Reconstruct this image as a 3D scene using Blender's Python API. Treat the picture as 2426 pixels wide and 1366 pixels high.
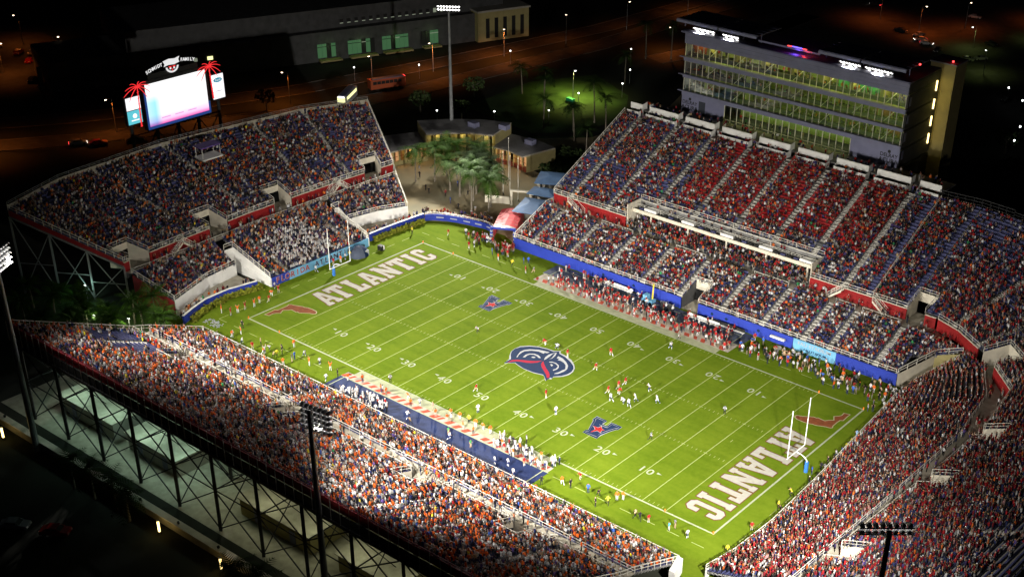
import bpy, bmesh, math, random
import numpy as np
from mathutils import Vector, Matrix
random.seed(7); RNG = np.random.default_rng(7)
D = bpy.data
for o in list(D.objects): D.objects.remove(o)
S = bpy.context.scene; COL = S.collection
PI = math.pi

# ------------------------------------------------------------------ camera
cam = D.cameras.new('camera'); cam.sensor_width = 36.0; cam.lens = 46.316
cam.shift_x = -0.08253; cam.shift_y = 0.10719; cam.clip_start = 1.0; cam.clip_end = 4000
co = D.objects.new('camera', cam); COL.objects.link(co)
co.location = (138.488, -167.150, 120.803); co.rotation_euler = (1.0360135, -0.0303802, 0.6613175)
S.camera = co
# ------------------------------------------------------------------ night sky
w = D.worlds.new('World'); S.world = w; w.use_nodes = True
nt = w.node_tree; bg = nt.nodes['Background']
bg.inputs[0].default_value = (0.010, 0.011, 0.018, 1); bg.inputs[1].default_value = 0.10
# ------------------------------------------------------------------ exposure
S.view_settings.view_transform = 'Standard'; S.view_settings.look = 'None'
S.view_settings.exposure = 0.0; S.view_settings.gamma = 1.0
S.view_settings.use_curve_mapping = False
S.cycles.use_denoising = True
S.cycles.max_bounces = 4; S.cycles.diffuse_bounces = 2; S.cycles.glossy_bounces = 2
S.cycles.transparent_max_bounces = 8; S.cycles.transmission_bounces = 2
S.cycles.sample_clamp_indirect = 4.0
# floodlight banks: position, aim, power, cone (the lamps hang on the towers and the press building roof built below)
TOWERS = {
    'near': ((24.5, -75.5, 31.5), (26, -16, 0)),
    'left': ((-43.5, -77.5, 34.5), (-10, 6, 0)),
    'far':  ((-91.8, 73.1, 36.3), (-30, 2, 0)),
    'end':  ((96.8, -60.4, 40.0), (42, 2, 0)),
}
SUNW = (1.0, 0.955, 0.86)
def spot(name, loc, aim, power, angle, blend=1.0, col=SUNW, radius=1.2):
    l = D.lights.new(name, 'SPOT'); l.energy = power; l.spot_size = math.radians(angle)
    l.spot_blend = blend; l.color = col; l.shadow_soft_size = radius
    o = D.objects.new(name, l); COL.objects.link(o); o.location = loc
    d = Vector(aim) - Vector(loc); o.rotation_euler = d.to_track_quat('-Z', 'Y').to_euler()
    return o
def toward(p, a, d):
    v = (Vector(a) - Vector(p)).normalized(); return tuple(Vector(p) + v * d)
FP = 3.75e5
BEAMS = {'near': ((-14, -4), (20, -8), (48, -3)), 'left': ((-46, -5), (-18, -8), (8, 2)), 'far': ((-44, 0), (-16, -6)), 'end': ((44, -4), (18, 4))}
WIDE = {'near': .40, 'left': .40, 'far': .20, 'end': .22}
for k, (p, a) in TOWERS.items():
    for bx, by in BEAMS[k]: spot('floodlight_beam', toward(p, (bx, by, 0), 1.7), (bx, by, 0), FP * (.68 if k == 'near' else 1.0), 54)
    spot('floodlight_spill', toward(p, a, 1.6), a, FP * WIDE[k], 116)
spot('floodlight_beam', toward(TOWERS['end'][0], (-40, 0, 0), 1.7), (-44, 0, 2), FP * 1.5, 42)
for x0, ax in ((-24.1, -44), (-16.7, -14), (13.4, 14), (19.8, 44)):
    p = (x0, 85.6, 40.7); spot('floodlight_beam', p, (ax, -4, 0), FP * 0.8, 58, col=(0.97, 0.95, 1.0))

# ------------------------------------------------------------------ materials
def mat(name, col, rough=0.7, var=0.0, scale=2.0, metal=0.0, emit=None, estr=0.0, spec=0.3, detail=3.0, col2=None, bump=0.0):
    m = D.materials.new(name); m.use_nodes = True; n = m.node_tree.nodes; l = m.node_tree.links
    b = n['Principled BSDF']; b.inputs['Base Color'].default_value = (*col, 1)
    b.inputs['Roughness'].default_value = rough; b.inputs['Metallic'].default_value = metal
    b.inputs['Specular IOR Level'].default_value = spec
    if var or col2:
        tc = n.new('ShaderNodeTexCoord'); ns = n.new('ShaderNodeTexNoise'); ns.inputs['Scale'].default_value = scale
        ns.inputs['Detail'].default_value = detail
        l.new(tc.outputs['Object'], ns.inputs['Vector'])
        rp = n.new('ShaderNodeValToRGB'); rp.color_ramp.elements[0].position = 0.3; rp.color_ramp.elements[1].position = 0.7
        c2 = col2 or tuple(min(1, c * (1 + var)) for c in col); c1 = col if col2 else tuple(c * (1 - var) for c in col)
        rp.color_ramp.elements[0].color = (*c1, 1); rp.color_ramp.elements[1].color = (*c2, 1)
        l.new(ns.outputs['Fac'], rp.inputs['Fac']); l.new(rp.outputs['Color'], b.inputs['Base Color'])
        if bump:
            bp = n.new('ShaderNodeBump'); bp.inputs['Strength'].default_value = bump; bp.inputs['Distance'].default_value = 0.05
            l.new(ns.outputs['Fac'], bp.inputs['Height']); l.new(bp.outputs['Normal'], b.inputs['Normal'])
    if emit:
        b.inputs['Emission Color'].default_value = (*emit, 1); b.inputs['Emission Strength'].default_value = estr
    return m
def colattr_mat(name, rough=0.8):
    m = D.materials.new(name); m.use_nodes = True; n = m.node_tree.nodes; l = m.node_tree.links
    b = n['Principled BSDF']; b.inputs['Roughness'].default_value = rough; b.inputs['Specular IOR Level'].default_value = 0.2
    a = n.new('ShaderNodeAttribute'); a.attribute_name = 'Col'; l.new(a.outputs['Color'], b.inputs['Base Color'])
    return m
def glass_mat(name, tint=(0.9, 1, 0.95), gloss=0.1):
    m = D.materials.new(name); m.use_nodes = True; n = m.node_tree.nodes; l = m.node_tree.links
    n.remove(n['Principled BSDF']); out = n['Material Output']
    t = n.new('ShaderNodeBsdfTransparent'); t.inputs[0].default_value = (*tint, 1)
    g = n.new('ShaderNodeBsdfGlossy'); g.inputs['Roughness'].default_value = 0.05
    mx = n.new('ShaderNodeMixShader'); mx.inputs[0].default_value = gloss
    l.new(t.outputs[0], mx.inputs[1]); l.new(g.outputs[0], mx.inputs[2]); l.new(mx.outputs[0], out.inputs[0])
    return m
M = {}
M['ground'] = mat('dark_ground', (0.018, 0.020, 0.014), 0.95, 0.4, 0.05)
M['lawn'] = mat('lawn_grass', (0.035, 0.065, 0.018), 0.95, 0.45, 0.15)
M['asphalt'] = mat('asphalt', (0.05, 0.048, 0.046), 0.9, 0.25, 0.4)
M['kerb'] = mat('kerb_concrete', (0.13, 0.12, 0.11), 0.9, 0.2, 1.0)
M['paving'] = mat('plaza_paving', (0.42, 0.33, 0.19), 0.9, 0.25, 0.12, col2=(0.27, 0.25, 0.17))
M['concrete'] = mat('concrete', (0.38, 0.35, 0.28), 0.9, 0.18, 0.8)
M['concrete_dark'] = mat('terrace_concrete', (0.20, 0.195, 0.19), 0.9, 0.25, 0.6)
M['step'] = mat('aisle_step', (0.50, 0.48, 0.44), 0.9, 0.15, 2.0)
M['nosing'] = mat('step_nosing', (0.75, 0.72, 0.66), 0.8)
M['cream'] = mat('painted_cream_wall', (0.62, 0.57, 0.47), 0.85, 0.10, 0.7)
M['white'] = mat('white_paint', (0.76, 0.75, 0.72), 0.6, 0.08, 0.6)
M['rail'] = mat('galvanised_rail', (0.66, 0.63, 0.56), 0.5, 0.1, 1.0, metal=0.1)
M['darksteel'] = mat('dark_steel', (0.035, 0.035, 0.038), 0.6, 0.3, 1.0, metal=0.3)
M['greysteel'] = mat('grey_steel', (0.25, 0.26, 0.27), 0.5, 0.15, 1.0, metal=0.4)
M['red'] = mat('red_wall_paint', (0.25, 0.008, 0.009), 0.7, 0.18, 0.5)
M['fascia'] = mat('crimson_fascia', (0.24, 0.015, 0.02), 0.7, 0.2, 0.5)
M['blue'] = mat('blue_wall_pad', (0.018, 0.038, 0.3), 0.6, 0.10, 0.4)
M['ltblue'] = mat('light_blue_banner', (0.14, 0.36, 0.56), 0.6, 0.25, 0.25)
M['seatblue'] = mat('blue_seat', (0.055, 0.06, 0.15), 0.55, 0.25, 0.5)
M['seatred'] = mat('red_seat', (0.26, 0.007, 0.010), 0.55, 0.2, 0.5)
M['matblue'] = mat('blue_tarp', (0.007, 0.015, 0.060), 0.75, 0.5, 0.45, col2=(0.018, 0.032, 0.105), bump=0.6)
M['matgrey'] = mat('grey_bench_mat', (0.055, 0.068, 0.105), 0.8, 0.2, 0.5)
M['strip'] = mat('sideline_strip', (0.3, 0.315, 0.2), 0.9, 0.16, 0.8)
M['stripered'] = mat('red_sideline_stripe', (0.38, 0.06, 0.03), 0.9, 0.35, 1.0)
M['boxwhite'] = mat('player_box_paint', (0.36, 0.32, 0.26), 0.95, 0.25, 0.8)
M['line'] = mat('field_line_paint', (0.3, 0.36, 0.11), 0.95, 0.12, 3.0)
M['number'] = mat('field_number_paint', (0.32, 0.35, 0.22), 0.95, 0.10, 2.0)
M['letter'] = mat('letter_paint', (0.36, 0.345, 0.3), 0.95, 0.10, 1.5)
M['letteredge'] = mat('letter_edge_paint', (0.13, 0.055, 0.016), 0.95, 0.2, 1.0)
M['brown'] = mat('map_paint', (0.17, 0.046, 0.012), 0.95, 0.2, 1.2)
M['tanline'] = mat('map_edge_paint', (0.34, 0.3, 0.16), 0.95)
M['navy'] = mat('navy_paint', (0.002, 0.016, 0.06), 0.9, 0.1, 1.0)
M['logowhite'] = mat('logo_white_paint', (0.34, 0.35, 0.37), 0.9)
M['logored'] = mat('logo_red_paint', (0.3, 0.004, 0.026), 0.9)
M['starred'] = mat('star_red_paint', (0.33, 0.004, 0.004), 0.9)
M['postpad'] = mat('goal_pad', (0.03, 0.15, 0.48), 0.7)
M['goal'] = mat('goal_post_white', (0.80, 0.80, 0.78), 0.4)
M['orange'] = mat('orange_plastic', (0.80, 0.20, 0.02), 0.6)
M['black'] = mat('black_plastic', (0.015, 0.015, 0.016), 0.6)
M['hedge'] = mat('hedge_leaf', (0.15, 0.16, 0.012), 0.9, 0.4, 1.5)
M['trunk'] = mat('palm_trunk', (0.19, 0.165, 0.13), 0.9, 0.25, 3.0)
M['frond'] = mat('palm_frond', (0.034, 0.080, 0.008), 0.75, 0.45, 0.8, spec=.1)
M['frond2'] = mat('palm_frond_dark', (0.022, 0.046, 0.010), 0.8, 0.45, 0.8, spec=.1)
M['leaf'] = mat('tree_leaf', (0.035, 0.06, 0.015), 0.8, 0.5, 0.7)
M['panel'] = mat('press_metal_panel', (0.19, 0.195, 0.30), 0.55, 0.10, 0.5, metal=0.15)
M['stucco'] = mat('stucco', (0.36, 0.34, 0.30), 0.9, 0.1, 0.6)
M['lanepaint'] = mat('worn_lane_paint', (0.12, 0.12, 0.11), 0.9)
M['stuccoy'] = mat('yellow_stucco', (0.34, 0.29, 0.13), 0.9, 0.1, 0.6)
M['roof'] = mat('roof_membrane', (0.24, 0.235, 0.24), 0.7, 0.15, 0.6)
M['darkwall'] = mat('dark_wall', (0.06, 0.06, 0.062), 0.8, 0.2, 0.5)
M['interior'] = mat('interior_wall', (0.42, 0.42, 0.20), 0.9, 0.3, 0.3, col2=(0.30, 0.38, 0.16))
M['carpet'] = mat('carpet', (0.04, 0.045, 0.06), 0.95)
M['wood'] = mat('red_wood', (0.20, 0.04, 0.02), 0.6, 0.3, 1.0)
M['glass'] = glass_mat('window_glass', (0.92, 0.98, 0.9), 0.08)
M['kiosk'] = mat('blue_canopy', (0.10, 0.19, 0.36), 0.6, 0.15, 0.6)
M['tunnelred'] = mat('red_inflatable', (0.62, 0.07, 0.08), 0.6, 0.12, 0.5)
M['crowd'] = colattr_mat('clothing')
def emat(name, col, s): return mat(name, (0.02, 0.02, 0.02), 0.6, emit=col, estr=s)
M['lamp'] = emat('floodlight_lens', (1.0, 0.98, 0.95), 6.0)
M['sodium'] = emat('sodium_lamp', (1.0, 0.75, 0.5), 7.0)
M['whitelamp'] = emat('white_lamp', (0.95, 1.0, 0.95), 7.0)
M['warmlamp'] = emat('warm_lamp', (1.0, 0.72, 0.25), 5.0)
M['ceil'] = emat('ceiling_light', (0.95, 0.95, 0.40), 1.6)
M['redlamp'] = emat('red_lamp', (1.0, 0.05, 0.05), 5.0)
M['bluelamp'] = emat('blue_lamp', (0.15, 0.1, 1.0), 4.0)
M['neon'] = emat('red_neon', (1.0, 0.03, 0.035), 1.1)
M['signwhite'] = emat('sign_white', (0.9, 0.9, 0.9), 0.9)
M['screen'] = emat('led_screen_white', (0.98, 0.96, 1.0), 1.25)
M['cyan'] = emat('led_cyan', (0.13, 0.66, 0.78), 0.9)
M['blueglow'] = emat('led_blue', (0.02, 0.08, 0.35), 0.6)
M['headlamp'] = emat('head_lamp', (1.0, 0.95, 0.85), 5.0)
M['warmroom'] = emat('lit_room', (1.0, 0.50, 0.20), 0.55)
M['greenroom'] = emat('lit_green_room', (0.12, 0.34, 0.14), 0.30)
M['dimwin'] = emat('dim_window', (0.55, 0.62, 0.45), 0.35)
# turf: mown bands and worn patches are the grass's own colour
def turf():
    m = D.materials.new('turf_grass'); m.use_nodes = True; n = m.node_tree.nodes; l = m.node_tree.links
    b = n['Principled BSDF']; b.inputs['Roughness'].default_value = 0.95; b.inputs['Specular IOR Level'].default_value = 0.04
    tc = n.new('ShaderNodeTexCoord'); sep = n.new('ShaderNodeSeparateXYZ'); l.new(tc.outputs['Object'], sep.inputs[0])
    def mth(op, a, bb=None, v=None):
        k = n.new('ShaderNodeMath'); k.operation = op; l.new(a, k.inputs[0])
        if bb is not None: l.new(bb, k.inputs[1])
        elif v is not None: k.inputs[1].default_value = v
        return k.outputs[0]
    st = mth('SINE', mth('MULTIPLY', sep.outputs[0], v=PI / 4.572)); st = mth('MULTIPLY', st, v=0.06)
    n1 = n.new('ShaderNodeTexNoise'); n1.inputs['Scale'].default_value = 0.09; n1.inputs['Detail'].default_value = 5
    n2 = n.new('ShaderNodeTexNoise'); n2.inputs['Scale'].default_value = 1.3; n2.inputs['Detail'].default_value = 4
    n3 = n.new('ShaderNodeTexNoise'); n3.inputs['Scale'].default_value = 14; n3.inputs['Detail'].default_value = 2
    for q in (n1, n2, n3): l.new(tc.outputs['Object'], q.inputs['Vector'])
    a = mth('ADD', mth('MULTIPLY', n1.outputs[0], v=0.9), mth('MULTIPLY', n2.outputs[0], v=0.5))
    a = mth('ADD', a, mth('MULTIPLY', n3.outputs[0], v=0.35)); a = mth('ADD', a, st)
    mp = n.new('ShaderNodeMapping'); mp.inputs['Scale'].default_value = (0.05, 0.6, 1); l.new(tc.outputs['Object'], mp.inputs['Vector'])
    n4 = n.new('ShaderNodeTexNoise'); n4.inputs['Scale'].default_value = 1.0; n4.inputs['Detail'].default_value = 6; l.new(mp.outputs[0], n4.inputs['Vector'])
    a = mth('ADD', a, mth('MULTIPLY', n4.outputs[0], v=0.7)); a = mth('SUBTRACT', a, v=0.73)
    rp = n.new('ShaderNodeValToRGB'); e = rp.color_ramp.elements
    e[0].position = 0.15; e[0].color = (0.074, 0.123, 0.005, 1); e[1].position = 0.85; e[1].color = (0.130, 0.182, 0.012, 1)
    l.new(a, rp.inputs[0]); l.new(rp.outputs[0], b.inputs['Base Color'])
    bp = n.new('ShaderNodeBump'); bp.inputs['Strength'].default_value = 0.5; bp.inputs['Distance'].default_value = 0.03
    l.new(n3.outputs[0], bp.inputs['Height']); l.new(bp.outputs[0], b.inputs['Normal'])
    return m
M['turf'] = turf()

# ------------------------------------------------------------------ helpers
def props(o, label=None, cat=None, group=None, kind=None):
    if label: o['label'] = label
    if cat: o['category'] = cat
    if group: o['group'] = group
    if kind: o['kind'] = kind
    return o
def link(name, me, parent=None, **k):
    o = D.objects.new(name, me); COL.objects.link(o)
    if parent is not None: o.parent = parent
    return props(o, **k)
def empty(name, loc=(0, 0, 0), rz=0.0, **k):
    o = D.objects.new(name, None); COL.objects.link(o); o.location = loc; o.rotation_euler = (0, 0, rz); o.empty_display_size = 0.5
    return props(o, **k)
def copy_tree(o, parent=None):
    c = o.copy(); COL.objects.link(c)
    if parent is not None: c.parent = parent
    for ch in list(o.children): copy_tree(ch, c)
    return c
class MB:
    def __init__(s): s.v = []; s.f = []; s.m = []; s.mats = []
    def mi(s, m):
        if m not in s.mats: s.mats.append(m)
        return s.mats.index(m)
    def poly(s, pts, m):
        b = len(s.v); s.v += [tuple(p) for p in pts]; s.f.append(tuple(range(b, b + len(pts)))); s.m.append(s.mi(m)); return s
    def box(s, c, d, m, rz=0.0, ax=None):
        x, y, z = d[0] / 2, d[1] / 2, d[2] / 2; b = len(s.v); cs, sn = math.cos(rz), math.sin(rz)
        for (i, j, k) in ((-1,-1,-1),(1,-1,-1),(1,1,-1),(-1,1,-1),(-1,-1,1),(1,-1,1),(1,1,1),(-1,1,1)):
            px, py = i * x, j * y
            s.v.append((c[0] + px * cs - py * sn, c[1] + px * sn + py * cs, c[2] + k * z))
        k = s.mi(m)
        for f in ((0,3,2,1),(4,5,6,7),(0,1,5,4),(1,2,6,5),(2,3,7,6),(3,0,4,7)):
            s.f.append(tuple(b + q for q in f)); s.m.append(k)
        return s
    def bar(s, p, q, r, m, n=4, r2=None, caps=True):
        p = Vector(p); q = Vector(q); d = q - p
        if d.length < 1e-6: return s
        d.normalize(); a = d.orthogonal().normalized() if abs(d.z) > 0.99 else d.cross(Vector((0, 0, 1))).normalized(); c = d.cross(a)
        b = len(s.v); r2 = r if r2 is None else r2; k = s.mi(m)
        for (o, rr) in ((p, r), (q, r2)):
            for i in range(n):
                t = 2 * PI * (i + 0.5) / n; s.v.append(tuple(o + a * (rr * math.cos(t)) + c * (rr * math.sin(t))))
        for i in range(n):
            j = (i + 1) % n; s.f.append((b + i, b + j, b + n + j, b + n + i)); s.m.append(k)
        if caps:
            s.f.append(tuple(b + n - 1 - i for i in range(n))); s.m.append(k); s.f.append(tuple(b + n + i for i in range(n))); s.m.append(k)
        return s
    def tube(s, pts, rs, m, n=6):
        for i in range(len(pts) - 1):
            s.bar(pts[i], pts[i + 1], rs[i] if hasattr(rs, '__len__') else rs, m, n, rs[i + 1] if hasattr(rs, '__len__') else rs, caps=True)
        return s
    def prism(s, pts, z0, z1, m, mt=None):
        n = len(pts); b = len(s.v); s.v += [(p[0], p[1], z0) for p in pts] + [(p[0], p[1], z1) for p in pts]
        k = s.mi(m); kt = s.mi(mt or m)
        for i in range(n):
            j = (i + 1) % n; s.f.append((b + i, b + j, b + n + j, b + n + i)); s.m.append(k)
        s.f.append(tuple(b + n + i for i in range(n))); s.m.append(kt); s.f.append(tuple(b + n - 1 - i for i in range(n))); s.m.append(k)
        return s
    def strip(s, a, b, m):       # quads between two 3-D polylines
        for i in range(len(a) - 1): s.poly((a[i], a[i + 1], b[i + 1], b[i]), m)
        return s
    def me(s, name):
        me = D.meshes.new(name); me.from_pydata(s.v, [], s.f)
        for m in s.mats: me.materials.append(m)
        if len(s.mats) > 1: me.polygons.foreach_set('material_index', s.m)
        me.update(); return me
    def build(s, name, parent=None, **k):
        return link(name, s.me(name), parent, **k)
def railing(mb, pts, m, h=1.0, r=0.055, post=2.2, mid=1):
    for i in range(len(pts) - 1):
        p = Vector(pts[i]); q = Vector(pts[i + 1]); u = Vector((0, 0, h)); L = (q - p).length
        mb.bar(p + u, q + u, r, m, caps=False)
        for k in range(mid): mb.bar(p + u * ((k + 1) / (mid + 1)), q + u * ((k + 1) / (mid + 1)), r * 0.7, m, caps=False)
        n = max(1, int(round(L / post)))
        for k in range(n + (1 if i == len(pts) - 2 else 0)):
            a = p.lerp(q, k / n); mb.bar(a, a + u, r * 0.85, m, caps=False)
    return mb
def curve_mesh(splines, offset=0.0, z=0.0):   # flat filled shape from closed outlines (holes allowed)
    c = D.curves.new('shape', 'CURVE'); c.dimensions = '2D'; c.fill_mode = 'BOTH'; c.offset = offset
    for pts in splines:
        sp = c.splines.new('POLY'); sp.points.add(len(pts) - 1); sp.use_cyclic_u = True
        for i, p in enumerate(pts): sp.points[i].co = (p[0], p[1], 0, 1)
    o = D.objects.new('shape', c); me = D.meshes.new_from_object(o); D.objects.remove(o); D.curves.remove(c)
    if z: me.transform(Matrix.Translation((0, 0, z)))
    return me
def text_mesh(body, size, offset=0.0, extrude=0.0):
    c = D.curves.new('txt', 'FONT'); c.body = body; c.size = size; c.offset = offset; c.extrude = extrude
    c.align_x = 'CENTER'; c.align_y = 'CENTER'; c.resolution_u = 3
    o = D.objects.new('txt', c); me = D.meshes.new_from_object(o); D.objects.remove(o); D.curves.remove(c)
    return me
def frame(loc, xa, ya):
    xa = Vector(xa).normalized(); ya = Vector(ya).normalized(); za = xa.cross(ya)
    m = Matrix((xa, ya, za)).transposed().to_4x4(); m.translation = Vector(loc); return m
def put_text(name, body, size, mt, loc, xa, ya, parent, offset=0.0, extrude=0.02, sx=1.0, **k):
    me = text_mesh(body, size, offset, extrude)
    if sx != 1.0: me.transform(Matrix.Scale(sx, 4, (1, 0, 0)))
    me.transform(frame(loc, xa, ya)); me.materials.clear(); me.materials.append(mt)
    return link(name, me, parent, **k)
# ================================================================== setting: ground, roads, plaza
MB().poly([(-900, -700, -0.06), (900, -700, -0.06), (900, 1200, -0.06), (-900, 1200, -0.06)], M['ground']).build('ground', kind='structure')
def sheet(name, pts, z, m, **k):
    return MB().poly([(p[0], p[1], z) for p in pts], M[m]).build(name, kind='structure', **k)
sheet('turf', [(-67, -36.2), (62.5, -36.2), (62.5, 36.0), (-36, 36.0), (-44, 39.5), (-50, 39.2), (-58, 37.2), (-62.8, 34), (-67, 28)], 0.0, 'turf')
plz = [(-62.8, 34), (-58, 37.2), (-50, 39.2), (-44, 39.5), (-37.8, 36.2), (-38, 50), (-47, 52), (-52, 58), (-62, 74), (-78, 78), (-95, 64), (-97, 52), (-80, 40), (-68, 31)]
sheet('plaza', plz, -0.02, 'paving')
# roads behind the far stand (dual carriageway) with kerbs and lane marks
def road(name, pts, wd, m='asphalt', z=-0.03):
    mb = MB(); P = [Vector((p[0], p[1], 0)) for p in pts]; Lf = []; Rt = []
    for i, p in enumerate(P):
        d = (P[min(i + 1, len(P) - 1)] - P[max(i - 1, 0)]).normalized(); nrm = Vector((-d.y, d.x, 0))
        Lf.append(p + nrm * wd / 2); Rt.append(p - nrm * wd / 2)
    mb.strip([(a.x, a.y, z) for a in Rt], [(a.x, a.y, z) for a in Lf], M[m])
    r = mb.build(name, kind='structure'); kb = MB()
    for side in (Lf, Rt):
        for i in range(len(side) - 1):
            a, b = side[i], side[i + 1]; kb.bar((a.x, a.y, 0.0), (b.x, b.y, 0.0), 0.10, M['kerb'])
    kb.build('kerb', r); mk = MB()
    for i in range(len(P) - 1):
        L = (P[i + 1] - P[i]).length; n = int(L // 9)
        d = (P[i + 1] - P[i]).normalized(); nn = Vector((-d.y, d.x, 0)) * 0.08
        for k in range(n):
            a = P[i] + d * (k * 9); b = a + d * 3
            mk.poly([(q.x, q.y, z + .006) for q in (a - nn, b - nn, b + nn, a + nn)], M['lanepaint'])
    mk.build('lane_marking', r); return r
road('road', [(-230, -90), (-184, -14), (-166, 14), (-152, 44), (-141.5, 66), (-134, 95), (-129, 130), (-123, 175), (-122, 235), (-118, 330)], 8.5)
road('road', [(-250, -80), (-200, -6), (-182, 22), (-168, 52), (-158, 78), (-149.5, 115), (-142, 152), (-135, 195), (-131, 260), (-127, 340)], 8.5)
road('access_road', [(-100, 175), (-96, 190), (-92, 215), (-92, 260)], 9)
sheet('lawn', [(-112, 100), (-84, 96), (-76, 104), (-72, 122), (-84, 140), (-104, 150), (-114, 130)], -0.04, 'lawn')
sheet('lawn', [(-84, 92), (-74, 84), (-60, 72), (-52, 78), (-58, 92), (-72, 104)], -0.035, 'lawn')
sheet('garden_bed', [(-88, -56), (-70, -56), (-56, -40), (-60, -34), (-67, -32), (-78, -37), (-98, -48)], -0.03, 'lawn')
sheet('parking_lot', [(-290, 40), (-262, 62), (-198, 48), (-192, 30), (-215, 14), (-270, 10)], -0.03, 'asphalt')
sheet('parking_lot', [(-105, 238), (0, 190), (40, 180), (60, 330), (-90, 390)], -0.03, 'asphalt')
sheet('path', [(-78, 84), (-62, 100), (-58, 130), (-70, 160), (-76, 160), (-66, 130), (-70, 104), (-84, 90)], -0.025, 'paving')
sheet('service_pavement', [(-62, -72.9), (70, -72.9), (70, -50), (-62, -50)], -0.02, 'concrete')
# ================================================================== playing field markings
FX, FY = 54.864, 24.384; YD = 0.9144
fld = MB().poly([(-FX, -FY, 0.004), (FX, -FY, 0.004), (FX, FY, 0.004), (-FX, FY, 0.004)], M['turf']).build('playing_field', kind='structure')
def rect(name, x0, y0, x1, y1, z, m, parent=fld):
    return MB().poly([(x0, y0, z), (x1, y0, z), (x1, y1, z), (x0, y1, z)], M[m]).build(name, parent)
for x in (-FX, FX): rect('end_line', x - 0.16, -FY - .16, x + 0.16, FY + .16, 0.008, 'number')
for y in (-FY, FY): rect('side_line', -FX + .16, y - 0.16, FX - .16, y + 0.16, 0.0085, 'number')
for k in range(-10, 11):
    rect('yard_line', k * 5 * YD - 0.07, -FY + .16, k * 5 * YD + 0.07, FY - .16, 0.0095, 'line')
mb = MB()
for k in range(-50, 51):
    if k % 5 == 0: continue
    x = k * YD
    for y in (-6.1, 6.1, -FY + .75, FY - .75):
        mb.poly([(x - .05, y - .28, .0095), (x + .05, y - .28, .0095), (x + .05, y + .28, .0095), (x - .05, y + .28, .0095)], M['line'])
for k in range(-45, 46, 5):
    for y in (-6.1, 6.1):
        x = k * YD; mb.poly([(x - .4, y - .06, .012), (x + .4, y - .06, .012), (x + .4, y + .06, .012), (x - .4, y + .06, .012)], M['line'])
for x in (-48.5 + 5.5 - .6, 43.0 - .6):
    mb.poly([(x, -.4, .012), (x + .12, -.4, .012), (x + .12, .4, .012), (x, .4, .012)], M['line'])
mb.build('hash_marks', fld, kind='stuff')
for k in range(-40, 41, 10):
    n = 50 - abs(k); x = k * YD
    for sg in (-1, 1):
        y = sg * (FY - 7.45)
        put_text('yard_number', str(n)[0] + ' ' + str(n)[1] if False else str(n)[0], 2.25, M['number'], (x - 0.82, y, .014) if sg < 0 else (x + 0.82, y, .014), (1, 0, 0) if sg < 0 else (-1, 0, 0), (0, 1, 0) if sg < 0 else (0, -1, 0), fld, 0.03, 0, 1.15)
        put_text('yard_number', '0', 2.25, M['number'], (x + 0.82, y, .014) if sg < 0 else (x - 0.82, y, .014), (1, 0, 0) if sg < 0 else (-1, 0, 0), (0, 1, 0) if sg < 0 else (0, -1, 0), fld, 0.03, 0, 1.15)
        if k:
            s = 1 if k > 0 else -1; xa = x + s * 1.9; ya = y + (0.55 if sg < 0 else -0.55)
            MB().poly([(xa, ya - .28, .014), (xa + s * .95, ya, .014), (xa, ya + .28, .014)][::s], M['number']).build('direction_arrow', fld)
# dashed restraining line round the field
mb = MB()
def dash(a, b):
    a = Vector((*a, 0.006)); b = Vector((*b, 0.006)); d = (b - a); L = d.length; d.normalize(); n = Vector((-d.y, d.x, 0)) * .07
    k = 0.0
    while k < L - 2.2:
        p = a + d * k; q = p + d * 2.3; mb.poly((p - n, q - n, q + n, p + n), M['line']); k += 4.57
dash((-59, -28.3), (-25, -28.3)); dash((26, -28.3), (59, -28.3)); dash((-59, 28.3), (-26, 28.3)); dash((26, 28.3), (59, 28.3))
dash((-59, -28.3), (-59, 28.3)); dash((59, -28.3), (59, 28.3))
mb.build('restraining_dashes', fld, kind='stuff')
# end zone lettering: slab letters (u along the reading direction, v up)
GL = {
 'A': (3.85, [[(0,0),(1.55,0),(1.55,1.0),(1.22,1.0),(1.36,1.75),(2.49,1.75),(2.63,1.0),(2.3,1.0),(2.3,0),(3.85,0),(3.85,1.0),(3.62,1.0),(2.65,6.5),(1.2,6.5),(.23,1.0),(0,1.0)], [(1.55,2.75),(1.93,4.9),(2.30,2.75)]]),
 'T': (3.75, [[(1.0,0),(2.75,0),(2.75,1.0),(2.5,1.0),(2.5,5.3),(2.95,5.3),(2.95,4.3),(3.75,4.3),(3.75,6.5),(0,6.5),(0,4.3),(.8,4.3),(.8,5.3),(1.25,5.3),(1.25,1.0),(1.0,1.0)]]),
 'L': (3.2, [[(0,0),(3.2,0),(3.2,2.4),(2.3,2.4),(2.3,1.15),(1.65,1.15),(1.65,5.5),(1.95,5.5),(1.95,6.5),(0,6.5),(0,5.5),(.35,5.5),(.35,1.0),(0,1.0)]]),
 'N': (4.1, [[(0,0),(1.45,0),(1.45,1.0),(1.15,1.0),(1.15,3.6),(2.6,0),(3.75,0),(3.75,5.5),(4.1,5.5),(4.1,6.5),(2.6,6.5),(2.6,5.5),(2.85,5.5),(2.85,3.0),(1.35,6.5),(0,6.5),(0,5.5),(.3,5.5),(.3,1.0),(0,1.0)]]),
 'I': (1.75, [[(0,0),(1.75,0),(1.75,1.0),(1.45,1.0),(1.45,5.5),(1.75,5.5),(1.75,6.5),(0,6.5),(0,5.5),(.3,5.5),(.3,1.0),(0,1.0)]]),
 'C': (2.75, [[(.7,0),(2.0,0),(2.75,.75),(2.75,2.4),(1.75,2.4),(1.75,1.15),(1.15,1.15),(1.0,1.4),(1.0,5.1),(1.15,5.35),(1.75,5.35),(1.75,4.2),(2.75,4.2),(2.75,5.8),(2.0,6.5),(.7,6.5),(0,5.8),(0,.75)]]),
}
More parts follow.
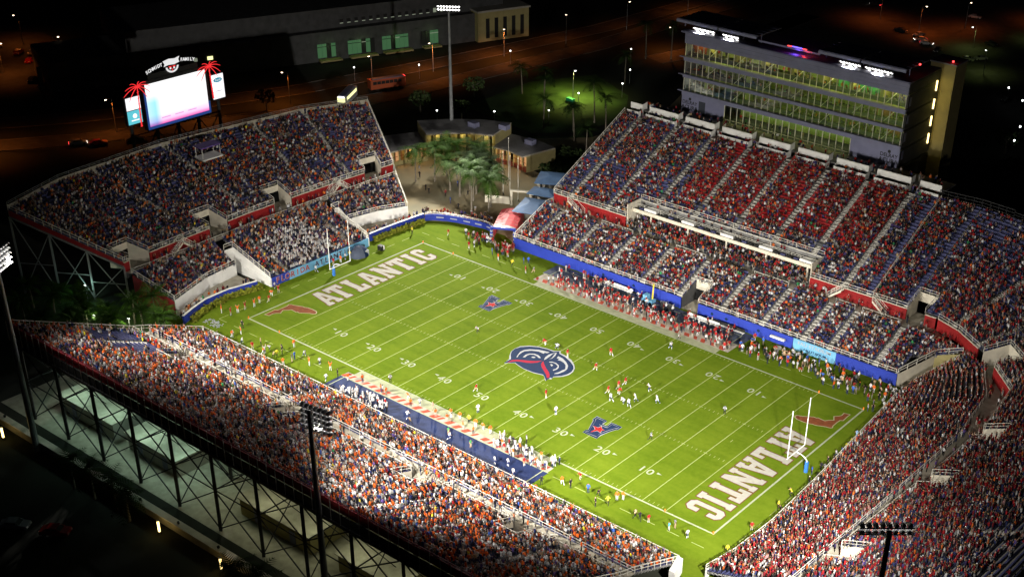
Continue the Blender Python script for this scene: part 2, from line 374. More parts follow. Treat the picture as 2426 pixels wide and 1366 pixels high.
def grow(pts, d):      # outline moved outwards by d (holes shrink), long corners clipped
    P = [Vector(p) for p in pts]; A = sum(P[i].x * P[(i + 1) % len(P)].y - P[(i + 1) % len(P)].x * P[i].y for i in range(len(P))); out = []
    for i in range(len(P)):
        a = (P[i] - P[i - 1]).normalized(); b = (P[(i + 1) % len(P)] - P[i]).normalized(); n1 = Vector((a.y, -a.x)); n2 = Vector((b.y, -b.x))
        if A < 0: n1, n2 = -n1, -n2
        m_ = n1 + n2
        if m_.length < 1e-4: out.append(P[i] + n1 * d); continue
        m_.normalize(); k = d / max(.25, m_.dot(n1)); out.append(P[i] + m_ * k)
    return [(p.x, p.y) for p in out]
LET = [('A', -10.25), ('T', -6.55), ('L', -1.75), ('A', 2.2), ('N', 6.7), ('T', 11.2), ('I', 15.85), ('C', 18.45)]
for sgn in (-1, 1):
    for ch, u0 in LET:
        wd, sp = GL[ch]
        # far zone: reading +y, up -x; the near zone is the same word turned by half a turn
        mt = Matrix(((0, 1 * sgn, 0, 47.1 * sgn), (-sgn, 0, 0, 0), (0, 0, 1, 0), (0, 0, 0, 1)))
        for nm, off, z, m in (('letter_border', 0.20, .012, 'letteredge'), ('end_zone_letter', 0.0, .020, 'letter')):
            me = curve_mesh([grow([(p[0] + u0, p[1]) for p in q], off if qi == 0 else -off) for qi, q in enumerate(sp)], 0.0, z + .0015 * (ord(ch) % 3)); me.transform(mt)
            if me.polygons and me.polygons[0].normal.z < 0: me.flip_normals()
            me.materials.clear(); me.materials.append(M[m]); link(nm, me, fld)
FLM = [(-53.89,-21.33),(-53.85,-20.4),(-53.95,-18.59),(-53.48,-18.27),(-53.41,-17.3),(-53.43,-15.85),(-53.67,-15.24),(-53.36,-14.87),(-52.54,-14.69),(-51.73,-14.35),(-50.87,-13.97),(-50.34,-13.95),(-49.67,-13.64),(-48.51,-13.54),(-47.35,-13.6),(-46.78,-13.91),(-46.48,-14.46),(-46.79,-14.91),(-47.54,-15.13),(-48.19,-15.6),(-49.25,-16.35),(-49.83,-16.33),(-50.01,-16.57),(-50.84,-16.49),(-51.42,-16.46),(-51.82,-17.08),(-52.5,-17.68),(-51.88,-18.85),(-52.51,-19.49),(-52.81,-20.02),(-52.73,-21.03)]
def flat(name, pts, z, m, off=0.0, parent=fld):
    me = curve_mesh([pts], off, z)
    if me.polygons and me.polygons[0].normal.z < 0: me.flip_normals()
    me.materials.clear(); me.materials.append(M[m]); return link(name, me, parent)
for s in (1, -1):
    P = [(p[0] * s, p[1] * s) for p in FLM]
    flat('state_map_border', P, .0135, 'tanline', 0.05); flat('state_map', [(a, b) for a, b in P], .017, 'brown', -0.13)
OWL = {'owl_border': ('logowhite', .016, [(-5.04,-5.13),(-5.39,-3.25),(-6.2,-2.22),(-7.04,-0.82),(-7.34,0.49),(-7.12,2.07),(-5.92,3.41),(-4.34,4.3),(-2.83,4.72),(-0.95,4.89),(0.02,5.73),(0.52,4.99),(2.12,4.83),(3.86,4.23),(5.31,3.21),(6.3,2.19),(6.92,0.86),(7.05,-0.5),(6.67,-1.56),(6.12,-2.4),(5.4,-3.03),(5.61,-3.94),(5.16,-4.14),(5.17,-5.22),(4.05,-4.2),(3.46,-3.8),(1.57,-4.33),(-0.63,-4.4),(-2.24,-4.11),(-3.51,-3.71)]),
 'owl_head': ('navy', .020, [(-5.02,-4.73),(-5.02,-2.93),(-6.19,-1.64),(-6.83,-0.64),(-7.08,0.52),(-6.72,1.82),(-5.6,3.04),(-4.05,3.95),(-2.5,4.32),(-0.77,4.45),(-0.12,5.22),(0.44,4.53),(2.13,4.25),(4.05,3.44),(5.31,2.64),(6.08,1.81),(6.52,0.7),(6.53,-0.4),(6.08,-1.71),(5.4,-2.39),(5.12,-2.91),(5.31,-3.47),(4.93,-3.44),(5.02,-4.72),(4.21,-4.06),(3.34,-3.45),(1.3,-4.01),(-0.91,-4.08),(-2.47,-3.75),(-3.6,-3.4)]),
 'brow_feather': ('logowhite', .024, [(-4.81,-1.78),(-5.31,-0.67),(-5.66,0.38),(-5.56,1.35),(-4.95,2.28),(-3.47,3.27),(-1.3,3.99),(-1.35,3.26),(-1.86,3.11),(-1.74,2.63),(-3.0,2.7),(-4.3,2.06),(-5.12,1.05),(-5.16,0.23),(-5.01,-0.8),(-4.6,-1.6)]),
 'eye_ring': ('logowhite', .024, [(-3.91,-1.0),(-4.15,0.14),(-3.85,0.98),(-3.12,1.53),(-2.25,1.6),(-1.47,1.32),(-1.04,0.92),(-1.45,0.76),(-2.18,1.08),(-2.94,1.1),(-3.52,0.7),(-3.65,0.09),(-3.5,-0.74)]),
 'eye': ('logowhite', .024, [(-2.68,-0.02),(-2.63,0.41),(-2.36,0.64),(-1.92,0.54),(-2.09,0.1)]),
 'beak': ('logowhite', .024, [(-0.15,0.73),(-0.69,1.81),(-0.86,3.01),(-0.55,3.96),(-0.1,4.64),(0.43,3.55),(0.65,2.39),(0.39,1.4),(0.45,2.41),(-0.18,4.18),(-0.41,3.79),(-0.18,2.63),(-0.06,1.39)]),
 'brow_feather2': ('logowhite', .024, [(1.23,2.9),(0.89,3.76),(2.08,3.64),(3.52,2.98),(4.68,2.1),(5.38,1.01),(5.53,-0.16),(5.23,-1.53),(4.7,-2.08),(4.58,-1.82),(4.89,-0.9),(4.92,0.05),(5.07,0.74),(4.23,1.89),(3.33,2.43),(2.46,2.62),(1.75,2.49),(1.7,3.11)]),
 'eye_ring2': ('logowhite', .024, [(0.95,0.93),(1.43,1.35),(2.32,1.46),(3.28,1.07),(3.82,0.41),(4.01,-0.37),(3.79,-1.3),(3.45,-0.94),(3.67,-0.28),(3.39,0.6),(2.59,1.03),(1.81,1.11),(1.29,0.75)]),
 'eye2': ('logowhite', .024, [(1.75,0.3),(1.97,0.58),(2.49,0.38),(2.55,-0.23)]),
 'red_wing': ('logored', .024, [(-4.69,-4.26),(-4.63,-3.16),(-3.89,-2.32),(-2.9,-1.75),(-1.97,-1.23),(-0.98,-0.56),(-0.31,0.22),(-0.5,-0.71),(-1.2,-1.6),(-2.08,-2.18),(-3.15,-2.54),(-3.98,-3.07)]),
 'red_wing2': ('logored', .024, [(0.14,0.22),(1.0,-0.54),(2.17,-1.4),(3.43,-2.16),(4.27,-2.91),(4.81,-3.72),(4.67,-4.03),(3.97,-3.35),(2.68,-2.45),(1.23,-1.47),(0.42,-0.66)])}
for nm, (m, z, pts) in OWL.items(): flat(nm.rstrip('2'), pts, z, m, {'owl_border': -.06, 'owl_head': .10}.get(nm, -.02 if m == 'logowhite' else .05))
ALOGO = [('league_letter_border', 'logowhite', .016, [(19.89,-8.65),(22.28,-8.73),(22.37,-10.05),(22.88,-10.15),(23.24,-10.06),(23.07,-8.69),(25.51,-8.64),(25.51,-9.92),(25.24,-10.05),(24.77,-11.41),(24.38,-13.22),(24.42,-14.59),(21.23,-14.5),(21.2,-13.37),(21.52,-13.3),(20.22,-10.17),(19.94,-10.03)]),
 ('league_letter', 'navy', .020, [(20.04,-8.85),(22.18,-8.81),(22.15,-10.19),(23.01,-10.31),(23.37,-10.16),(23.29,-8.83),(25.38,-8.75),(25.38,-9.82),(25.11,-9.95),(24.6,-11.4),(24.14,-13.11),(24.33,-14.46),(21.34,-14.41),(21.3,-13.49),(21.66,-13.34),(20.37,-10.15),(20.06,-9.93)]),
 ('league_letter_inline', 'logowhite', .024, [(20.32,-9.1),(22.0,-9.07),(21.93,-10.54),(23.18,-10.54),(23.61,-10.39),(23.55,-9.04),(25.17,-9.04),(25.16,-9.59),(24.84,-9.81),(24.33,-11.26),(23.86,-13.03),(24.06,-14.12),(21.56,-14.17),(21.52,-13.78),(21.89,-13.56),(20.62,-10.05),(20.33,-9.75)]),
 ('league_letter_face', 'navy', .028, [(20.45,-9.26),(21.89,-9.22),(21.88,-10.69),(23.33,-10.73),(23.73,-10.55),(23.67,-9.2),(25.04,-9.15),(25.06,-9.46),(24.74,-9.68),(24.2,-11.16),(23.73,-12.93),(23.94,-13.96),(21.69,-14.06),(21.65,-13.87),(22.03,-13.66),(20.72,-10.01),(20.48,-9.73)]),
 ('star_border', 'logowhite', .032, [(21.3,-11.62),(22.36,-11.51),(22.51,-10.58),(23.19,-11.39),(23.9,-11.47),(23.55,-11.93),(23.86,-12.72),(22.97,-12.58),(22.28,-13.71),(22.28,-12.38)]),
 ('star', 'starred', .036, [(21.61,-11.67),(22.48,-11.67),(22.63,-10.96),(23.19,-11.54),(23.74,-11.55),(23.41,-11.89),(23.64,-12.54),(22.88,-12.39),(22.34,-13.44),(22.41,-12.27)])]
for dx, dy in ((0, 0), (-45.8, 23.6)):
    for nm, m, z, pts in ALOGO: flat(nm, [(p[0] + dx, p[1] + dy) for p in pts], z, m, {'league_letter_border': -.02, 'league_letter': .06, 'league_letter_inline': -.03, 'league_letter_face': .05, 'star_border': -.03, 'star': .05}[nm])
# sideline boxes
for sg in (-1, 1):
    nm = 'bench_area'
    if sg < 0:
        mt = rect('bench_tarp', -24.5, -35.4, 24.8, -28.0, .012, 'matblue', None); props(mt, 'dark blue tarpaulin spread over the near sideline', 'tarpaulin')
    else:
        mt = rect('bench_tarp', -25, 30.2, 25, 35.3, .012, 'matgrey', None); props(mt, 'grey matting under the benches on the far sideline', 'matting')
    y0, y1 = sg * 24.56, sg * 26.3
    rect('coaches_strip', -22.9, min(y0, y1), 22.9, max(y0, y1), .009, 'strip')
    y0, y1 = sg * 26.3, sg * 28.0 if sg < 0 else 30.0
    rect('player_box', -24.4, min(y0, y1), 24.6, max(y0, y1), .010, 'boxwhite'); mb = MB(); x = -24
    while x < 24:
        a, b = sg * (26.4 + .25 * random.random()), sg * (27.95 - .3 * random.random()); w_ = random.uniform(.6, 1.25)
        mb.poly([(x, a, .014), (x + w_, a, .014), (x + w_ - .6, b, .014), (x - .6, b, .014)], M['stripered']); x += random.uniform(1.5, 2.3)
    mb.build('box_stripes', fld, kind='stuff')
rect('box_line', -24.5, -28.1, 24.8, -27.9, .016, 'number'); rect('box_line', -23.7, -35.2, -23.5, -28.1, .016, 'number'); rect('box_line', 23.6, -35.2, 23.8, -28.1, .016, 'number')
rect('box_line', -24.9, 30.0, 25, 30.2, .016, 'number'); rect('box_line', 22.9, 30.2, 23.1, 34, .016, 'number'); rect('box_line', -23.1, 30.2, -22.9, 34.5, .016, 'number'); rect('box_line', -22.9, 33.8, 22.9, 33.95, .016, 'number')
# goal posts and pylons
def goalpost(x, lab):
    s = 1 if x > 0 else -1; t = empty('goal_post', (x + s * 2.2, 0, 0), label=lab, cat='goal post', group='goal posts on the end lines')
    b = MB(); pts = [(0, 0, 1.9)] + [(-s * 2.2 * (1 - math.cos(a)), 0, 1.9 + 1.15 * math.sin(a)) for a in np.linspace(0.1, PI / 2, 7)]
    b.tube(pts, 0.09, M['goal'], 8).build('gooseneck', t)
    MB().bar((-s * 2.2, -2.9, 3.05), (-s * 2.2, 2.9, 3.05), .09, M['goal'], 8).build('crossbar', t)
    for y in (-2.82, 2.82): MB().bar((-s * 2.2, y, 3.05), (-s * 2.2, y, 12.19), .075, M['goal'], 8).build('upright', t)
    MB().bar((0, 0, 0), (0, 0, 2.0), .33, M['postpad'], 10).build('pad', t)
goalpost(-FX, 'white goal post with blue padded base in front of the band'); goalpost(FX, 'white goal post with blue padded base before the red-clad end crowd')
pyl = None
for (x, y, l) in ((-FX, FY, 'at the far end line corner by the tunnel'), (-45.72, FY, 'on the far goal line beside the tunnel sideline'), (-FX, -FY, 'at the end line corner by the state map'), (-45.72, -FY, 'on the far goal line beside the map corner'), (FX, -FY, 'at the nearest field corner'), (45.72, -FY, 'on the near goal line by the nearest corner'), (FX, FY, 'at the corner beside the end crowd and blue wall'), (45.72, FY, 'on the near goal line by the blue wall')):
    if pyl is None: pyl = MB().box((0, 0, .24), (.16, .16, .46), M['orange']).me('pylon')
    o = link('pylon', pyl, label='small orange pylon ' + l, cat='pylon', group='pylons'); o.location = (x, y, 0)
# ================================================================== grandstands
CROWD = []      # (x, y, z, facing, zone, standing chance)
def NZ(x, y): return math.sin(x * .31 + 1.3 * math.sin(y * .17)) * math.cos(y * .27 + math.sin(x * .11)) + .5 * math.sin(x * .83 + y * .57)
class Deck:
    def __init__(s, front, back, z0, z1, n, holes=(), aisles=()):
        s.f = np.array(front, float); s.b = np.array(back, float); s.z0, s.z1, s.n = z0, z1, n
        s.holes = list(holes); s.aisles = list(aisles); s.K = len(front)
    def P(s, u, t):
        k = min(int(u), s.K - 2); a = u - k
        p = (s.f[k] * (1 - a) + s.f[k + 1] * a) * (1 - t) + (s.b[k] * (1 - a) + s.b[k + 1] * a) * t
        return p
    def zt(s, i): return s.z0 + (s.z1 - s.z0) * i / s.n
    def us(s): return sorted(set([float(k) for k in range(s.K)] + [h[0] for h in s.holes] + [h[1] for h in s.holes]))
    def inhole(s, u, i, pad=0.0): return any(h[0] - pad < u < h[1] + pad and h[2] <= i < h[3] for h in s.holes)
    def pt(s, u, t, z): p = s.P(u, t); return (p[0], p[1], z)
    def u_of(s, xy, t=0.0):
        best = (1e9, 0)
        for u in np.linspace(0, s.K - 1, 60 * (s.K - 1) + 1):
            p = s.P(u, t); d = (p[0] - xy[0]) ** 2 + (p[1] - xy[1]) ** 2
            if d < best[0]: best = (d, u)
        return best[1]
    def wu(s, u, t, w):     # metres -> u at this place
        p = s.P(max(0, u - .01), t); q = s.P(min(s.K - 1, u + .01), t); return w * .02 / max(1e-6, np.hypot(*(q - p)))
    def terrace(s, parent, m):
        mb = MB(); U = s.us()
        for i in range(s.n):
            z = s.zt(i); zn = s.zt(i + 1); t0, t1 = i / s.n, (i + 1) / s.n
            for a, b in zip(U[:-1], U[1:]):
                if s.inhole((a + b) / 2, i): continue
                mb.poly((s.pt(a, t0, z), s.pt(b, t0, z), s.pt(b, t1, z), s.pt(a, t1, z)), m)
                if i < s.n - 1 and not s.inhole((a + b) / 2, i + 1): mb.poly((s.pt(a, t1, z), s.pt(b, t1, z), s.pt(b, t1, zn), s.pt(a, t1, zn)), m)
        return mb.build('terrace', parent)
    def seats(s, parent, mfun, name='bench_rows'):
        mbs = {}; U = []
        for k in range(s.K - 1):
            L = np.hypot(*(s.f[k + 1] - s.f[k])); nn = max(1, int(L / 4.5)); U += [k + j / nn for j in range(nn)]
        U.append(s.K - 1.0); U = sorted(set(U + [h[0] for h in s.holes] + [h[1] for h in s.holes]))
        for i in range(s.n):
            z = s.zt(i); tm = (i + .62) / s.n; d = .16 / max(.1, np.hypot(*(s.b[0] - s.f[0]))); tb = (i + .86) / s.n
            for a, b in zip(U[:-1], U[1:]):
                if s.inhole((a + b) / 2, i): continue
                for ua in s.aisles:
                    hw = s.wu(ua, tm, .75)
                    if a < ua < b or abs(a - ua) < hw or abs(b - ua) < hw:
                        if a < ua - hw: _seg(s, mbs, mfun, a, ua - hw, z, tm, tb, d)
                        if b > ua + hw: _seg(s, mbs, mfun, ua + hw, b, z, tm, tb, d)
                        break
                else: _seg(s, mbs, mfun, a, b, z, tm, tb, d)
        for mn, mb in mbs.items(): mb.build(name, parent, kind='stuff')
    def stairs(s, parent):
        first = None
        for ua in s.aisles:
            mb = MB()
            for i in range(s.n):
                if s.inhole(ua, i): continue
                t = (i + .01) / s.n; z = s.zt(i); zn = s.zt(i + 1); hw = s.wu(ua, t, .6)
                for h, (ta, tb, zz) in enumerate(((i, i + .52, z + .035), (i + .52, i + 1, (z + zn) / 2 + .02))):
                    ta /= s.n; tb /= s.n
                    A, B, Cc, Dd = s.pt(ua - hw, ta, zz), s.pt(ua + hw, ta, zz), s.pt(ua + hw, tb, zz), s.pt(ua - hw, tb, zz)
                    mb.poly((A, B, Cc, Dd), M['step'])
                    zl = zz - (zn - z) * .5 - .02
                    mb.poly(((A[0], A[1], zl), (B[0], B[1], zl), B, A), M['step'])
                    tn = ta + (tb - ta) * .22
                    mb.poly([(q[0], q[1], zz + .006) for q in (A, B, s.pt(ua + hw, tn, 0), s.pt(ua - hw, tn, 0))], M['nosing'])
            if mb.f: mb.build('aisle_stair', parent)
    def hole_walls(s, parent, zf, m, rail=True):
        for h in s.holes:
            if len(h) > 4 and h[4] == 'open': continue
            mb = MB(); a, b, i0, i1 = h[:4]; t0, t1 = i0 / s.n, i1 / s.n
            zb = s.zt(i1)
            for u in (a, b):
                mb.poly((s.pt(u, t0, zf), s.pt(u, t1, zf), s.pt(u, t1, zb), s.pt(u, t0, s.zt(i0) + .3)), m)
            mb.poly((s.pt(a, t1, zf + 2.5), s.pt(b, t1, zf + 2.5), s.pt(b, t1, zb + .05), s.pt(a, t1, zb + .05)), m)
            mb.poly((s.pt(a, t0, zf + .02), s.pt(b, t0, zf + .02), s.pt(b, t1, zf + .02), s.pt(a, t1, zf + .02)), M['concrete'])
            p = mb.build('portal', parent)
            if rail:
                rb = MB(); railing(rb, [s.pt(a, t0, s.zt(i0) + .3), s.pt(a, t1, zb), s.pt(b, t1, zb), s.pt(b, t0, s.zt(i0) + .3)], M['rail'], 1.05)
                rb.build('portal_railing', p)
    def fill(s, zone, occ, stand, w=0.53):
        for i in range(s.n):
            t = (i + .55) / s.n; z = s.zt(i); U = np.linspace(0, s.K - 1, 24 * (s.K - 1) + 1)
            P = np.array([s.P(u, t) for u in U]); seg = np.hypot(*np.diff(P, axis=0).T); cum = np.concatenate([[0], np.cumsum(seg)])
            L = cum[-1]; x = .3 + random.random() * .3
            while x < L - .3:
                u = float(np.interp(x, cum, U)); p = s.P(u, t); x += w * random.uniform(.9, 1.15)
                if s.inhole(u, i): continue
                if any(abs(u - ua) < s.wu(ua, t, .85 if zone == 'west' else .6) for ua in s.aisles) and (zone == 'west' or random.random() > .3): continue
                if random.random() > occ(p[0], p[1], i): continue
                q = s.P(u, t - .02); f = math.atan2(q[1] - p[1], q[0] - p[0])
                CROWD.append((p[0] + random.uniform(-.08, .08), p[1] + random.uniform(-.08, .08), z, f + random.gauss(0, .25), zone, stand))
def _seg(s, mbs, mfun, a, b, z, tm, tb, d):
    if b - a < 1e-4: return
    c = s.P((a + b) / 2, tm); mn = mfun(c[0], c[1]); mb = mbs.setdefault(mn, MB()); m = M[mn]
    p = [s.pt(a, tm - d, z + .43), s.pt(b, tm - d, z + .43), s.pt(b, tb, z + .43), s.pt(a, tb, z + .43)]
    mb.poly(p, m); mb.poly([(*p[0][:2], z + .30), (*p[1][:2], z + .30), p[1], p[0]], m)
    q = [s.pt(a, tb, z + .43), s.pt(b, tb, z + .43), s.pt(b, tb, z + .80), s.pt(a, tb, z + .80)]
    mb.poly(q, m)
def walkway(parent, inner, outer, z, name='concourse_walkway'):
    MB().strip([(p[0], p[1], z) for p in inner], [(p[0], p[1], z) for p in outer], M['concrete']).build(name, parent)
def wall_panels(parent, name, pts, z0, z1, m, cap=None, th=.18, maxlen=7.0, skip=(), label=None):
    """upright wall panels along a plan polyline; skip = list of (xy, radius) openings"""
    for i in range(len(pts) - 1):
        a = Vector(pts[i]); b = Vector(pts[i + 1]); L = (b - a).length; n = max(1, int(math.ceil(L / maxlen))); d = (b - a).normalized(); nn = Vector((-d.y, d.x)) * th / 2
        runs = [(0.0, L)]
        for (c, r) in skip:
            t = (Vector(c) - a).dot(d); off = abs((Vector(c) - a).dot(Vector((-d.y, d.x))))
            if off > 4: continue
            new = []
            for r0, r1 in runs:
                if t + r <= r0 or t - r >= r1: new.append((r0, r1)); continue
                if t - r > r0 + .2: new.append((r0, t - r))
                if t + r < r1 - .2: new.append((t + r, r1))
            runs = new
        for r0, r1 in runs:
            n = max(1, int(math.ceil((r1 - r0) / maxlen)))
            for k in range(n):
                p = a + d * (r0 + (r1 - r0) * k / n + .012); q = a + d * (r0 + (r1 - r0) * (k + 1) / n - .012)
                mb = MB().prism([p - nn, q - nn, q + nn, p + nn], z0, z1, m)
                if cap is not None:
                    c2 = nn * 1.5; mb.prism([p - c2, q - c2, q + c2, p + c2], z1 + .002, z1 + .14, cap)
                mb.build(name, parent, label=label)
def z3(pts, z): return [(p[0], p[1], z) for p in pts]

# ---------------- west stand and the corner that wraps into the end stand ----------------
WA = [-33.2, -23.0, -13.0, -3.2, 6.7, 16.2, 25.8, 35.6, 41.3]
WX = [-38, -20, 0, 20, 41.5]
low_f = [(x, 36.0) for x in WX] + [(55.2, 36.3)]
low_b = [(x, 47.0) for x in WX] + [(55.6, 46.6)]
up_f = [(x, 49.6) for x in WX] + [(49.5, 49.6), (53.5, 49.6)]
up_b = [(-38, 75.4), (-20, 75.4), (0, 75.4), (20, 75.4), (41.5, 75.6), (50.4, 76.6), (57.5, 75.8)]
west = empty('grandstand', (0, 36, 0), label='long two-tier grandstand with white club balcony below the press building', cat='grandstand', group='grandstands round the field')
WINV = Matrix.Translation((0, -36, 0))
class Off:   # children keep world coordinates while the parent sits at its base
    pass
west.location = (0, 0, 0)
Lw = Deck(low_f, low_b, 2.3, 6.55, 13, holes=[(2.36, 2.60, 0, 6, 'open')])
Lw.aisles = [Lw.u_of((x, 36)) for x in WA[:4]] + [Lw.u_of((x, 36)) for x in (5.9, 16.2, 25.8, 35.0, 40.8, 50.5)]
h0, h1 = Lw.u_of((7.0, 36)), Lw.u_of((11.0, 36)); Lw.holes = [(h0, h1, 0, 6, 'open')]
Lw.terrace(west, M['concrete_dark']); Lw.seats(west, lambda x, y: 'seatblue'); Lw.stairs(west)
# rows under the club balcony
Lm = Deck([(-17.5, 48.6), (28.2, 48.6)], [(-17.5, 57), (28.2, 57)], 6.7, 8.3, 8)
Lm.terrace(west, M['concrete_dark'])
MB().poly([(-17.5, 57.05, 6), (28.2, 57.05, 6), (28.2, 57.05, 13), (-17.5, 57.05, 13)], M['darkwall']).build('under_deck_wall', west)
Uw = Deck(up_f, up_b, 9.0, 21.2, 31)
xa, xb = Uw.u_of((-17.5, 49.6)), Uw.u_of((28.2, 49.6)); pa, pb = Uw.u_of((49.6, 49.6)), Uw.u_of((53.2, 49.6))
Uw.holes = [(xa, xb, 0, 6, 'open'), (pa, pb, 0, 5)]
Uw.aisles = [Uw.u_of((x, 49.6)) for x in WA] + [Uw.u_of((49.3, 49.6))]
Uw.terrace(west, M['concrete_dark'])
Uw.seats(west, lambda x, y: 'seatred' if (-10 < x < 33 and y > 58) else 'seatblue'); Uw.stairs(west); Uw.hole_walls(west, 6.6, M['cream'])
walkway(west, [(-38, 47), (55.6, 46.6)], [(-38, 49.6), (55.6, 49.6)], 6.58)
# club balcony: white lip, deck, pods and railings
b = MB()
b.prism([(-17.5, 51.6), (28.2, 51.6), (28.2, 54.7), (-17.5, 54.7)], 9.85, 10.05, M['concrete_dark'])
b.build('balcony_deck', west)
wall_panels(west, 'balcony_front', [(-17.5, 51.5), (28.2, 51.5)], 9.7, 10.45, M['cream'], None, .2, 9.2)
wall_panels(west, 'balcony_back', [(-17.5, 54.6), (28.2, 54.6)], 10.06, 11.35, M['concrete_dark'], M['rail'], .16, 9.2)
rb = MB(); railing(rb, [(-17.5, 54.7, 11.6), (28.2, 54.7, 11.6)], M['rail'], 1.0); rb.build('balcony_railing', west)
rb = MB(); railing(rb, [(-17.5, 53.0, 10.05), (28.2, 53.0, 10.05)], M['rail'], 1.0, .05, 2.2, 2); rb.build('balcony_railing', west)
for x in WA[2:7]:
    MB().prism([(x - 1.6, 51.9), (x + 1.6, 51.9), (x + .8, 54.4), (x - .8, 54.4)], 10.06, 10.95, M['white']).build('balcony_landing', west)
for x in np.arange(-15.5, 27, 1.55):
    if min(abs(x - a) for a in WA) > 2.2: MB().box((x, 52.3, 10.35), (1.05, .5, .55), M['black'] if int(x * 7) % 3 else M['seatblue']).build('balcony_seat', west)
for x in np.arange(-15.5, 27, 1.55):
    if min(abs(x - a) for a in WA) > 1.6: MB().box((x, 53.7, 10.35), (1.2, .5, .55), M['darkwall']).build('balcony_seat', west)
for x in (-17.5, 28.2): MB().prism([(x - .1, 49.7), (x + .1, 49.7), (x + .1, 57), (x - .1, 57)], 6.7, 11.7, M['cream']).build('balcony_side_wall', west)
for x in np.arange(-12.9, 28, 9.75): MB().bar((x, 52.2, 6.7), (x, 52.2, 9.84), .2, M['cream'], 8).build('balcony_column', west)
# red concourse walls left and right of the balcony
wall_panels(west, 'red_wall', [(-38, 49.55), (-17.7, 49.55)], 6.6, 8.9, M['red'], M['cream'])
wall_panels(west, 'red_wall', [(28.3, 49.55), (49.5, 49.55)], 6.6, 8.9, M['red'], M['cream'])
wall_panels(west, 'red_wall', [(53.3, 49.55), (55.6, 49.5)], 6.6, 8.9, M['red'], M['cream'])
rb = MB(); railing(rb, z3([(-38, 49.5), (-17.8, 49.5)], 9.05), M['rail']); rb.build('concourse_railing', west)
rb = MB(); railing(rb, z3([(28.3, 49.5), (49.4, 49.5)], 9.05), M['rail']); rb.build('concourse_railing', west)
def stair_flight(parent, p, q, z0, z1, wd=1.3):
    """flight from p (z0) to q (z1) with a cheek wall, treads and handrails"""
    mb = MB(); a = Vector((*p, z0)); c = Vector((*q, z1)); d = c - a; n = 8; h = Vector((d.x, d.y, 0)).normalized(); sd = Vector((-h.y, h.x, 0)) * wd / 2
    for k in range(n):
        s0 = a + d * (k / n); s1 = a + d * ((k + 1) / n); s0.z = s1.z = a.z + d.z * (k + 1) / n
        mb.poly((s0 - sd, s1 - sd, s1 + sd, s0 + sd), M['step'])
    for e in (-1, 1): mb.poly((a + sd * e, c + sd * e, c + sd * e - Vector((0, 0, .5)), a + sd * e - Vector((0, 0, .4))), M['cream'])
    o = mb.build('stair_flight', parent); rb = MB()
    for e in (-1, 1): railing(rb, [tuple(a + sd * e), tuple(c + sd * e)], M['rail'], 1.0, .055, 1.4)
    rb.build('stair_railing', o)
stair_flight(west, (-29.0, 48.8), (-33.0, 48.9), 6.6, 9.0); stair_flight(west, (-17.0, 50.4), (-20.5, 52.8), 6.9, 10.4)
stair_flight(west, (28.8, 50.2), (31.5, 53.2), 7.0, 10.6); stair_flight(west, (33.0, 48.7), (36.0, 48.8), 6.6, 9.0); stair_flight(west, (46.0, 48.7), (42.8, 48.8), 6.6, 9.0)
# field wall: blue pads, banner, tunnel mouth
wall_panels(west, 'field_wall_pad', [(-38, 35.9), (6.9, 35.9)], 0, 2.45, M['blue'], None, .25, 9)
wall_panels(west, 'field_wall_pad', [(11.1, 35.9), (33.3, 35.9)], 0, 2.45, M['blue'], None, .25, 7.4)
wall_panels(west, 'field_wall_pad', [(42.7, 35.9), (55.3, 36.1)], 0, 2.45, M['blue'], None, .25, 6.4)
ban = MB().prism([(33.35, 35.78), (42.65, 35.78), (42.65, 36.02), (33.35, 36.02)], 0, 2.45, M['ltblue']).build('field_wall_banner', west, label='light blue advertising banner in the field wall')
put_text('banner_lettering', 'FAU STADIUM', 1.05, M['logowhite'], (38.0, 35.75, 1.75), (1, 0, 0), (0, 0, 1), ban, .01, .01, 1.1)
put_text('banner_lettering', 'RALLY TOGETHER' if False else 'FAU STADIUM', .7, M['navy'], (38.2, 35.75, .75), (1, 0, 0), (0, 0, 1), ban, .01, .01, 1.1)
MB().box((30.2, 35.2, 1.55), (3.2, .5, .35), M['white']).build('ledge_box', west)
for (x, z) in ((-13, 1.35), (-5, 1.35), (14.6, 1.3), (18, 1.3), (25.5, 1.3)):
    MB().bar((x, 35.74, z), (x, 35.77, z), .34, M['navy'], 10).build('wall_emblem', west)
tm = MB()
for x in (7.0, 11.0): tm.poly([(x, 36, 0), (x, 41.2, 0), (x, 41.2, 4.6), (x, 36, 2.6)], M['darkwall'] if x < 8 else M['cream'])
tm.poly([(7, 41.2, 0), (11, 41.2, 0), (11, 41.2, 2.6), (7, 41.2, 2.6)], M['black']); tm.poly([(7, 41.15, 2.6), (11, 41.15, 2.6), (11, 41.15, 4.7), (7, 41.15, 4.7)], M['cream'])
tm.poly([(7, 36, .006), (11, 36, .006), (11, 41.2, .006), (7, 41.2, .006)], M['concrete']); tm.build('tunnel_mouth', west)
rb = MB(); railing(rb, [(7, 36, 2.5), (7, 41, 4.5), (11, 41, 4.5), (11, 36, 2.5)], M['rail']); rb.build('tunnel_railing', west)
for a, c in (((-38, 35.95), (7, 35.95)), ((11, 35.95), (55, 36.1))):
    rb = MB(); railing(rb, z3([a, c], 2.46), M['rail'], .95, .06, 1.9); rb.build('front_railing', west)
rb = MB(); railing(rb, [(-38, 36, 2.4), (-38, 47, 6.7), (-38, 49.5, 6.7)], M['rail'], 1.15, .07, 1.8); rb.build('end_railing', west)
rb = MB(); railing(rb, [(-38, 49.6, 9), (-38, 75.4, 21.3)], M['rail'], 1.15, .07, 1.8); rb.build('end_railing', west)
rb = MB(); railing(rb, [(42.2, 49.6, 9.1), (42.2, 75.4, 21.3)], M['rail'], 1.0, .07, 2.4); rb.build('aisle_railing', west)
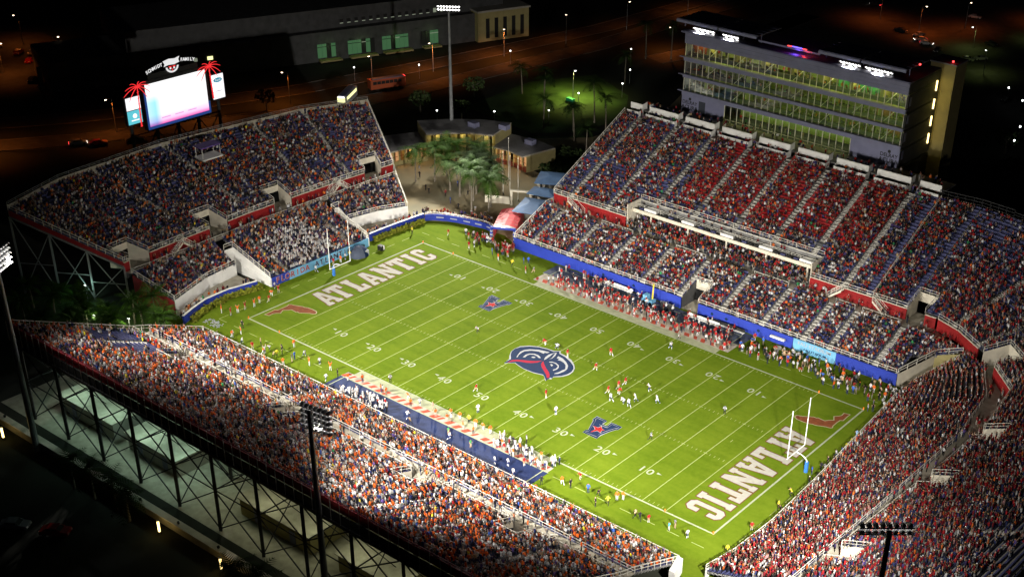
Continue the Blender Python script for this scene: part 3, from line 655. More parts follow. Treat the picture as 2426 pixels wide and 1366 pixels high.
MB().poly([(-38, 36, 0), (-38, 47, 0), (-38, 47, 6.5), (-38, 36, 2.3)], M['cream']).build('end_wall', west)
MB().poly([(-38.02, 49.6, 0), (-38.02, 75.4, 0), (-38.02, 75.4, 21), (-38.02, 49.6, 8.9)], M['cream']).build('end_wall', west)
# rails part-way up the lower bowl
for i in (1, 3, 5, 7, 8):
    xs = [-33.2, -23.0, -13.0, -3.2, 5.9, 16.2, 25.8, 35.0, 40.8, 50.5]
    rb = MB(); railing(rb, z3([(xs[i] + .8, 46.9), (xs[i + 1] - .8, 46.9)], 6.6), M['rail'], 1.0); rb.build('row_railing', west)
# suite terraces at the top: two tiers of white parapets with open gaps at the aisles
edges = [-37.6] + [a for a in WA[:-1]] + [41.4]
for t, (y, z0, z1) in enumerate(((75.6, 20.9, 22.15), (77.6, 22.0, 23.35))):
    for a, c in zip(edges[:-1], edges[1:]):
        x0 = a + (1.0 if a > -37 else 0) - .35 * t; x1 = c - (1.0 if c < 41 else 0) - .35 * t
        p = MB().prism([(x0, y), (x1, y), (x1, y + .22), (x0, y + .22)], z0, z1, M['white']).build('suite_parapet', west)
        for xx, sg in ((x0, -1), (x1, 1)):
            if -37 < xx < 41: MB().poly([(xx, y + .02, z0), (xx + sg * .15, y + 1.7, z0), (xx + sg * .15, y + 1.7, z1 + .35), (xx, y + .02, z1)], M['white']).build('parapet_wing', p)
tb = MB(); tb.prism([(-38, 75.5), (41.4, 75.5), (41.4, 77.5), (-38, 77.5)], 20.6, 20.9, M['concrete_dark']); tb.prism([(-38, 77.85), (41.4, 77.85), (41.4, 84), (-38, 84)], 21.7, 22.0, M['concrete_dark']); tb.build('suite_terrace', west)
rb = MB(); railing(rb, [(41.6, 75.8, 21.3), (50.4, 76.7, 21.3), (57.5, 75.9, 21.3)], M['darksteel'], 1.9, .08, 1.7, 2); rb.build('back_fence', west)
MB().poly([(41.5, 75.7, 0), (57.5, 75.9, 0), (57.5, 75.9, 21.2), (41.5, 75.7, 21.2)], M['darkwall']).build('back_wall', west)
def occW(x, y, i):
    if -12 < x < 34 and y > 58: return .74 + .2 * NZ(x * 1.3, y)
    if x < -14 and 52 < y < 62: return .62 + .25 * NZ(x, y)
    if x > 42: return .84 - .008 * max(0, y - 58) * (x - 40) / 6 + .2 * NZ(x, y)
    return .88 + .1 * NZ(x, y)
Lw.fill('west', lambda x, y, i: .93, .25); Uw.fill('west', occW, .2); Lm.fill('west', lambda x, y, i: .8, .6)
for x in np.arange(-37, 55, .62):
    if random.random() < .5: CROWD.append((x, random.uniform(47.3, 49.2), 6.6, random.uniform(-2.4, -.7), 'west', 1.0))
for x in np.arange(-37, 41, .6):
    if random.random() < .45: CROWD.append((x, random.uniform(76.0, 77.3), 20.9, -PI / 2, 'west', .7))
    if random.random() < .5: CROWD.append((x, random.uniform(78.2, 82), 22.0, -PI / 2 + random.gauss(0, .8), 'west', .9))
for x in np.arange(-16.5, 27.5, .8):
    if random.random() < .35: CROWD.append((x, random.uniform(53.3, 54.2), 10.06, -PI / 2, 'west', .6))

# ---------------- end stand (student section) with the wrapping corner ----------------
end = empty('grandstand', label='packed end grandstand in red with a curving corner, nearest to the right edge', cat='grandstand', group='grandstands round the field')
ef = [(58.6, 36.2), (58.2, 30), (58.9, 22), (59.8, 10), (60.8, -4), (61.4, -18), (61.0, -28), (59.9, -34.2)]
eb = [(64.4, 44.4), (69.4, 40.6), (73.8, 31.6), (75.7, 16), (75.3, 2), (74.9, -12), (74.2, -26), (73.8, -36)]
Le = Deck(ef, eb, 1.1, 6.4, 18)
Le.aisles = [Le.u_of((59.6, 13)), Le.u_of((61.2, -12))]
Le.terrace(end, M['concrete_dark']); Le.seats(end, lambda x, y: 'seatblue'); Le.stairs(end)
# corner rows between the west stand and the tunnel mouth
Lc = Deck([(55.6, 40.8), (58.9, 43.6)], [(55.6, 46.6), (63.4, 45.0)], 4.2, 6.5, 7); Lc.terrace(end, M['concrete_dark']); Lc.seats(end, lambda x, y: 'seatblue')
uf = [(53.5, 49.6), (56, 49.55), (61, 47.6), (66.8, 43.4), (71.5, 39.3), (77.6, 32.5), (79.2, 18), (79.0, 3.4), (78.0, -7), (77.4, -17), (76.6, -28), (76.2, -36)]
ub = [(57.5, 75.8), (63, 74.5), (76, 70), (88, 62), (97, 52), (103.5, 38), (105.2, 20), (105.2, 4), (104.6, -8), (104, -18), (103.4, -28), (103, -36)]
Ue = Deck(uf, ub, 9.0, 21.2, 31)
Ue.holes = [(Ue.u_of((68.2, 42.2)), Ue.u_of((71.8, 39)), 0, 5), (Ue.u_of((79.2, 17)), Ue.u_of((79.1, 12.6)), 0, 5), (Ue.u_of((78.6, -1)), Ue.u_of((78.2, -5.4)), 0, 5), (Ue.u_of((76.7, -26)), Ue.u_of((76.4, -30.5)), 0, 5)]
Ue.aisles = [Ue.u_of(p) for p in ((59.5, 48.2), (66, 44), (75.5, 35), (79.1, 22), (78.9, 7.5), (78.2, -10), (77.2, -20))]
Ue.terrace(end, M['concrete_dark']); Ue.seats(end, lambda x, y: 'seatblue'); Ue.stairs(end); Ue.hole_walls(end, 6.5, M['cream'])
win = [(55.6, 46.6), (63.8, 44.9), (69.4, 40.6), (73.8, 31.6), (75.7, 16), (75.3, 2), (74.9, -12), (74.2, -26), (73.8, -36)]
wout = [(55.6, 49.55), (64.0, 45.4), (71.5, 39.3), (77.6, 32.5), (79.2, 18), (78.9, 1), (77.7, -14), (76.6, -28), (76.2, -36)]
wout[1] = (64.9, 45.0)
walkway(end, win, wout, 6.45)
for seg in (uf[1:4], [uf[4], uf[5], uf[6]], uf[6:8], uf[7:9], uf[9:12]):
    wall_panels(end, 'red_wall', seg, 6.5, 8.9, M['red'], M['cream'], skip=[((79.15, 14.8), 2.3), ((78.4, -3.2), 2.3), ((76.55, -28.2), 2.3), ((70, 40.6), 2.4)])
rb = MB(); railing(rb, z3(uf[1:4], 9.05), M['rail']); rb.build('concourse_railing', end)
rb = MB(); railing(rb, z3(uf[4:7], 9.05), M['rail']); rb.build('concourse_railing', end)
rb = MB(); railing(rb, z3([(79.1, 12.4), (78.7, -.9)], 9.05), M['rail']); rb.build('concourse_railing', end)
rb = MB(); railing(rb, z3([(78.1, -5.6), (76.7, -26)], 9.05), M['rail']); rb.build('concourse_railing', end)
rb = MB(); railing(rb, z3(win[2:], 6.5), M['rail'], 1.0, .06, 2.0); rb.build('row_railing', end)
wall_panels(end, 'front_wall', ef[1:], 0, 1.5, M['white'], None, .2, 8)
rb = MB(); railing(rb, z3(ef[1:], 1.5), M['rail'], .95, .07, 2.0); rb.build('front_railing', end)
# corner tunnel: cream retaining walls, concrete floor
tn = MB(); tn.poly([(55.35, 36.1, 0), (58.9, 43.6, 0), (58.9, 43.6, 4.6), (55.35, 36.1, 2.5)], M['cream']); tn.poly([(58.9, 43.6, 0), (63.6, 44.4, 0), (63.6, 44.4, 6.2), (58.9, 43.6, 4.6)], M['stuccoy'])
tn.poly([(58.3, 36.0, 0), (64.3, 44.2, 0), (64.3, 44.2, 5.6), (58.3, 36.0, 1.2)], M['cream']); tn.poly([(55.4, 36.1, .006), (58.3, 36, .006), (64.3, 44.2, .006), (58.9, 43.6, .006)], M['concrete'])
tn.build('corner_tunnel', end)
rb = MB(); railing(rb, [(55.35, 36.1, 2.5), (58.9, 43.6, 4.7), (63.6, 44.6, 6.4)], M['rail'], 1.1, .08); railing(rb, [(58.4, 36.0, 1.3), (64.3, 44.2, 6.0)], M['rail'], 1.1, .08); rb.build('tunnel_railing', end)
MB().poly([(p[0], p[1], 0) for p in ub[::-1]] if False else [(103, -36, 0), (76.2, -36, 0), (76.2, -36, 9), (103, -36, 21)], M['concrete_dark']).build('end_wall', end)
bw = MB(); bw.strip(z3(ub, 0), z3(ub, 21.0), M['darkwall']); bw.build('back_wall', end)
rb = MB(); railing(rb, z3(ub, 21.2), M['darksteel'], 1.6, .08, 2.2, 2); rb.build('back_fence', end)
def occE(x, y, i):
    if x > 92 and y < 0: return .95 - .06 * (i - 16) + .1 * NZ(x, y)
    if y > 38: return .86 - .018 * max(0, i - 6) + .22 * NZ(x, y)
    return .95 - .012 * max(0, i - 14)
Le.fill('end', lambda x, y, i: .98, .75, .48); Ue.fill('end', occE, .6, .50); Lc.fill('end', lambda x, y, i: .9, .3)
for k in range(len(win) - 1):
    a, c = Vector(win[k]), Vector(win[k + 1]); e = Vector(wout[k]); L = (c - a).length
    for q in range(int(L * .6)):
        t = random.random(); s = random.random() ** 1.7 * .8 + .05; p = a.lerp(c, t).lerp(Vector(wout[k]).lerp(Vector(wout[k + 1]), t), s)
        CROWD.append((p.x, p.y, 6.47, random.uniform(0, 6.28), 'end', 1.0))

# ---------------- near stand, seen from behind on its steel frame ----------------
near = empty('grandstand', label='near grandstand seen from behind on a dark steel frame, crowd in orange and white', cat='grandstand', group='grandstands round the field')
NX = [-54, -30, 0, 30, 56]
Ln = Deck([(x, -35.6) for x in NX], [(x, -46.8) for x in NX], 1.7, 6.4, 14)
Ln.aisles = [Ln.u_of((x, -35.6)) for x in (-44, -31, -18, -5, 8, 21, 34, 46)]
Ln.terrace(near, M['concrete_dark']); Ln.seats(near, lambda x, y: 'seatblue'); Ln.stairs(near)
Un = Deck([(x, -50.2) for x in NX], [(x, -72.3) for x in NX], 7.6, 17.3, 26)
NPORT = [-38.5, -10.8, 18.2, 38.6]
Un.holes = [(Un.u_of((x - 2.3, -50.2)), Un.u_of((x + 2.3, -50.2)), 0, 5) for x in NPORT]
Un.aisles = [Un.u_of((x, -50.2)) for x in (-47, -31, -18, -4, 8, 26, 46)]
Un.terrace(near, M['concrete_dark']); Un.seats(near, lambda x, y: 'seatblue'); Un.stairs(near); Un.hole_walls(near, 6.4, M['cream'])
walkway(near, [(-54, -46.8), (56, -46.8)], [(-54, -50.2), (56, -50.2)], 6.42)
wall_panels(near, 'red_wall', [(-54, -50.15), (56, -50.15)], 6.45, 7.6, M['red'], M['cream'], skip=[((x, -50.15), 2.35) for x in NPORT])
xs = [-54] + [v for x in NPORT for v in (x - 2.4, x + 2.4)] + [56]
for a, c in zip(xs[::2], xs[1::2]):
    rb = MB(); railing(rb, z3([(a, -50.2), (c, -50.2)], 7.7), M['rail'], 1.0, .055, 1.9); rb.build('concourse_railing', near)
rb = MB(); railing(rb, z3([(-54, -46.9), (56, -46.9)], 6.45), M['rail'], 1.0, .05, 2.4); rb.build('row_railing', near)
for x in NPORT[:]:
    stair_flight(near, (x + 3.2, -49.4), (x + 5.2, -49.5), 6.45, 7.6, 1.1); stair_flight(near, (x - 3.2, -49.4), (x - 5.2, -49.5), 6.45, 7.6, 1.1)
wall_panels(near, 'front_wall', [(-54, -35.5), (56, -35.5)], 0, 1.9, M['white'], None, .2, 8)
rb = MB(); railing(rb, z3([(-54, -35.5), (56, -35.5)], 1.9), M['rail'], .95, .06, 2.0); rb.build('front_railing', near)
rb = MB(); railing(rb, [(-54, -35.6, 1.8), (-54, -46.8, 6.5), (-54, -50.2, 7.6), (-54, -72.3, 17.4)], M['rail'], 1.15, .07, 1.8); rb.build('end_railing', near)
rb = MB(); railing(rb, [(56, -35.6, 1.8), (56, -46.8, 6.5), (56, -50.2, 7.6), (56, -72.3, 17.4)], M['rail'], 1.15, .07, 1.8); rb.build('end_railing', near)
MB().prism([(55.6, -35.4), (56.6, -35.4), (57.6, -39), (56.6, -39)], 0, 2.6, M['white']).build('end_wall', near)
# back: crimson fascia, back railing posts, underside beams, columns with cross bracing
wall_panels(near, 'back_fascia', [(-54.2, -72.45), (56.2, -72.45)], 16.5, 17.9, M['fascia'], None, .16, 9.2)
rb = MB()
for x in np.arange(-54, 56.1, 1.85): rb.bar((x, -72.84, 14.2), (x, -72.84, 18.6), .07, M['rail'])
rb.bar((-54, -72.84, 18.6), (56, -72.84, 18.6), .07, M['fascia']); rb.bar((-54, -72.84, 18.2), (56, -72.84, 18.2), .05, M['fascia']); rb.build('back_railing', near)
MB().bar((-54, -72.7, 14.6), (56, -72.7, 14.6), .35, M['darksteel']).build('rear_beam', near)
MB().prism([(-54, -72.75), (56, -72.75), (56, -72.62), (-54, -72.62)], 14.9, 16.45, M['darksteel']).build('rear_cladding', near)
MB().bar((-54, -62.3, 11.9), (56, -62.3, 11.9), .3, M['darksteel']).build('rear_beam', near)
cols = list(np.arange(-52.5, 56, 9.9))
for k, x in enumerate(cols):
    f = empty('steel_frame'); f.parent = near
    for y, zt in ((-72.2, 14.4), (-62.3, 11.6), (-52.5, 7.2)):
        MB().bar((x, y, 0), (x, y, zt), .33, M['darksteel']).build('column', f)
    def br(p, q, r, nm='brace'): MB().bar(p, q, r, M['darksteel']).build(nm, f)
    br((x, -72.2, 14.2), (x, -50.4, 6.9), .22, 'raker_beam'); br((x, -72.2, .4), (x, -62.3, 11.4), .09); br((x, -62.3, .4), (x, -72.2, 14.0), .09); br((x, -72.2, 7.5), (x, -62.3, 7.5), .11, 'strut')
    if k < len(cols) - 1:
        x2 = cols[k + 1]; br((x, -72.2, 7.4), (x2, -72.2, 7.4), .10, 'strut'); br((x, -62.3, 6.5), (x2, -62.3, 6.5), .12, 'strut')
        for (za, zb) in ((.4, 7.2), (7.6, 14.0)): br((x, -72.2, za), (x2, -72.2, zb), .115); br((x, -72.24, zb), (x2, -72.24, za), .115)
        br((x, -62.3, .4), (x2, -62.3, 6.3), .09); br((x, -62.34, 6.3), (x2, -62.34, .4), .09)
        for t in (.25, .5, .75): br((x, -72.2 + t * 21.8, 14.4 - t * 7.3), (x2, -72.2 + t * 21.8, 14.4 - t * 7.3), .12, 'purlin')
def occN(x, y, i):
    if -52.5 < x < -38 and 3 <= i < 13 and x < -37 - (i - 3) * .5: return .06
    return .93 + .1 * NZ(x * .8, y)
Ln.fill('near', lambda x, y, i: .95, .35, .52); Un.fill('near', occN, .3, .52)
for x in np.arange(-53, 55, .7):
    if random.random() < .8: CROWD.append((x, random.uniform(-49.8, -47.1), 6.45, random.uniform(0, 6.28), 'near', 1.0))

# ---------------- far stand with its splayed ends ----------------
far = empty('grandstand', label='far end grandstand with angled sides in front of the video scoreboard', cat='grandstand', group='grandstands round the field')
fw = [(-76.6, -34.6), (-76.9, -20), (-77.4, 0), (-77.2, 15), (-76.4, 37.3)]
fo = [(-78.2, -35.2), (-79, -20), (-79.9, 0), (-79.5, 15), (-78.2, 38.6)]
ft = [(-96.8, -46.6), (-102.2, -32), (-104.4, -6), (-102.3, 12.5), (-100, 30), (-93.6, 45.9)]
fo6 = [(-78.2, -35.2), (-79, -22), (-79.9, -3), (-79.7, 11), (-79.2, 25), (-78.2, 38.6)]
Lf1 = Deck([(-62.6, -11.8), (-62.6, 1.5), (-62.6, 14.8)], [(-77.2, -12.2), (-77.5, 1.5), (-77.2, 15.2)], 1.6, 6.4, 17)
Lf1.aisles = [Lf1.u_of((-62.6, -7.4)), Lf1.u_of((-62.6, 10.8))]
Lf2 = Deck([(-66.4, -32.6), (-70.2, -22), (-71.0, -14.4)], [(-76.6, -34.6), (-76.9, -22), (-77.2, -14.4)], 3.0, 6.4, 10); Lf2.aisles = [Lf2.u_of((-70, -23))]
Lf3 = Deck([(-71.2, 17.4), (-69.8, 25), (-67.0, 31.4)], [(-77.2, 17.4), (-76.9, 27), (-76.4, 37.3)], 3.0, 6.4, 10); Lf3.aisles = [Lf3.u_of((-69.9, 24))]
for d in (Lf1, Lf2, Lf3): d.terrace(far, M['concrete_dark']); d.seats(far, lambda x, y: 'seatblue'); d.stairs(far)
Uf = Deck(fo6, ft, 8.6, 17.9, 26)
FP_ = [(-78.5, -31.4), (-79.5, -11.0), (-79.85, 6.6), (-78.9, 32.6)]
Uf.holes = [(Uf.u_of((p[0], p[1] - 2.3)), Uf.u_of((p[0], p[1] + 2.3)), 0, 5) for p in FP_]
Uf.aisles = [Uf.u_of(p) for p in ((-78.8, -24.5), (-79.6, -16), (-79.9, -2), (-79.4, 15), (-79.0, 26))]
Uf.terrace(far, M['concrete_dark']); Uf.seats(far, lambda x, y: 'seatblue'); Uf.stairs(far); Uf.hole_walls(far, 6.5, M['cream'])
walkway(far, fw, fo, 6.45)
wall_panels(far, 'red_wall', fo6, 6.5, 8.5, M['red'], M['cream'], skip=[(p, 2.5) for p in FP_])
sg = [fo6[0][1]] + [v for p in FP_ for v in (p[1] - 2.4, p[1] + 2.4)] + [fo6[-1][1]]
for a, c in zip(sg[::2], sg[1::2]):
    pts = [tuple(Uf.P(Uf.u_of((np.interp(y, [p[1] for p in fo6], [p[0] for p in fo6]), y)), 0)) for y in np.linspace(a, c, 4)]
    rb = MB(); railing(rb, z3(pts, 8.65), M['rail'], 1.0, .06, 1.7); rb.build('concourse_railing', far)
rb = MB(); railing(rb, z3(fw, 6.5), M['rail'], 1.0, .055, 2.0); rb.build('row_railing', far)
stair_flight(far, (-78.2, -24.4), (-78.4, -21.4), 6.5, 8.6); stair_flight(far, (-78.2, -18.6), (-78.4, -21.2), 6.5, 8.6)
stair_flight(far, (-78.6, 18.6), (-78.6, 21.6), 6.5, 8.6); stair_flight(far, (-78.4, 24.6), (-78.5, 21.8), 6.5, 8.6)
# banner wall FLORIDA ATLANTIC in front of the band
nb = 6
for k in range(nb):
    y0 = -12 + 27.0 * k / nb; y1 = -12 + 27.0 * (k + 1) / nb
    MB().prism([(-62.5, y0 + .01), (-62.3, y0 + .01), (-62.3, y1 - .01), (-62.5, y1 - .01)], 0, 1.95, M['ltblue'] if k % 2 else M['blue' if k == 0 else 'ltblue']).build('banner_panel', far)
for i, ch in enumerate('FLORIDA ATLANTIC'):
    if ch == ' ': continue
    y = -10.6 + i * 1.33
    put_text('banner_letter_edge', ch, 1.75, M['logowhite'], (-62.27, y, 1.0), (0, 1, 0), (0, 0, 1), far, .07, .01)
    put_text('banner_letter', ch, 1.75, M['red' if i < 8 else 'navy'], (-62.25, y, 1.0), (0, 1, 0), (0, 0, 1), far, .01, .012)
# accessible side platforms: white back wall, blue field wall
for nm, wpts, bpts in (('l', [(-66.2, -32.8), (-70.1, -22), (-70.9, -14.2)], [(-62.2, -34.2), (-63.6, -31), (-65.0, -26.6), (-65.2, -21), (-63.9, -14.6)]), ('r', [(-71.1, 17.2), (-69.6, 25), (-66.6, 31.6)], [(-64.2, 17.2), (-64.2, 22.0), (-63.9, 27), (-63.4, 33.4)])):
    wall_panels(far, 'white_wall', wpts, 0, 3.3, M['white'], None, .2, 6)
    rb = MB(); railing(rb, z3(wpts, 3.3), M['rail'], 1.0, .06, 1.8); rb.build('wall_railing', far)
    wall_panels(far, 'field_wall_pad', bpts, 0, 1.75, M['blue'], M['white'], .25, 5)
    n = min(len(wpts), len(bpts)); bq = [bpts[int(round(i * (len(bpts) - 1) / (len(wpts) - 1)))] for i in range(len(wpts))]
    MB().strip(z3(bq, .75), z3(wpts, .75), M['concrete']).build('platform', far)
    for k in range(34):
        t = random.random(); q = t * (len(bpts) - 1); j = int(q); p = Vector(bpts[j]).lerp(Vector(bpts[j + 1]), q - j); CROWD.append((p.x - random.uniform(.5, 1.4), p.y, .76, 0, 'far', .8))
for y, s in ((-12.2, -1), (15.2, 1)):
    pr = MB(); pr.poly([(-62.6, y, 0), (-74, y, 0), (-74, y, 5.6), (-62.6, y, 2.2)], M['white']); pr.prism([(-62.4, y - .15), (-62.4, y + .15), (-74, y + .15), (-74, y - .15)], 0, 1.9, M['white']); pr.build('ramp_wall', far)
    y2 = y + s * 2.2; pr = MB(); pr.poly([(-74, y, 0), (-74, y2, 0), (-74, y2, 2.5), (-74, y, 2.5)], M['black']); pr.poly([(-74, y, 2.5), (-74, y2, 2.5), (-74, y2, 5.4), (-74, y, 5.4)], M['white']); pr.poly([(-70.8, y2, 0), (-74, y2, 0), (-74, y2, 5.4), (-70.8, y2, 3.4)], M['white']); pr.build('portal', far)
    rb = MB(); railing(rb, [(-62.6, y, 2.0), (-74, y, 5.6), (-74, y2, 5.6)], M['rail'], 1.1, .07, 1.6); rb.build('ramp_railing', far)
for (p, q, t) in ((fo6[0], ft[0], 1), (fo6[-1], ft[-1], 0)):
    rb = MB(); railing(rb, [(*p, 8.7), (*q, 18.0)], M['rail'], 1.15, .07, 1.8); rb.build('end_railing', far)
    MB().poly([(*p, 7.5), (*q, 16.6), (*q, 18.0), (*p, 8.7)], M['fascia'] if t else M['cream']).build('end_fascia', far)
rb = MB(); railing(rb, [(-66.4, -32.8, 3.2), (-76.6, -34.8, 6.6)], M['rail'], 1.15, .07, 1.6); rb.build('end_railing', far)
rb = MB(); railing(rb, [(-66.8, 31.6, 3.2), (-76.4, 37.6, 6.6), (-78.2, 38.7, 8.6)], M['rail'], 1.15, .07, 1.6); rb.build('end_railing', far)
MB().poly([(-66.4, -32.7, 0), (-76.6, -34.7, 0), (-76.6, -34.7, 6.3), (-66.4, -32.7, 2.9)], M['fascia']).build('end_wall', far)
MB().poly([(-66.9, 31.5, 0), (-76.4, 37.4, 0), (-76.4, 37.4, 6.3), (-66.9, 31.5, 2.9)], M['cream']).build('end_wall', far)
wall_panels(far, 'back_parapet', ft, 16.8, 19.0, M['concrete'], None, .2, 8)
rb = MB(); railing(rb, z3(ft, 19.0), M['greysteel'], .7, .05, 2.5); rb.build('back_railing', far)
for (p, q) in ((fo6[0], ft[0]), (fo6[-1], ft[-1]), (fo6[2], ft[2])):
    fr = empty('steel_frame'); fr.parent = far; P = Vector((*p, 7.6)); Q = Vector((*q, 16.6)); ks = [0, .33, .66, 1]
    for k in ks:
        a = P.lerp(Q, k); MB().bar((a.x, a.y, 0), a, .24, M['greysteel']).build('column', fr)
    for k0, k1 in zip(ks[:-1], ks[1:]):
        a, c = P.lerp(Q, k0), P.lerp(Q, k1)
        for p_, q_ in (((a.x, a.y, .4), c), (a, (c.x, c.y, .4)), ((a.x, a.y, a.z * .5), (c.x, c.y, a.z * .5))): MB().bar(p_, q_, .11, M['greysteel']).build('brace', fr)
    MB().bar(P, Q, .25, M['greysteel']).build('raker_beam', fr)
mbk = MB(); mbk.strip(z3(fo6, 5.0), z3(fo6, 6.5), M['darkwall']); mbk.build('concourse_edge', far)
# small camera deck in the upper rows
cd = MB(); cd.prism([(-97, -2.5), (-93.5, -2.8), (-93.5, 2.5), (-97, 2.8)], 16.6, 16.9, M['white']); cd.prism([(-97, -2.5), (-94, -2.8), (-94, 2.5), (-97, 2.8)], 19.2, 19.4, mat('purple_awning', (.12, .06, .30), .7)); cd.build('camera_deck', far)
for (x, y) in ((-96.6, -2.3), (-96.6, 2.3), (-94.2, -2.4), (-94.2, 2.3)): MB().bar((x, y, 16.9), (x, y, 19.2), .07, M['white']).build('deck_post', far)
def occF(x, y, i): return (.82 if i < 18 else .78) + .22 * NZ(x, y)
Lf1.fill('band', lambda x, y, i: .95 if y > -7.5 or i > 9 else .9, .5, .55); Lf2.fill('far', lambda x, y, i: .82 + .2 * NZ(x, y), .25); Lf3.fill('far', lambda x, y, i: .85 + .2 * NZ(x, y), .25)
Uf.fill('far', occF, .2)
for y in np.arange(-34, 37, .7):
    if random.random() < .4: CROWD.append((np.interp(y, [p[1] for p in fo], [p[0] for p in fo]) + random.uniform(.4, 1.8), y, 6.5, random.uniform(0, 6.28), 'far', 1.0))
# plaza fence: curved blue wall with crowd behind
pf = empty('field_wall', label='curved blue field wall closing off the palm plaza', cat='wall')
PW = [(-63.2, 33.6), (-62.0, 35.2), (-59.4, 36.8), (-56, 38.0), (-53, 38.7), (-50.0, 39.3), (-46.5, 39.0)]
wall_panels(pf, 'field_wall_pad', PW, 0, 1.5, M['blue'], None, .2, 3.5)
rb = MB(); railing(rb, z3(PW, 1.5), M['rail'], .5, .05, 1.5); rb.build('railing', pf)
for i in range(1, len(PW) - 1):
    a, c = Vector(PW[i]), Vector(PW[i + 1]); d = (c - a).normalized(); m_ = a.lerp(c, .5) - Vector((-d.y, d.x)) * .125
    MB().box((m_.x, m_.y, .8), (1.7, .04, .28), M['logowhite'], math.atan2(d.y, d.x)).build('wall_lettering_strip', pf)
for k in range(150):
    q = random.random() * (len(PW) - 1.001); j = int(q); a, c = Vector(PW[j]), Vector(PW[j + 1]); p = a.lerp(c, q - j); d = (c - a).normalized(); n = Vector((-d.y, d.x)); off = .5 + random.random() ** 2 * 4
    CROWD.append((p.x + n.x * off, p.y + n.y * off, -.02, math.atan2(-n.y, -n.x) + random.gauss(0, .4), 'far', 1.0))
# hedges in front of the side platforms
for nm, pts in (('left', [(-61.4, -32.6), (-62.8, -29.6), (-64.1, -25.6), (-64.3, -20.6), (-63.0, -14.2)]), ('right', [(-63.2, 17.6), (-63.3, 22), (-62.9, 27), (-62.3, 32.4)])):
    hb = MB()
    for i in range(len(pts) - 1):
        a, c = Vector(pts[i]), Vector(pts[i + 1]); L = (c - a).length
        for k in range(int(L * 40)):
            p = a.lerp(c, random.random()); q = Vector((p.x + random.gauss(0, .3), p.y + random.gauss(0, .12), random.uniform(.05, 1.15))); r = random.uniform(.12, .22)
            u = Vector((random.gauss(0, 1), random.gauss(0, 1), random.gauss(0, 1))).normalized() * r; v = u.orthogonal().normalized() * r
            hb.poly((q - u - v, q + u - v, q + u + v, q - u + v), M['hedge'])
        hb.prism([a + Vector((0.15, 0)), c + Vector((.15, 0)), c - Vector((.15, 0)), a - Vector((.15, 0))], 0, .9, M['hedge'])
    hb.build('hedge', label='low clipped hedge under the blue wall on the %s side of the band banner' % ('map' if nm == 'left' else 'plaza'), cat='hedge', group='hedges below the far stand')
# ================================================================== press building
pb = empty('press_building', label='grey multi-storey press building with lit glass fronts behind the long stand', cat='building')
X0, X1, YF, YB = -28.0, 28.0, 84.0, 99.0
def pbox(name, a, c, m, **k): return MB().box(((a[0] + c[0]) / 2, (a[1] + c[1]) / 2, (a[2] + c[2]) / 2), (c[0] - a[0], c[1] - a[1], c[2] - a[2]), m).build(name, pb, **k)
LEV = [(34.9, 37.8, 'upper'), (30.85, 33.75, 'mid'), (27.0, 29.9, 'low')]
# spandrel bands: stacked metal boards
def band(z0, z1, n, ov=0.0):
    h = (z1 - z0) / n
    for k in range(n): pbox('spandrel_board', (X0 - ov, YF - .25 - .05 * (k % 2), z0 + k * h + .015), (X1 + ov, YF + .2, z0 + (k + 1) * h - .015), M['panel'])
    pbox('ledge', (X0 - .9, YF - .75, z1 - .02), (X1 + .3, YF + .1, z1 + .16), M['panel'])
band(37.85, 40.3, 6); band(33.8, 34.72, 2); band(29.95, 30.68, 2); band(25.9, 26.85, 2)
pbox('parapet_cap', (X0 - .9, YF - .5, 40.32), (X1 + .2, YF + 1.2, 40.62), M['panel'])
for z in (25.7, 29.75, 33.6, 37.7): pbox('floor_slab', (X0, YF + .25, z), (X1, YB, z + .22), M['interior'])
pbox('roof', (X0 + .2, YF + 1.3, 40.0), (X1, YB, 40.3), M['roof'])
pbox('rear_wall', (X0, YB - .3, 22), (X1, YB, 40), M['darkwall']); pbox('side_wall', (X0, YF + .3, 22), (X0 + .3, YB - .35, 40), M['panel']); 
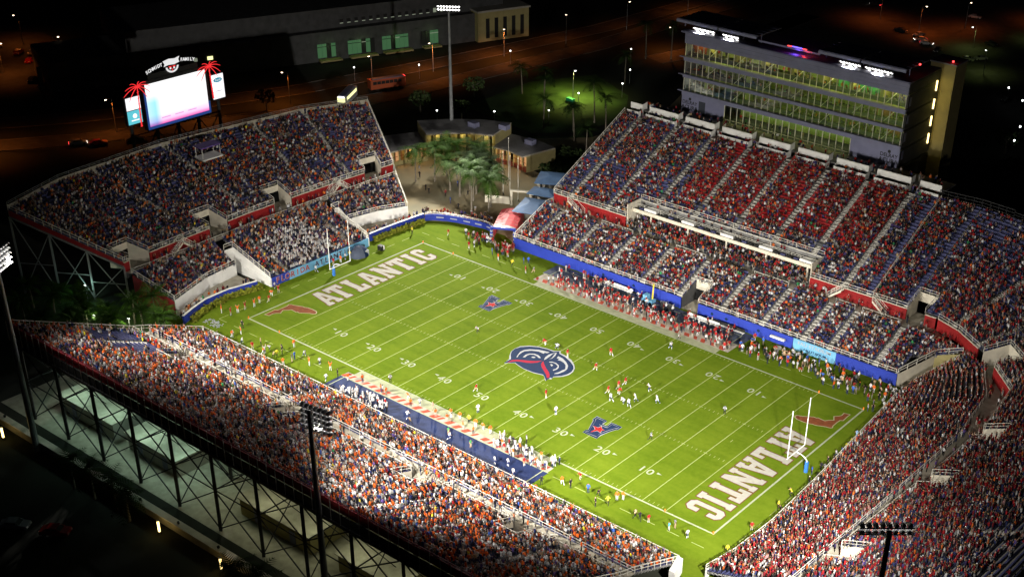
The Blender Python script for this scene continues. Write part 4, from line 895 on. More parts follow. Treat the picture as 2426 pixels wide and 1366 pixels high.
# right end wall in storeys with set-back joints and small windows
for z0, z1 in ((22, 26.2), (26.25, 30.1), (30.15, 34.0), (34.05, 37.8), (37.85, 40.2)):
    pbox('end_wall_storey', (X1 - .3, YF + .35, z0), (X1, YB - .35, z1), M['darkwall'])
    if z1 < 40: pbox('end_window', (X1, YF + 1.0, z1 - 2.6), (X1 + .06, YF + 1.8, z1 - .7), M['panel'])
for z0, z1, nm in LEV:
    n = 34; wdt = (X1 - X0 - .6) / n
    for k in range(n + 1): pbox('mullion', (X0 + .3 + k * wdt - .05, YF - .12, z0), (X0 + .3 + k * wdt + .05, YF + .05, z1), M['rail'])
    for k in range(n): pbox('window_pane', (X0 + .3 + k * wdt + .06, YF - .02, z0 + .02), (X0 + .3 + (k + 1) * wdt - .06, YF + .01, z1 - .02), M['glass'])
    pbox('counter', (X0 + .4, YF + .9, z0), (X1 - .4, YF + 1.5, z0 + .85), M['carpet'])
    pbox('back_partition', (X0 + .4, YF + 6.0, z0), (X1 - .4, YF + 6.2, z1), M['interior'])
    # ceiling lights and cross walls
    xs = np.arange(X0 + 1.5, X1 - 1, 2.3)
    for x in xs:
        if random.random() < (.85 if nm == 'upper' else .62): pbox('ceiling_light', (x - .6, YF + 1.6, z1 - .22), (x + .6, YF + 2.0, z1 - .05), M['ceil'])
    for x in np.arange(X0 + 5, X1 - 3, 7.3 if nm == 'upper' else 11):
        pbox('cross_wall', (x, YF + 1.6, z0), (x + .15 if nm != 'upper' else x + .9, YF + 5.9, z1), M['stuccoy' if nm == 'upper' else 'interior'])
    if nm == 'upper': pbox('cross_wall', (10, YF + 3.5, z0), (20, YF + 3.7, z1), mat('green_room_wall', (.03, .22, .10), .8)); pbox('cross_wall', (X0 + .5, YF + 2.6, z0), (X0 + 5, YF + 2.8, z1), M['wood'])
    else: pbox('cross_wall', (20 if nm == 'mid' else 23, YF + 3.0, z0), (24 if nm == 'mid' else 26, YF + 3.2, z1 - .6), M['wood'])
    for x in np.arange(X0 + 6, X1, 7.5):
        MB().bar((x, YF + .5, z0 + .2), (x + 1.6, YF + 2.2, z1 - .5), .08, M['rail']).build('brace', pb)
    for q in range(4):
        l = D.lights.new('room_light', 'AREA'); l.shape = 'RECTANGLE'; l.size = 12; l.size_y = 1.0; l.color = (1, .92, .35); l.energy = (420 if nm == 'upper' else 230)
        o = D.objects.new('room_light', l); COL.objects.link(o); o.parent = pb; o.location = (-20.5 + q * 13.7, YF + 2.2, z1 - .15)
# club level: blank end walls with lettering, glazed middle
pbox('club_wall', (X0, YF, 21.5), (-16.2, YF + .3, 25.85), M['panel']); pbox('club_wall', (16.4, YF, 21.5), (X1, YF + .3, 25.85), M['panel'])
pbox('dark_panel', (-23.2, YF - .04, 21.6), (-21.4, YF - .01, 25.2), M['carpet'])
n = 19; wdt = 32.4 / n
for k in range(n + 1): pbox('mullion', (-16.1 + k * wdt - .06, YF - .1, 21.8), (-16.1 + k * wdt + .06, YF + .06, 25.85), M['rail'])
for k in range(n): pbox('window_pane', (-16.1 + k * wdt + .07, YF - .02, 21.9), (-16.1 + (k + 1) * wdt - .07, YF + .01, 25.8), M['glass'])
pbox('back_partition', (-16, YF + 7, 21.6), (16.3, YF + 7.2, 25.8), mat('green_club_wall', (.20, .27, .09), .8, .3, .3)); pbox('club_floor', (-16.2, YF + .35, 21.5), (16.4, YF + 7, 21.7), M['carpet'])
pbox('guard_rail', (-16.1, YF - .9, 22.9), (16.4, YF - .84, 22.98), M['rail'])
for k in range(9): pbox('ceiling_light', (-14 + k * 3.6, YF + 1.5, 25.55), (-13.5 + k * 3.6, YF + 1.9, 25.65), M['warmlamp'])
for q in range(3):
    l = D.lights.new('room_light', 'AREA'); l.shape = 'RECTANGLE'; l.size = 9; l.size_y = 1.2; l.color = (1.0, .95, .35); l.energy = 240
    o = D.objects.new('room_light', l); COL.objects.link(o); o.parent = pb; o.location = (-10.5 + q * 10.7, YF + 3, 25.5)
for x in (-25.7, 25.6):
    put_text('wall_lettering', 'DELRAY', 1.15, M['black'], (x, YF - .03, 24.25), (1, 0, 0), (0, 0, 1), pb, .02, .01)
    put_text('wall_lettering', 'ACURA', 1.35, M['black'], (x, YF - .03, 23.1), (1, 0, 0), (0, 0, 1), pb, .02, .01)
    MB().bar((x, YF - .04, 25.15), (x, YF - .01, 25.15), .36, M['black'], 12).build('wall_emblem', pb)
# people and chairs inside show as small dark seats along the counters
seatm = None
for z0, z1, nm in LEV:
    for x in np.arange(X0 + .8, X1 - .5, 1.05):
        if random.random() < .6:
            if seatm is None: seatm = MB().box((0, 0, .5), (.5, .5, .12), M['carpet']).box((0, .25, .85), (.5, .1, .6), M['carpet']).me('chair')
            o = link('chair', seatm, pb); o.location = (x, YF + 2.0 + random.random() * .5, z0)
            CROWD.append((x, YF + 1.9, z0 + .05, -PI / 2, 'far', .6))
        if random.random() < .6: CROWD.append((x + .4, YF + random.uniform(2.6, 4.6), z0 + .05, random.uniform(0, 6.28), 'far', 1))
for x in np.arange(-15, 15, 1.3):
    if random.random() < .5: CROWD.append((x, YF + random.uniform(.8, 4), 21.7, random.uniform(0, 6.2), 'far', 1))
# roof canopy with ribbed sheets, light bars under its front edge
for (xa, xb) in ((-31.5, -20.4), (-20.0, -10.0), (5.5, 15.5), (15.9, 26.2)):
    for k in range(5):
        y0 = 85.4 + k * 2.1; pbox('canopy_sheet', (xa, y0, 42.3 - k * .02), (xb, y0 + 1.95, 42.45 - k * .02), M['roof'])
        pbox('canopy_rib', (xa, y0 - .06, 42.47 - k * .02), (xb, y0 + .06, 42.60 - k * .02), M['panel'])
    pbox('canopy_beam', (xa, 85.0, 41.9), (xb, 85.3, 42.5), M['panel'])
    for x in (xa + .5, (xa + xb) / 2, xb - .5): MB().bar((x, 88, 40.3), (x, 88, 42.3), .12, M['panel']).build('canopy_post', pb)
pbox('canopy_beam', (-10, 86.0, 41.2), (5.5, 86.3, 41.6), M['panel'])
FL_ = None
M['housing'] = mat('lamp_housing', (.30, .30, .31), .5)
def floodlight_mesh():
    mb = MB(); n = 12
    rim = [(math.cos(2 * PI * i / n), math.sin(2 * PI * i / n)) for i in range(n)]
    prof = ((-.55, .16), (-.40, .26), (-.05, .37), (0.0, .39))
    for (z0, r0), (z1, r1) in zip(prof[:-1], prof[1:]):
        for i in range(n):
            j = (i + 1) % n; a, c = rim[i], rim[j]; mb.poly(((a[0] * r0, a[1] * r0, z0), (c[0] * r0, c[1] * r0, z0), (c[0] * r1, c[1] * r1, z1), (a[0] * r1, a[1] * r1, z1)), M['housing'])
    mb.poly([(a[0] * .16, a[1] * .16, -.55) for a in rim[::-1]], M['housing']); mb.poly([(a[0] * .36, a[1] * .36, -.03) for a in rim], M['lamp'])
    # visor over the lens
    for i in range(0, n // 2):
        a, c = rim[i], rim[i + 1]; mb.poly(((a[0] * .40, a[1] * .40, 0), (c[0] * .40, c[1] * .40, 0), (c[0] * .44, c[1] * .44, .30), (a[0] * .44, a[1] * .44, .30)), M['white'])
    return mb.me('floodlight')
FLM_ = floodlight_mesh()
def hang_lamp(parent, loc, aim, sc=1.0):
    o = link('floodlight', FLM_, parent); d = (Vector(aim) - Vector(loc)).normalized(); o.location = loc; xa = d.cross(Vector((0, 0, 1))).normalized(); ya = d.cross(xa)
    if ya.z < 0: ya = -ya; xa = -xa
    o.rotation_euler = Matrix((xa, ya, xa.cross(ya))).transposed().to_euler() if xa.cross(ya).dot(d) > 0 else Matrix((-xa, ya, (-xa).cross(ya))).transposed().to_euler(); o.scale = (sc, sc, sc)
    return o
for (xa, n) in ((-26.9, 8), (-19.0, 6), (10.8, 7), (16.9, 9)):
    for k in range(n):
        for r in range(2 if k % 2 else 1): hang_lamp(pb, (xa + k * .72, 85.9, 41.0 - r * .5), (xa * .5, 0, -4), .95)
# blue and red strips on the roof centre
pbox('sign_lamp', (-1.4, 85.9, 41.75), (1.0, 86.05, 41.9), M['bluelamp']); pbox('sign_lamp', (-2.6, 85.9, 41.72), (-1.6, 86.05, 41.85), M['redlamp']); pbox('sign_lamp', (1.2, 85.9, 41.72), (2.2, 86.05, 41.85), M['redlamp'])
for c_, x in (((.2, .1, 1), 0), ((1, .05, .05), 2.2)):
    l = D.lights.new('sign_glow', 'POINT'); l.energy = 110; l.color = c_; l.shadow_soft_size = .2; o = D.objects.new('sign_glow', l); COL.objects.link(o); o.parent = pb; o.location = (x, 85.2, 41.2)
pbox('aircraft_lamp', (26.6, 90, 42.6), (26.9, 90.3, 42.9), M['redlamp']); pbox('aircraft_lamp', (29.8, 99.6, 41.8), (30.1, 99.9, 42.1), M['redlamp'])
# stair tower with yellow wash from wall lamps
pbox('stair_tower', (25.2, 99.3, 0), (31.0, 105, 41.2), M['stuccoy'])
pbox('podium_wall', (X0, YF + .3, 0), (X1, YB, 21.4), M['darkwall']); pbox('stair_tower_cap', (25.0, 99.1, 41.22), (31.2, 105.2, 41.5), M['roof'])
for z in (37.0, 33.0, 29.2, 25.3):
    pbox('wall_lamp', (28.02, 97.2, z - 1.2), (28.25, 97.5, z + 1.0), M['warmlamp'])
    l = D.lights.new('wall_lamp_light', 'POINT'); l.energy = 42 if z > 30 else 20; l.color = (1, .85, .12); l.shadow_soft_size = .3; o = D.objects.new('wall_lamp_light', l); COL.objects.link(o); o.parent = pb; o.location = (29.6, 96.6, z)
# ================================================================== video scoreboard
sb = empty('scoreboard', label='tall video scoreboard with glowing white screen and red neon palms behind the far stand', cat='scoreboard')
XS = -116.0
def sbox(name, a, c, m, **k): return MB().box(((a[0] + c[0]) / 2, (a[1] + c[1]) / 2, (a[2] + c[2]) / 2), (c[0] - a[0], c[1] - a[1], c[2] - a[2]), m).build(name, sb, **k)
sbox('screen_frame', (XS - 1.2, -.5, 17.6), (XS - .02, 17.2, 28.8), M['black'])
def screen_mat():
    m = D.materials.new('video_screen'); m.use_nodes = True; n = m.node_tree.nodes; l = m.node_tree.links
    b = n['Principled BSDF']; b.inputs['Base Color'].default_value = (.02, .02, .02, 1)
    tc = n.new('ShaderNodeTexCoord'); sp = n.new('ShaderNodeSeparateXYZ'); l.new(tc.outputs['Generated'], sp.inputs[0])
    ns = n.new('ShaderNodeTexNoise'); ns.inputs['Scale'].default_value = 9; l.new(tc.outputs['Generated'], ns.inputs['Vector'])
    def ramp(src, els):
        r = n.new('ShaderNodeValToRGB'); e = r.color_ramp.elements
        e[0].position, e[0].color = els[0]; e[1].position, e[1].color = els[-1]
        for p, c in els[1:-1]: q = e.new(p); q.color = c
        l.new(src, r.inputs[0]); return r.outputs[0]
    rz = ramp(sp.outputs[2], [(0.0, (.75, .08, .42, 1)), (.10, (.98, .62, .92, 1)), (.26, (1, .97, 1, 1)), (1, (1, 1, 1, 1))])
    ry = ramp(sp.outputs[1], [(0.0, (.55, .88, 1, 1)), (.12, (.35, .82, .95, 1)), (.22, (1, 1, 1, 1)), (1, (1, 1, 1, 1))])
    rz2 = ramp(sp.outputs[2], [(.55, (1, 1, 1, 1)), (.75, (0, 0, 0, 1))])
    mx = n.new('ShaderNodeMix'); mx.data_type = 'RGBA'; l.new(rz2, mx.inputs['Factor']); mx.inputs['A'].default_value = (1, 1, 1, 1); l.new(ry, mx.inputs['B'])
    ml = n.new('ShaderNodeMix'); ml.data_type = 'RGBA'; ml.blend_type = 'MULTIPLY'; ml.inputs['Factor'].default_value = 1
    l.new(rz, ml.inputs['A']); l.new(mx.outputs['Result'], ml.inputs['B'])
    l.new(ml.outputs['Result'], b.inputs['Emission Color']); b.inputs['Emission Strength'].default_value = 1.15
    return m
sbox('video_screen', (XS, .15, 18.4), (XS + .12, 16.45, 28.05), screen_mat())
sbox('left_border', (XS + .0, -.35, 18.4), (XS + .08, .13, 26.3), M['blueglow']); sbox('lower_border', (XS, -.3, 17.75), (XS + .08, 16.9, 18.36), M['blueglow']); sbox('right_border', (XS, 16.48, 17.9), (XS + .08, 17.0, 20.6), M['blueglow'])
for k in range(3): sbox('score_line', (XS + .13, 3.4 + k * 3.6, 19.6), (XS + .15, 5.8 + k * 3.6, 19.9), mat('magenta_print', (.02, .02, .02), emit=(.85, .45, .8), estr=1))
sbox('side_panel_frame', (XS - .8, -5.5, 19.9), (XS - .02, -1.3, 26.4), M['black']); sbox('side_panel', (XS, -5.2, 23.3), (XS + .1, -1.6, 26.1), M['screen']); sp_ = sbox('side_panel', (XS, -5.2, 20.1), (XS + .1, -1.6, 23.1), M['cyan'])
MB().bar((XS + .1, -3.4, 21.9), (XS + .14, -3.4, 21.9), .55, M['screen'], 12).build('panel_emblem', sb); sbox('panel_text', (XS + .1, -4.4, 20.8), (XS + .13, -2.4, 21.05), M['screen'])
sbox('side_panel_frame', (XS - .8, 17.8, 20.2), (XS - .02, 21.7, 26.5), M['black']); sbox('side_panel', (XS, 18.1, 20.5), (XS + .1, 21.4, 26.2), M['screen'])
mo = mat('oval_blue', (.02, .03, .05), emit=(.03, .30, .42), estr=.9); ob = MB(); ob.poly([(XS + .13, 19.75 + 1.25 * math.cos(a), 24.9 + .55 * math.sin(a)) for a in np.linspace(0, 2 * PI, 20, endpoint=False)], mo); ob.build('oval_emblem', sb)
put_text('panel_lettering', 'Ford', .8, M['signwhite'], (XS + .15, 19.75, 24.9), (0, 1, 0), (0, 0, 1), sb); sbox('panel_text', (XS + .1, 19.0, 22.2), (XS + .12, 20.6, 22.4), mat('panel_grey', (.1, .1, .1), emit=(.5, .5, .55), estr=.9))
# arched sign over the screen
for word, a0, a1 in (('SCHMIDT', math.acos(-7.0 / 22), math.acos(-3.1 / 22)), ('FAMILY', math.acos(2.4 / 22), math.acos(5.6 / 22))):
    for i, ch in enumerate(word):
        a = a0 + (a1 - a0) * i / (len(word) - 1); R_ = 22.0; y = 8.2 + R_ * math.cos(a); z = 9.75 + R_ * math.sin(a)
        put_text('arch_letter', ch, 1.0, M['signwhite'], (XS + .1, y, z), (0, math.sin(a), -math.cos(a)), (0, math.cos(a), math.sin(a)), sb, .03, .03)
rbn = MB(); rbn.poly([(XS + .1, 6.0, 31.5), (XS + .1, 5.7, 30.9), (XS + .1, 7.0, 31.15), (XS + .1, 8.6, 31.0), (XS + .1, 10.0, 31.3), (XS + .1, 9.8, 31.9), (XS + .1, 10.2, 32.6), (XS + .1, 8.8, 32.3), (XS + .1, 7.2, 32.5), (XS + .1, 5.6, 32.2)], M['signwhite']); rbn.build('sign_ribbon', sb)
ow = MB()
for a in np.linspace(PI * 1.02, PI * 1.98, 13)[:-1]:
    da = PI * .96 / 12; ow.poly([(XS + .12, 7.9 + r * .95 * math.cos(t), 30.75 + r * .8 * math.sin(t)) for r, t in ((1.35, a), (1.85, a), (1.85, a + da), (1.35, a + da))], M['signwhite'])
for sg in (-1, 1): ow.poly([(XS + .14, 7.9 + sg * (.5 + .28 * math.cos(t)), 30.3 + .25 * math.sin(t)) for t in np.linspace(0, 2 * PI, 10, endpoint=False)], M['signwhite']); ow.poly([(XS + .13, 7.9 + sg * .1, 30.8), (XS + .13, 7.9 + sg * 1.0, 30.8), (XS + .13, 7.9 + sg * .45, 30.1)], M['neon'])
ow.poly([(XS + .15, 7.7, 30.2), (XS + .15, 8.1, 30.2), (XS + .15, 7.9, 29.5)], M['neon']); ow.build('sign_emblem', sb)
MB().prism([(XS - .6, 1.5), (XS - .3, 1.5), (XS - .3, 15), (XS - .6, 15)], 28.8, 30.0, M['black']).build('sign_backing', sb)
def neon_palm(y, zb, zt, side):
    t = MB(); t.tube([(XS + .3, y + side * .5 * k / 6, zb + (zt - zb) * (1 - k / 6)) for k in range(7)], [.10 + .012 * k for k in range(7)], M['neon'], 6)
    for k in range(7): zz = zb + (zt - zb) * k / 7; t.bar((XS + .32, y - .3 + side * .5 * (1 - k / 7), zz), (XS + .32, y + .3 + side * .5 * (1 - k / 7), zz + .15), .05, M['neon'])
    t.build('neon_palm_trunk', sb)
    for a, L in ((155, 3.5), (182, 3.7), (215, 3.0), (122, 3.4), (78, 3.2), (48, 3.5), (22, 3.5), (-8, 3.1), (-38, 2.8)):
        r = math.radians(a); pts = []
        for k in range(6):
            s = k / 5; pts.append((XS + .3, y + L * s * math.cos(r), zt + L * s * math.sin(r) * .8 - 1.5 * s * s))
        MB().tube(pts, [.10, .11, .10, .09, .08, .05], M['neon'], 5).build('neon_frond', sb)
neon_palm(-1.9, 19.2, 28.2, -.6); neon_palm(17.6, 21.0, 28.6, .6)
for y in (-4, 2.5, 8.3, 14, 20): MB().bar((XS - 1, y, 0), (XS - 1, y, 20), .4, M['darksteel'], 8).build('support_column', sb)
for y0, y1 in ((-4, 2.5), (2.5, 8.3), (8.3, 14), (14, 20)):
    for za, zb, r in ((9, 17, .14), (17, 9, .14), (17, 17, .16)): MB().bar((XS - 1 - .3 * (za > zb), y0, za), (XS - 1 - .3 * (za > zb), y1, zb), r, M['darksteel']).build('brace', sb)
# ================================================================== light towers
def tower(key, lab, base, ztop, rows, ncol, aim, yaw, poler=.55):
    t = empty('light_tower', (0, 0, 0), label=lab, cat='light tower', group='floodlight towers round the stadium')
    MB().bar((*base, 0), (*base, ztop + rows * .4), poler, M['greysteel'], 10, .28).build('pole', t)
    ax = Vector((math.cos(yaw), math.sin(yaw), 0)); f = Vector(aim) - Vector((*base, ztop)); f.z = 0; f.normalize()
    for r in range(rows):
        z = ztop + (r - rows / 2) * .78 + .6; c = Vector((*base, z)) + f * .75; hw = ncol * .36
        MB().bar(c - ax * hw, c + ax * hw, .08, M['greysteel']).bar(c, Vector((*base, z)), .07, M['greysteel']).build('cross_arm', t)
        for k in range(ncol):
            p = c + ax * ((k - (ncol - 1) / 2) * .72) + f * .5; hang_lamp(t, tuple(p), (aim[0] + (k - ncol / 2) * 6, aim[1] + (r - rows / 2) * 7, 0), .80)
    return t
tower('far', 'slim floodlight tower with two lit rows rising behind the palm plaza', (-91.8, 73.1), 36.3, 2, 8, (-30, 2, 0), math.radians(38))
tower('left', 'floodlight tower at the left edge with lit lamps facing the field', (-43.5, -77.5), 34.5, 5, 6, (40, -30, 0), math.radians(-60))
tower('near', 'floodlight tower seen from behind in front of the near stand', (24.5, -75.5), 31.5, 5, 7, (8, 8, 0), math.radians(8))
tower('end', 'floodlight tower at the lower right corner over the end crowd', (96.8, -60.4), 40.0, 2, 8, (42, 2, 0), math.radians(40))
# ================================================================== concourse lights under the near stand
for k, x in enumerate(np.arange(-48, 54, 9.9)):
    o = empty('concourse_lamp', (0, 0, 0), label='pale green strip lamp under the near stand frame', cat='lamp', group='strip lamps under the near stand')
    MB().box((x, -66.5, 8.2), (2.4, .25, .12), M['whitelamp']).build('tube', o); MB().box((x, -66.5, 8.35), (2.6, .4, .12), M['greysteel']).bar((x, -66.5, 8.4), (x, -66.5, 11.5), .03, M['greysteel']).build('housing', o)
    l = D.lights.new('concourse_light', 'AREA'); l.size = 2.4; l.energy = 300 if x < -10 else 130; l.color = (.62, 1.0, .80) if x < -10 else (.95, 1.0, .62)
    q = D.objects.new('concourse_light', l); COL.objects.link(q); q.parent = o; q.location = (x, -66.5, 8.1)
# ground-level buildings under the stand and the outer retaining wall
wl = empty('retaining_wall', label='long low concrete wall along the outside of the near stand', cat='wall')
wall_panels(wl, 'wall_panel', [(-66, -76.6), (-10, -76.4), (70, -76.2)], -.05, 1.4, M['concrete'], M['cream'], .8, 6)
for k in range(-6, 7):
    MB().box((k * 9.4 + 2, -76.4, 1.75), (.3, .3, .4), M['black']).build('post_cap', wl)
for (x, w_, c_) in ((-44, 15, 'stucco'), (-26, 13, 'stucco'), (4, 16, 'stuccoy'), (24, 12, 'stuccoy'), (44, 14, 'stucco')):
    t = empty('concession_block', label='flat-roofed concession block under the steel frame ' + {-44: 'at its left end', -26: 'left of the palms by the wall', 4: 'under the frame midway', 24: 'behind the near floodlight tower', 44: 'at the right end of the frame'}[x], cat='building', group='concession blocks under the near stand')
    MB().box((x, -63, 1.6), (w_, 9, 3.2), M[c_]).build('wall', t); MB().box((x, -63, 3.28), (w_ + .8, 9.8, .16), M['concrete']).build('roof', t)
    for q in (-1, 1): MB().box((x + q * w_ * .25, -67.55, 1.3), (1.2, .1, 2.2), M['panel']).build('service_door', t)
# ================================================================== palms, trees, shrubs
def frond_mesh(nm, L, m, nl=11, droop=1.0, wid=.55):
    mb = MB(); pts = []
    for k in range(nl + 1):
        s = k / nl; pts.append(Vector((L * s * (1 - .12 * s * droop), 0, L * (.42 * s - .95 * droop * s * s))))
    for k in range(nl):
        a, c = pts[k], pts[k + 1]; mb.poly((a + Vector((0, -.035, 0)), c + Vector((0, -.025, 0)), c + Vector((0, .025, 0)), a + Vector((0, .035, 0))), m)
        if k < 1: continue
        wl = L * wid * math.sin(PI * min(1, (k + 1.2) / (nl + 1.5))) ** .7 * .62; d = (c - a).normalized()
        for sg in (-1, 1):
            tip = a + d * (wl * .55) + Vector((0, sg * wl, -wl * .38)); mb.poly((a - d * .02, a + d * (L / nl * .62), tip), m)
    return mb.me(nm)
FRO = [frond_mesh('frond', 3.2, M['frond'], 11, 1.0), frond_mesh('frond', 3.2, M['frond2'], 11, 1.05), frond_mesh('frond', 2.6, M['frond'], 10, .7, .5)]
def palm(x, y, h, lab, group, fm=0, n=15, sc=1.0, z=0.0, cat='palm tree', lean=0.0):
    t = empty('palm_tree', (x, y, z), label=lab, cat=cat, group=group); a0 = random.random() * 6.28
    top = Vector((lean * math.cos(a0), lean * math.sin(a0), h)); pts = [Vector((top.x * s * s, top.y * s * s, h * s)) for s in (0, .3, .6, .85, 1)]
    MB().tube(pts, [.24, .19, .16, .15, .17], M['trunk'], 7).build('trunk', t)
    for k in range(n):
        o = link('frond', FRO[fm], t); o.location = top + Vector((0, 0, -.05 * (k % 3))); el = random.uniform(-.35, .75) if k % 3 else random.uniform(.5, 1.15)
        s = sc * random.uniform(.8, 1.1); o.rotation_euler = (0, -el, a0 + k * 2.399 + random.uniform(-.2, .2)); o.scale = (s, s, s)
    return t
PG = 'palms on the plaza'
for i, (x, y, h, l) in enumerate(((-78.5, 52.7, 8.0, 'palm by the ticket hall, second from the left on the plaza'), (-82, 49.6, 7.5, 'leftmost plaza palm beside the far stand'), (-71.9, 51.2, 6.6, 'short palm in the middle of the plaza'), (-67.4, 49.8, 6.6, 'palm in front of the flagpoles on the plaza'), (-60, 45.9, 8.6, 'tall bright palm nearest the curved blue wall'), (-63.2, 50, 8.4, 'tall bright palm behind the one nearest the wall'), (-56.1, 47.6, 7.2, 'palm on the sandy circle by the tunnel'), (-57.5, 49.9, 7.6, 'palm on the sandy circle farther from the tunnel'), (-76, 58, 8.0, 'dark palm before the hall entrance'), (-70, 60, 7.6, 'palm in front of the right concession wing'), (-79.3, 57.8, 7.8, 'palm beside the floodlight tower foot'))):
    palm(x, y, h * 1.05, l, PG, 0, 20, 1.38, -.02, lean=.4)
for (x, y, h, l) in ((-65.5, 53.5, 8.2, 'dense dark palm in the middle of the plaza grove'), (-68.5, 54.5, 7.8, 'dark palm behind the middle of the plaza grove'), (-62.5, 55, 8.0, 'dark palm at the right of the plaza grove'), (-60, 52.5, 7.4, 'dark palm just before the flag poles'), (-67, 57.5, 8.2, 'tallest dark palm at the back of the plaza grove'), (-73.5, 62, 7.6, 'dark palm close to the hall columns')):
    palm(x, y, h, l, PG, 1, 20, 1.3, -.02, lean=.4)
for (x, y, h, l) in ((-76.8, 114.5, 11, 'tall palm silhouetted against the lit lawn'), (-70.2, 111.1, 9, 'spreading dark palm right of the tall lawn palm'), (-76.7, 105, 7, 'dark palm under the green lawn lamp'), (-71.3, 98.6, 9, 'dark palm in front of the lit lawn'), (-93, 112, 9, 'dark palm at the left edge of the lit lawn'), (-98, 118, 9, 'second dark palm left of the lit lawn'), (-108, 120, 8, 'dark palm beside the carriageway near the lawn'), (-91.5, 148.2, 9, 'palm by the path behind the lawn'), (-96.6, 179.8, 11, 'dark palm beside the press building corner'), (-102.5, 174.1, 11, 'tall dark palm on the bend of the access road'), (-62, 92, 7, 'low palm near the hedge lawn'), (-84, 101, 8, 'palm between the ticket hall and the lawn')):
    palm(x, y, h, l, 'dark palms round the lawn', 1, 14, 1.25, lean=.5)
LT = [(-86.1, -53.3), (-85, -47.6), (-77.7, -45.9), (-72.5, -43.8), (-69.6, -40.1), (-68.2, -36.2), (-82, -43), (-90, -49), (-76, -50), (-68, -46.5), (-64.5, -41.5), (-64, -37.2), (-80, -53), (-73, -48), (-66, -49), (-60.5, -40.5), (-70.5, -52), (-88, -44.5)]
for i, (x, y) in enumerate(LT):
    palm(x, y, random.uniform(2.2, 5.0), '%s areca palm clump in the dark garden between the near and far stands' % ('bright green' if x > -74 else 'shaded'), 'garden palms between the stands', 2, 22, 1.35, -.03, lean=.3)
for i, (x, y, l) in enumerate(((-84.5, -40.5, 'teal canopy lamp under the far stand end by the garden'), (-72, -47, 'added pale fill lamp among the bright areca palms'), (-66, -43.5, 'added pale fill lamp nearest the field corner'))):  # teal lamp belongs there; the two pale ones are added to brighten the palms
    t = empty('garden_or_fill_lamp', (x, y, -.03), label=l, cat='lamp', group='garden lamps'); MB().bar((0, 0, 0), (0, 0, 3.6), .07, M['greysteel'], 6).build('post', t); MB().box((0, 0, 3.6), (.5, .2, .06), M['whitelamp']).build('lens', t)
    li = D.lights.new('garden_or_fill_light', 'POINT'); li.energy = (330, 620, 700)[i]; li.color = (.55, 1, .78) if i == 0 else (.95, 1, .62); li.shadow_soft_size = .4; o = D.objects.new('garden_or_fill_light', li); COL.objects.link(o); o.parent = t; o.location = (0, 0, 3.45)
# palms outside the near stand and bottom left
for (x, y, h, l) in ((-29.5, -79.8, 5.0, 'dark bushy palm outside the retaining wall at left'), (-24.5, -79.5, 5.5, 'dark palm beside the bushy one outside the wall'), (-19.5, -79, 5.0, 'dark palm in the group by the retaining wall'), (-15.5, -79.5, 4.4, 'rightmost dark palm of the group by the wall'), (15.5, -80, 5.0, 'dark palm below the near floodlight tower'), (11, -80.5, 4.5, 'dark palm at the bottom edge left of the floodlight tower')):
    palm(x, y, h, l, 'palms outside the near stand', 1, 18, 1.2, -.05)
def leaf_tree(x, y, h, r, lab, group, n=260):
    t = empty('tree', (x, y, -.05), label=lab, cat='tree', group=group)
    tb = MB().bar((0, 0, 0), (0, 0, h * .5), .25, M['trunk'], 7, .16)
    for k in range(5): a = k * 1.3; tb.bar((0, 0, h * .45), (r * .6 * math.cos(a), r * .6 * math.sin(a), h * .8), .09, M['trunk'], 5, .04)
    tb.build('trunk', t); mb = MB()
    for k in range(n):
        c = Vector((random.gauss(0, 1), random.gauss(0, 1), random.gauss(0, .8))); c = c.normalized() * random.random() ** .4; p = Vector((c.x * r, c.y * r, h * .68 + c.z * h * .34)) * 1.0
        u = Vector((random.gauss(0, 1), random.gauss(0, 1), random.gauss(0, 1))).normalized() * random.uniform(.25, .5); v = u.orthogonal().normalized() * u.length * .7; mb.poly((p - u, p + v, p + u, p - v), M['leaf'])
    mb.build('crown', t); return t
k = 0
for (x, y, h, r) in ((-205, 66, 7, 4), (-196, 78, 6, 3.5), (-190, 90, 7, 4), (-181, 106, 7, 4), (-176, 118, 6, 3.6), (-170, 132, 7, 4), (-163, 143, 7, 4), (-158, 155, 6, 3.4), (-152, 166, 7, 4), (-200, 40, 7, 4.5), (-194, 46, 6, 4), (-150, 60, 6, 3), (-230, 62, 7, 4), (-118, 88, 6, 3.4), (-128, 60, 5, 3), (-116, 108, 6, 3.2), (-106, 92, 5, 3)):
    leaf_tree(x, y, h, r, 'dark round-crowned tree in front of the campus building' if x < -150 and y > 60 else 'dark tree along the carriageway behind the far stand', 'dark trees along the roads'); k += 1
for (x, y) in ((40, 128), (52, 140), (30, 150), (62, 122), (20, 170), (48, 118)):
    leaf_tree(x, y, 7, 4, 'dark tree in the unlit car park right of the press building', 'trees right of the press building')
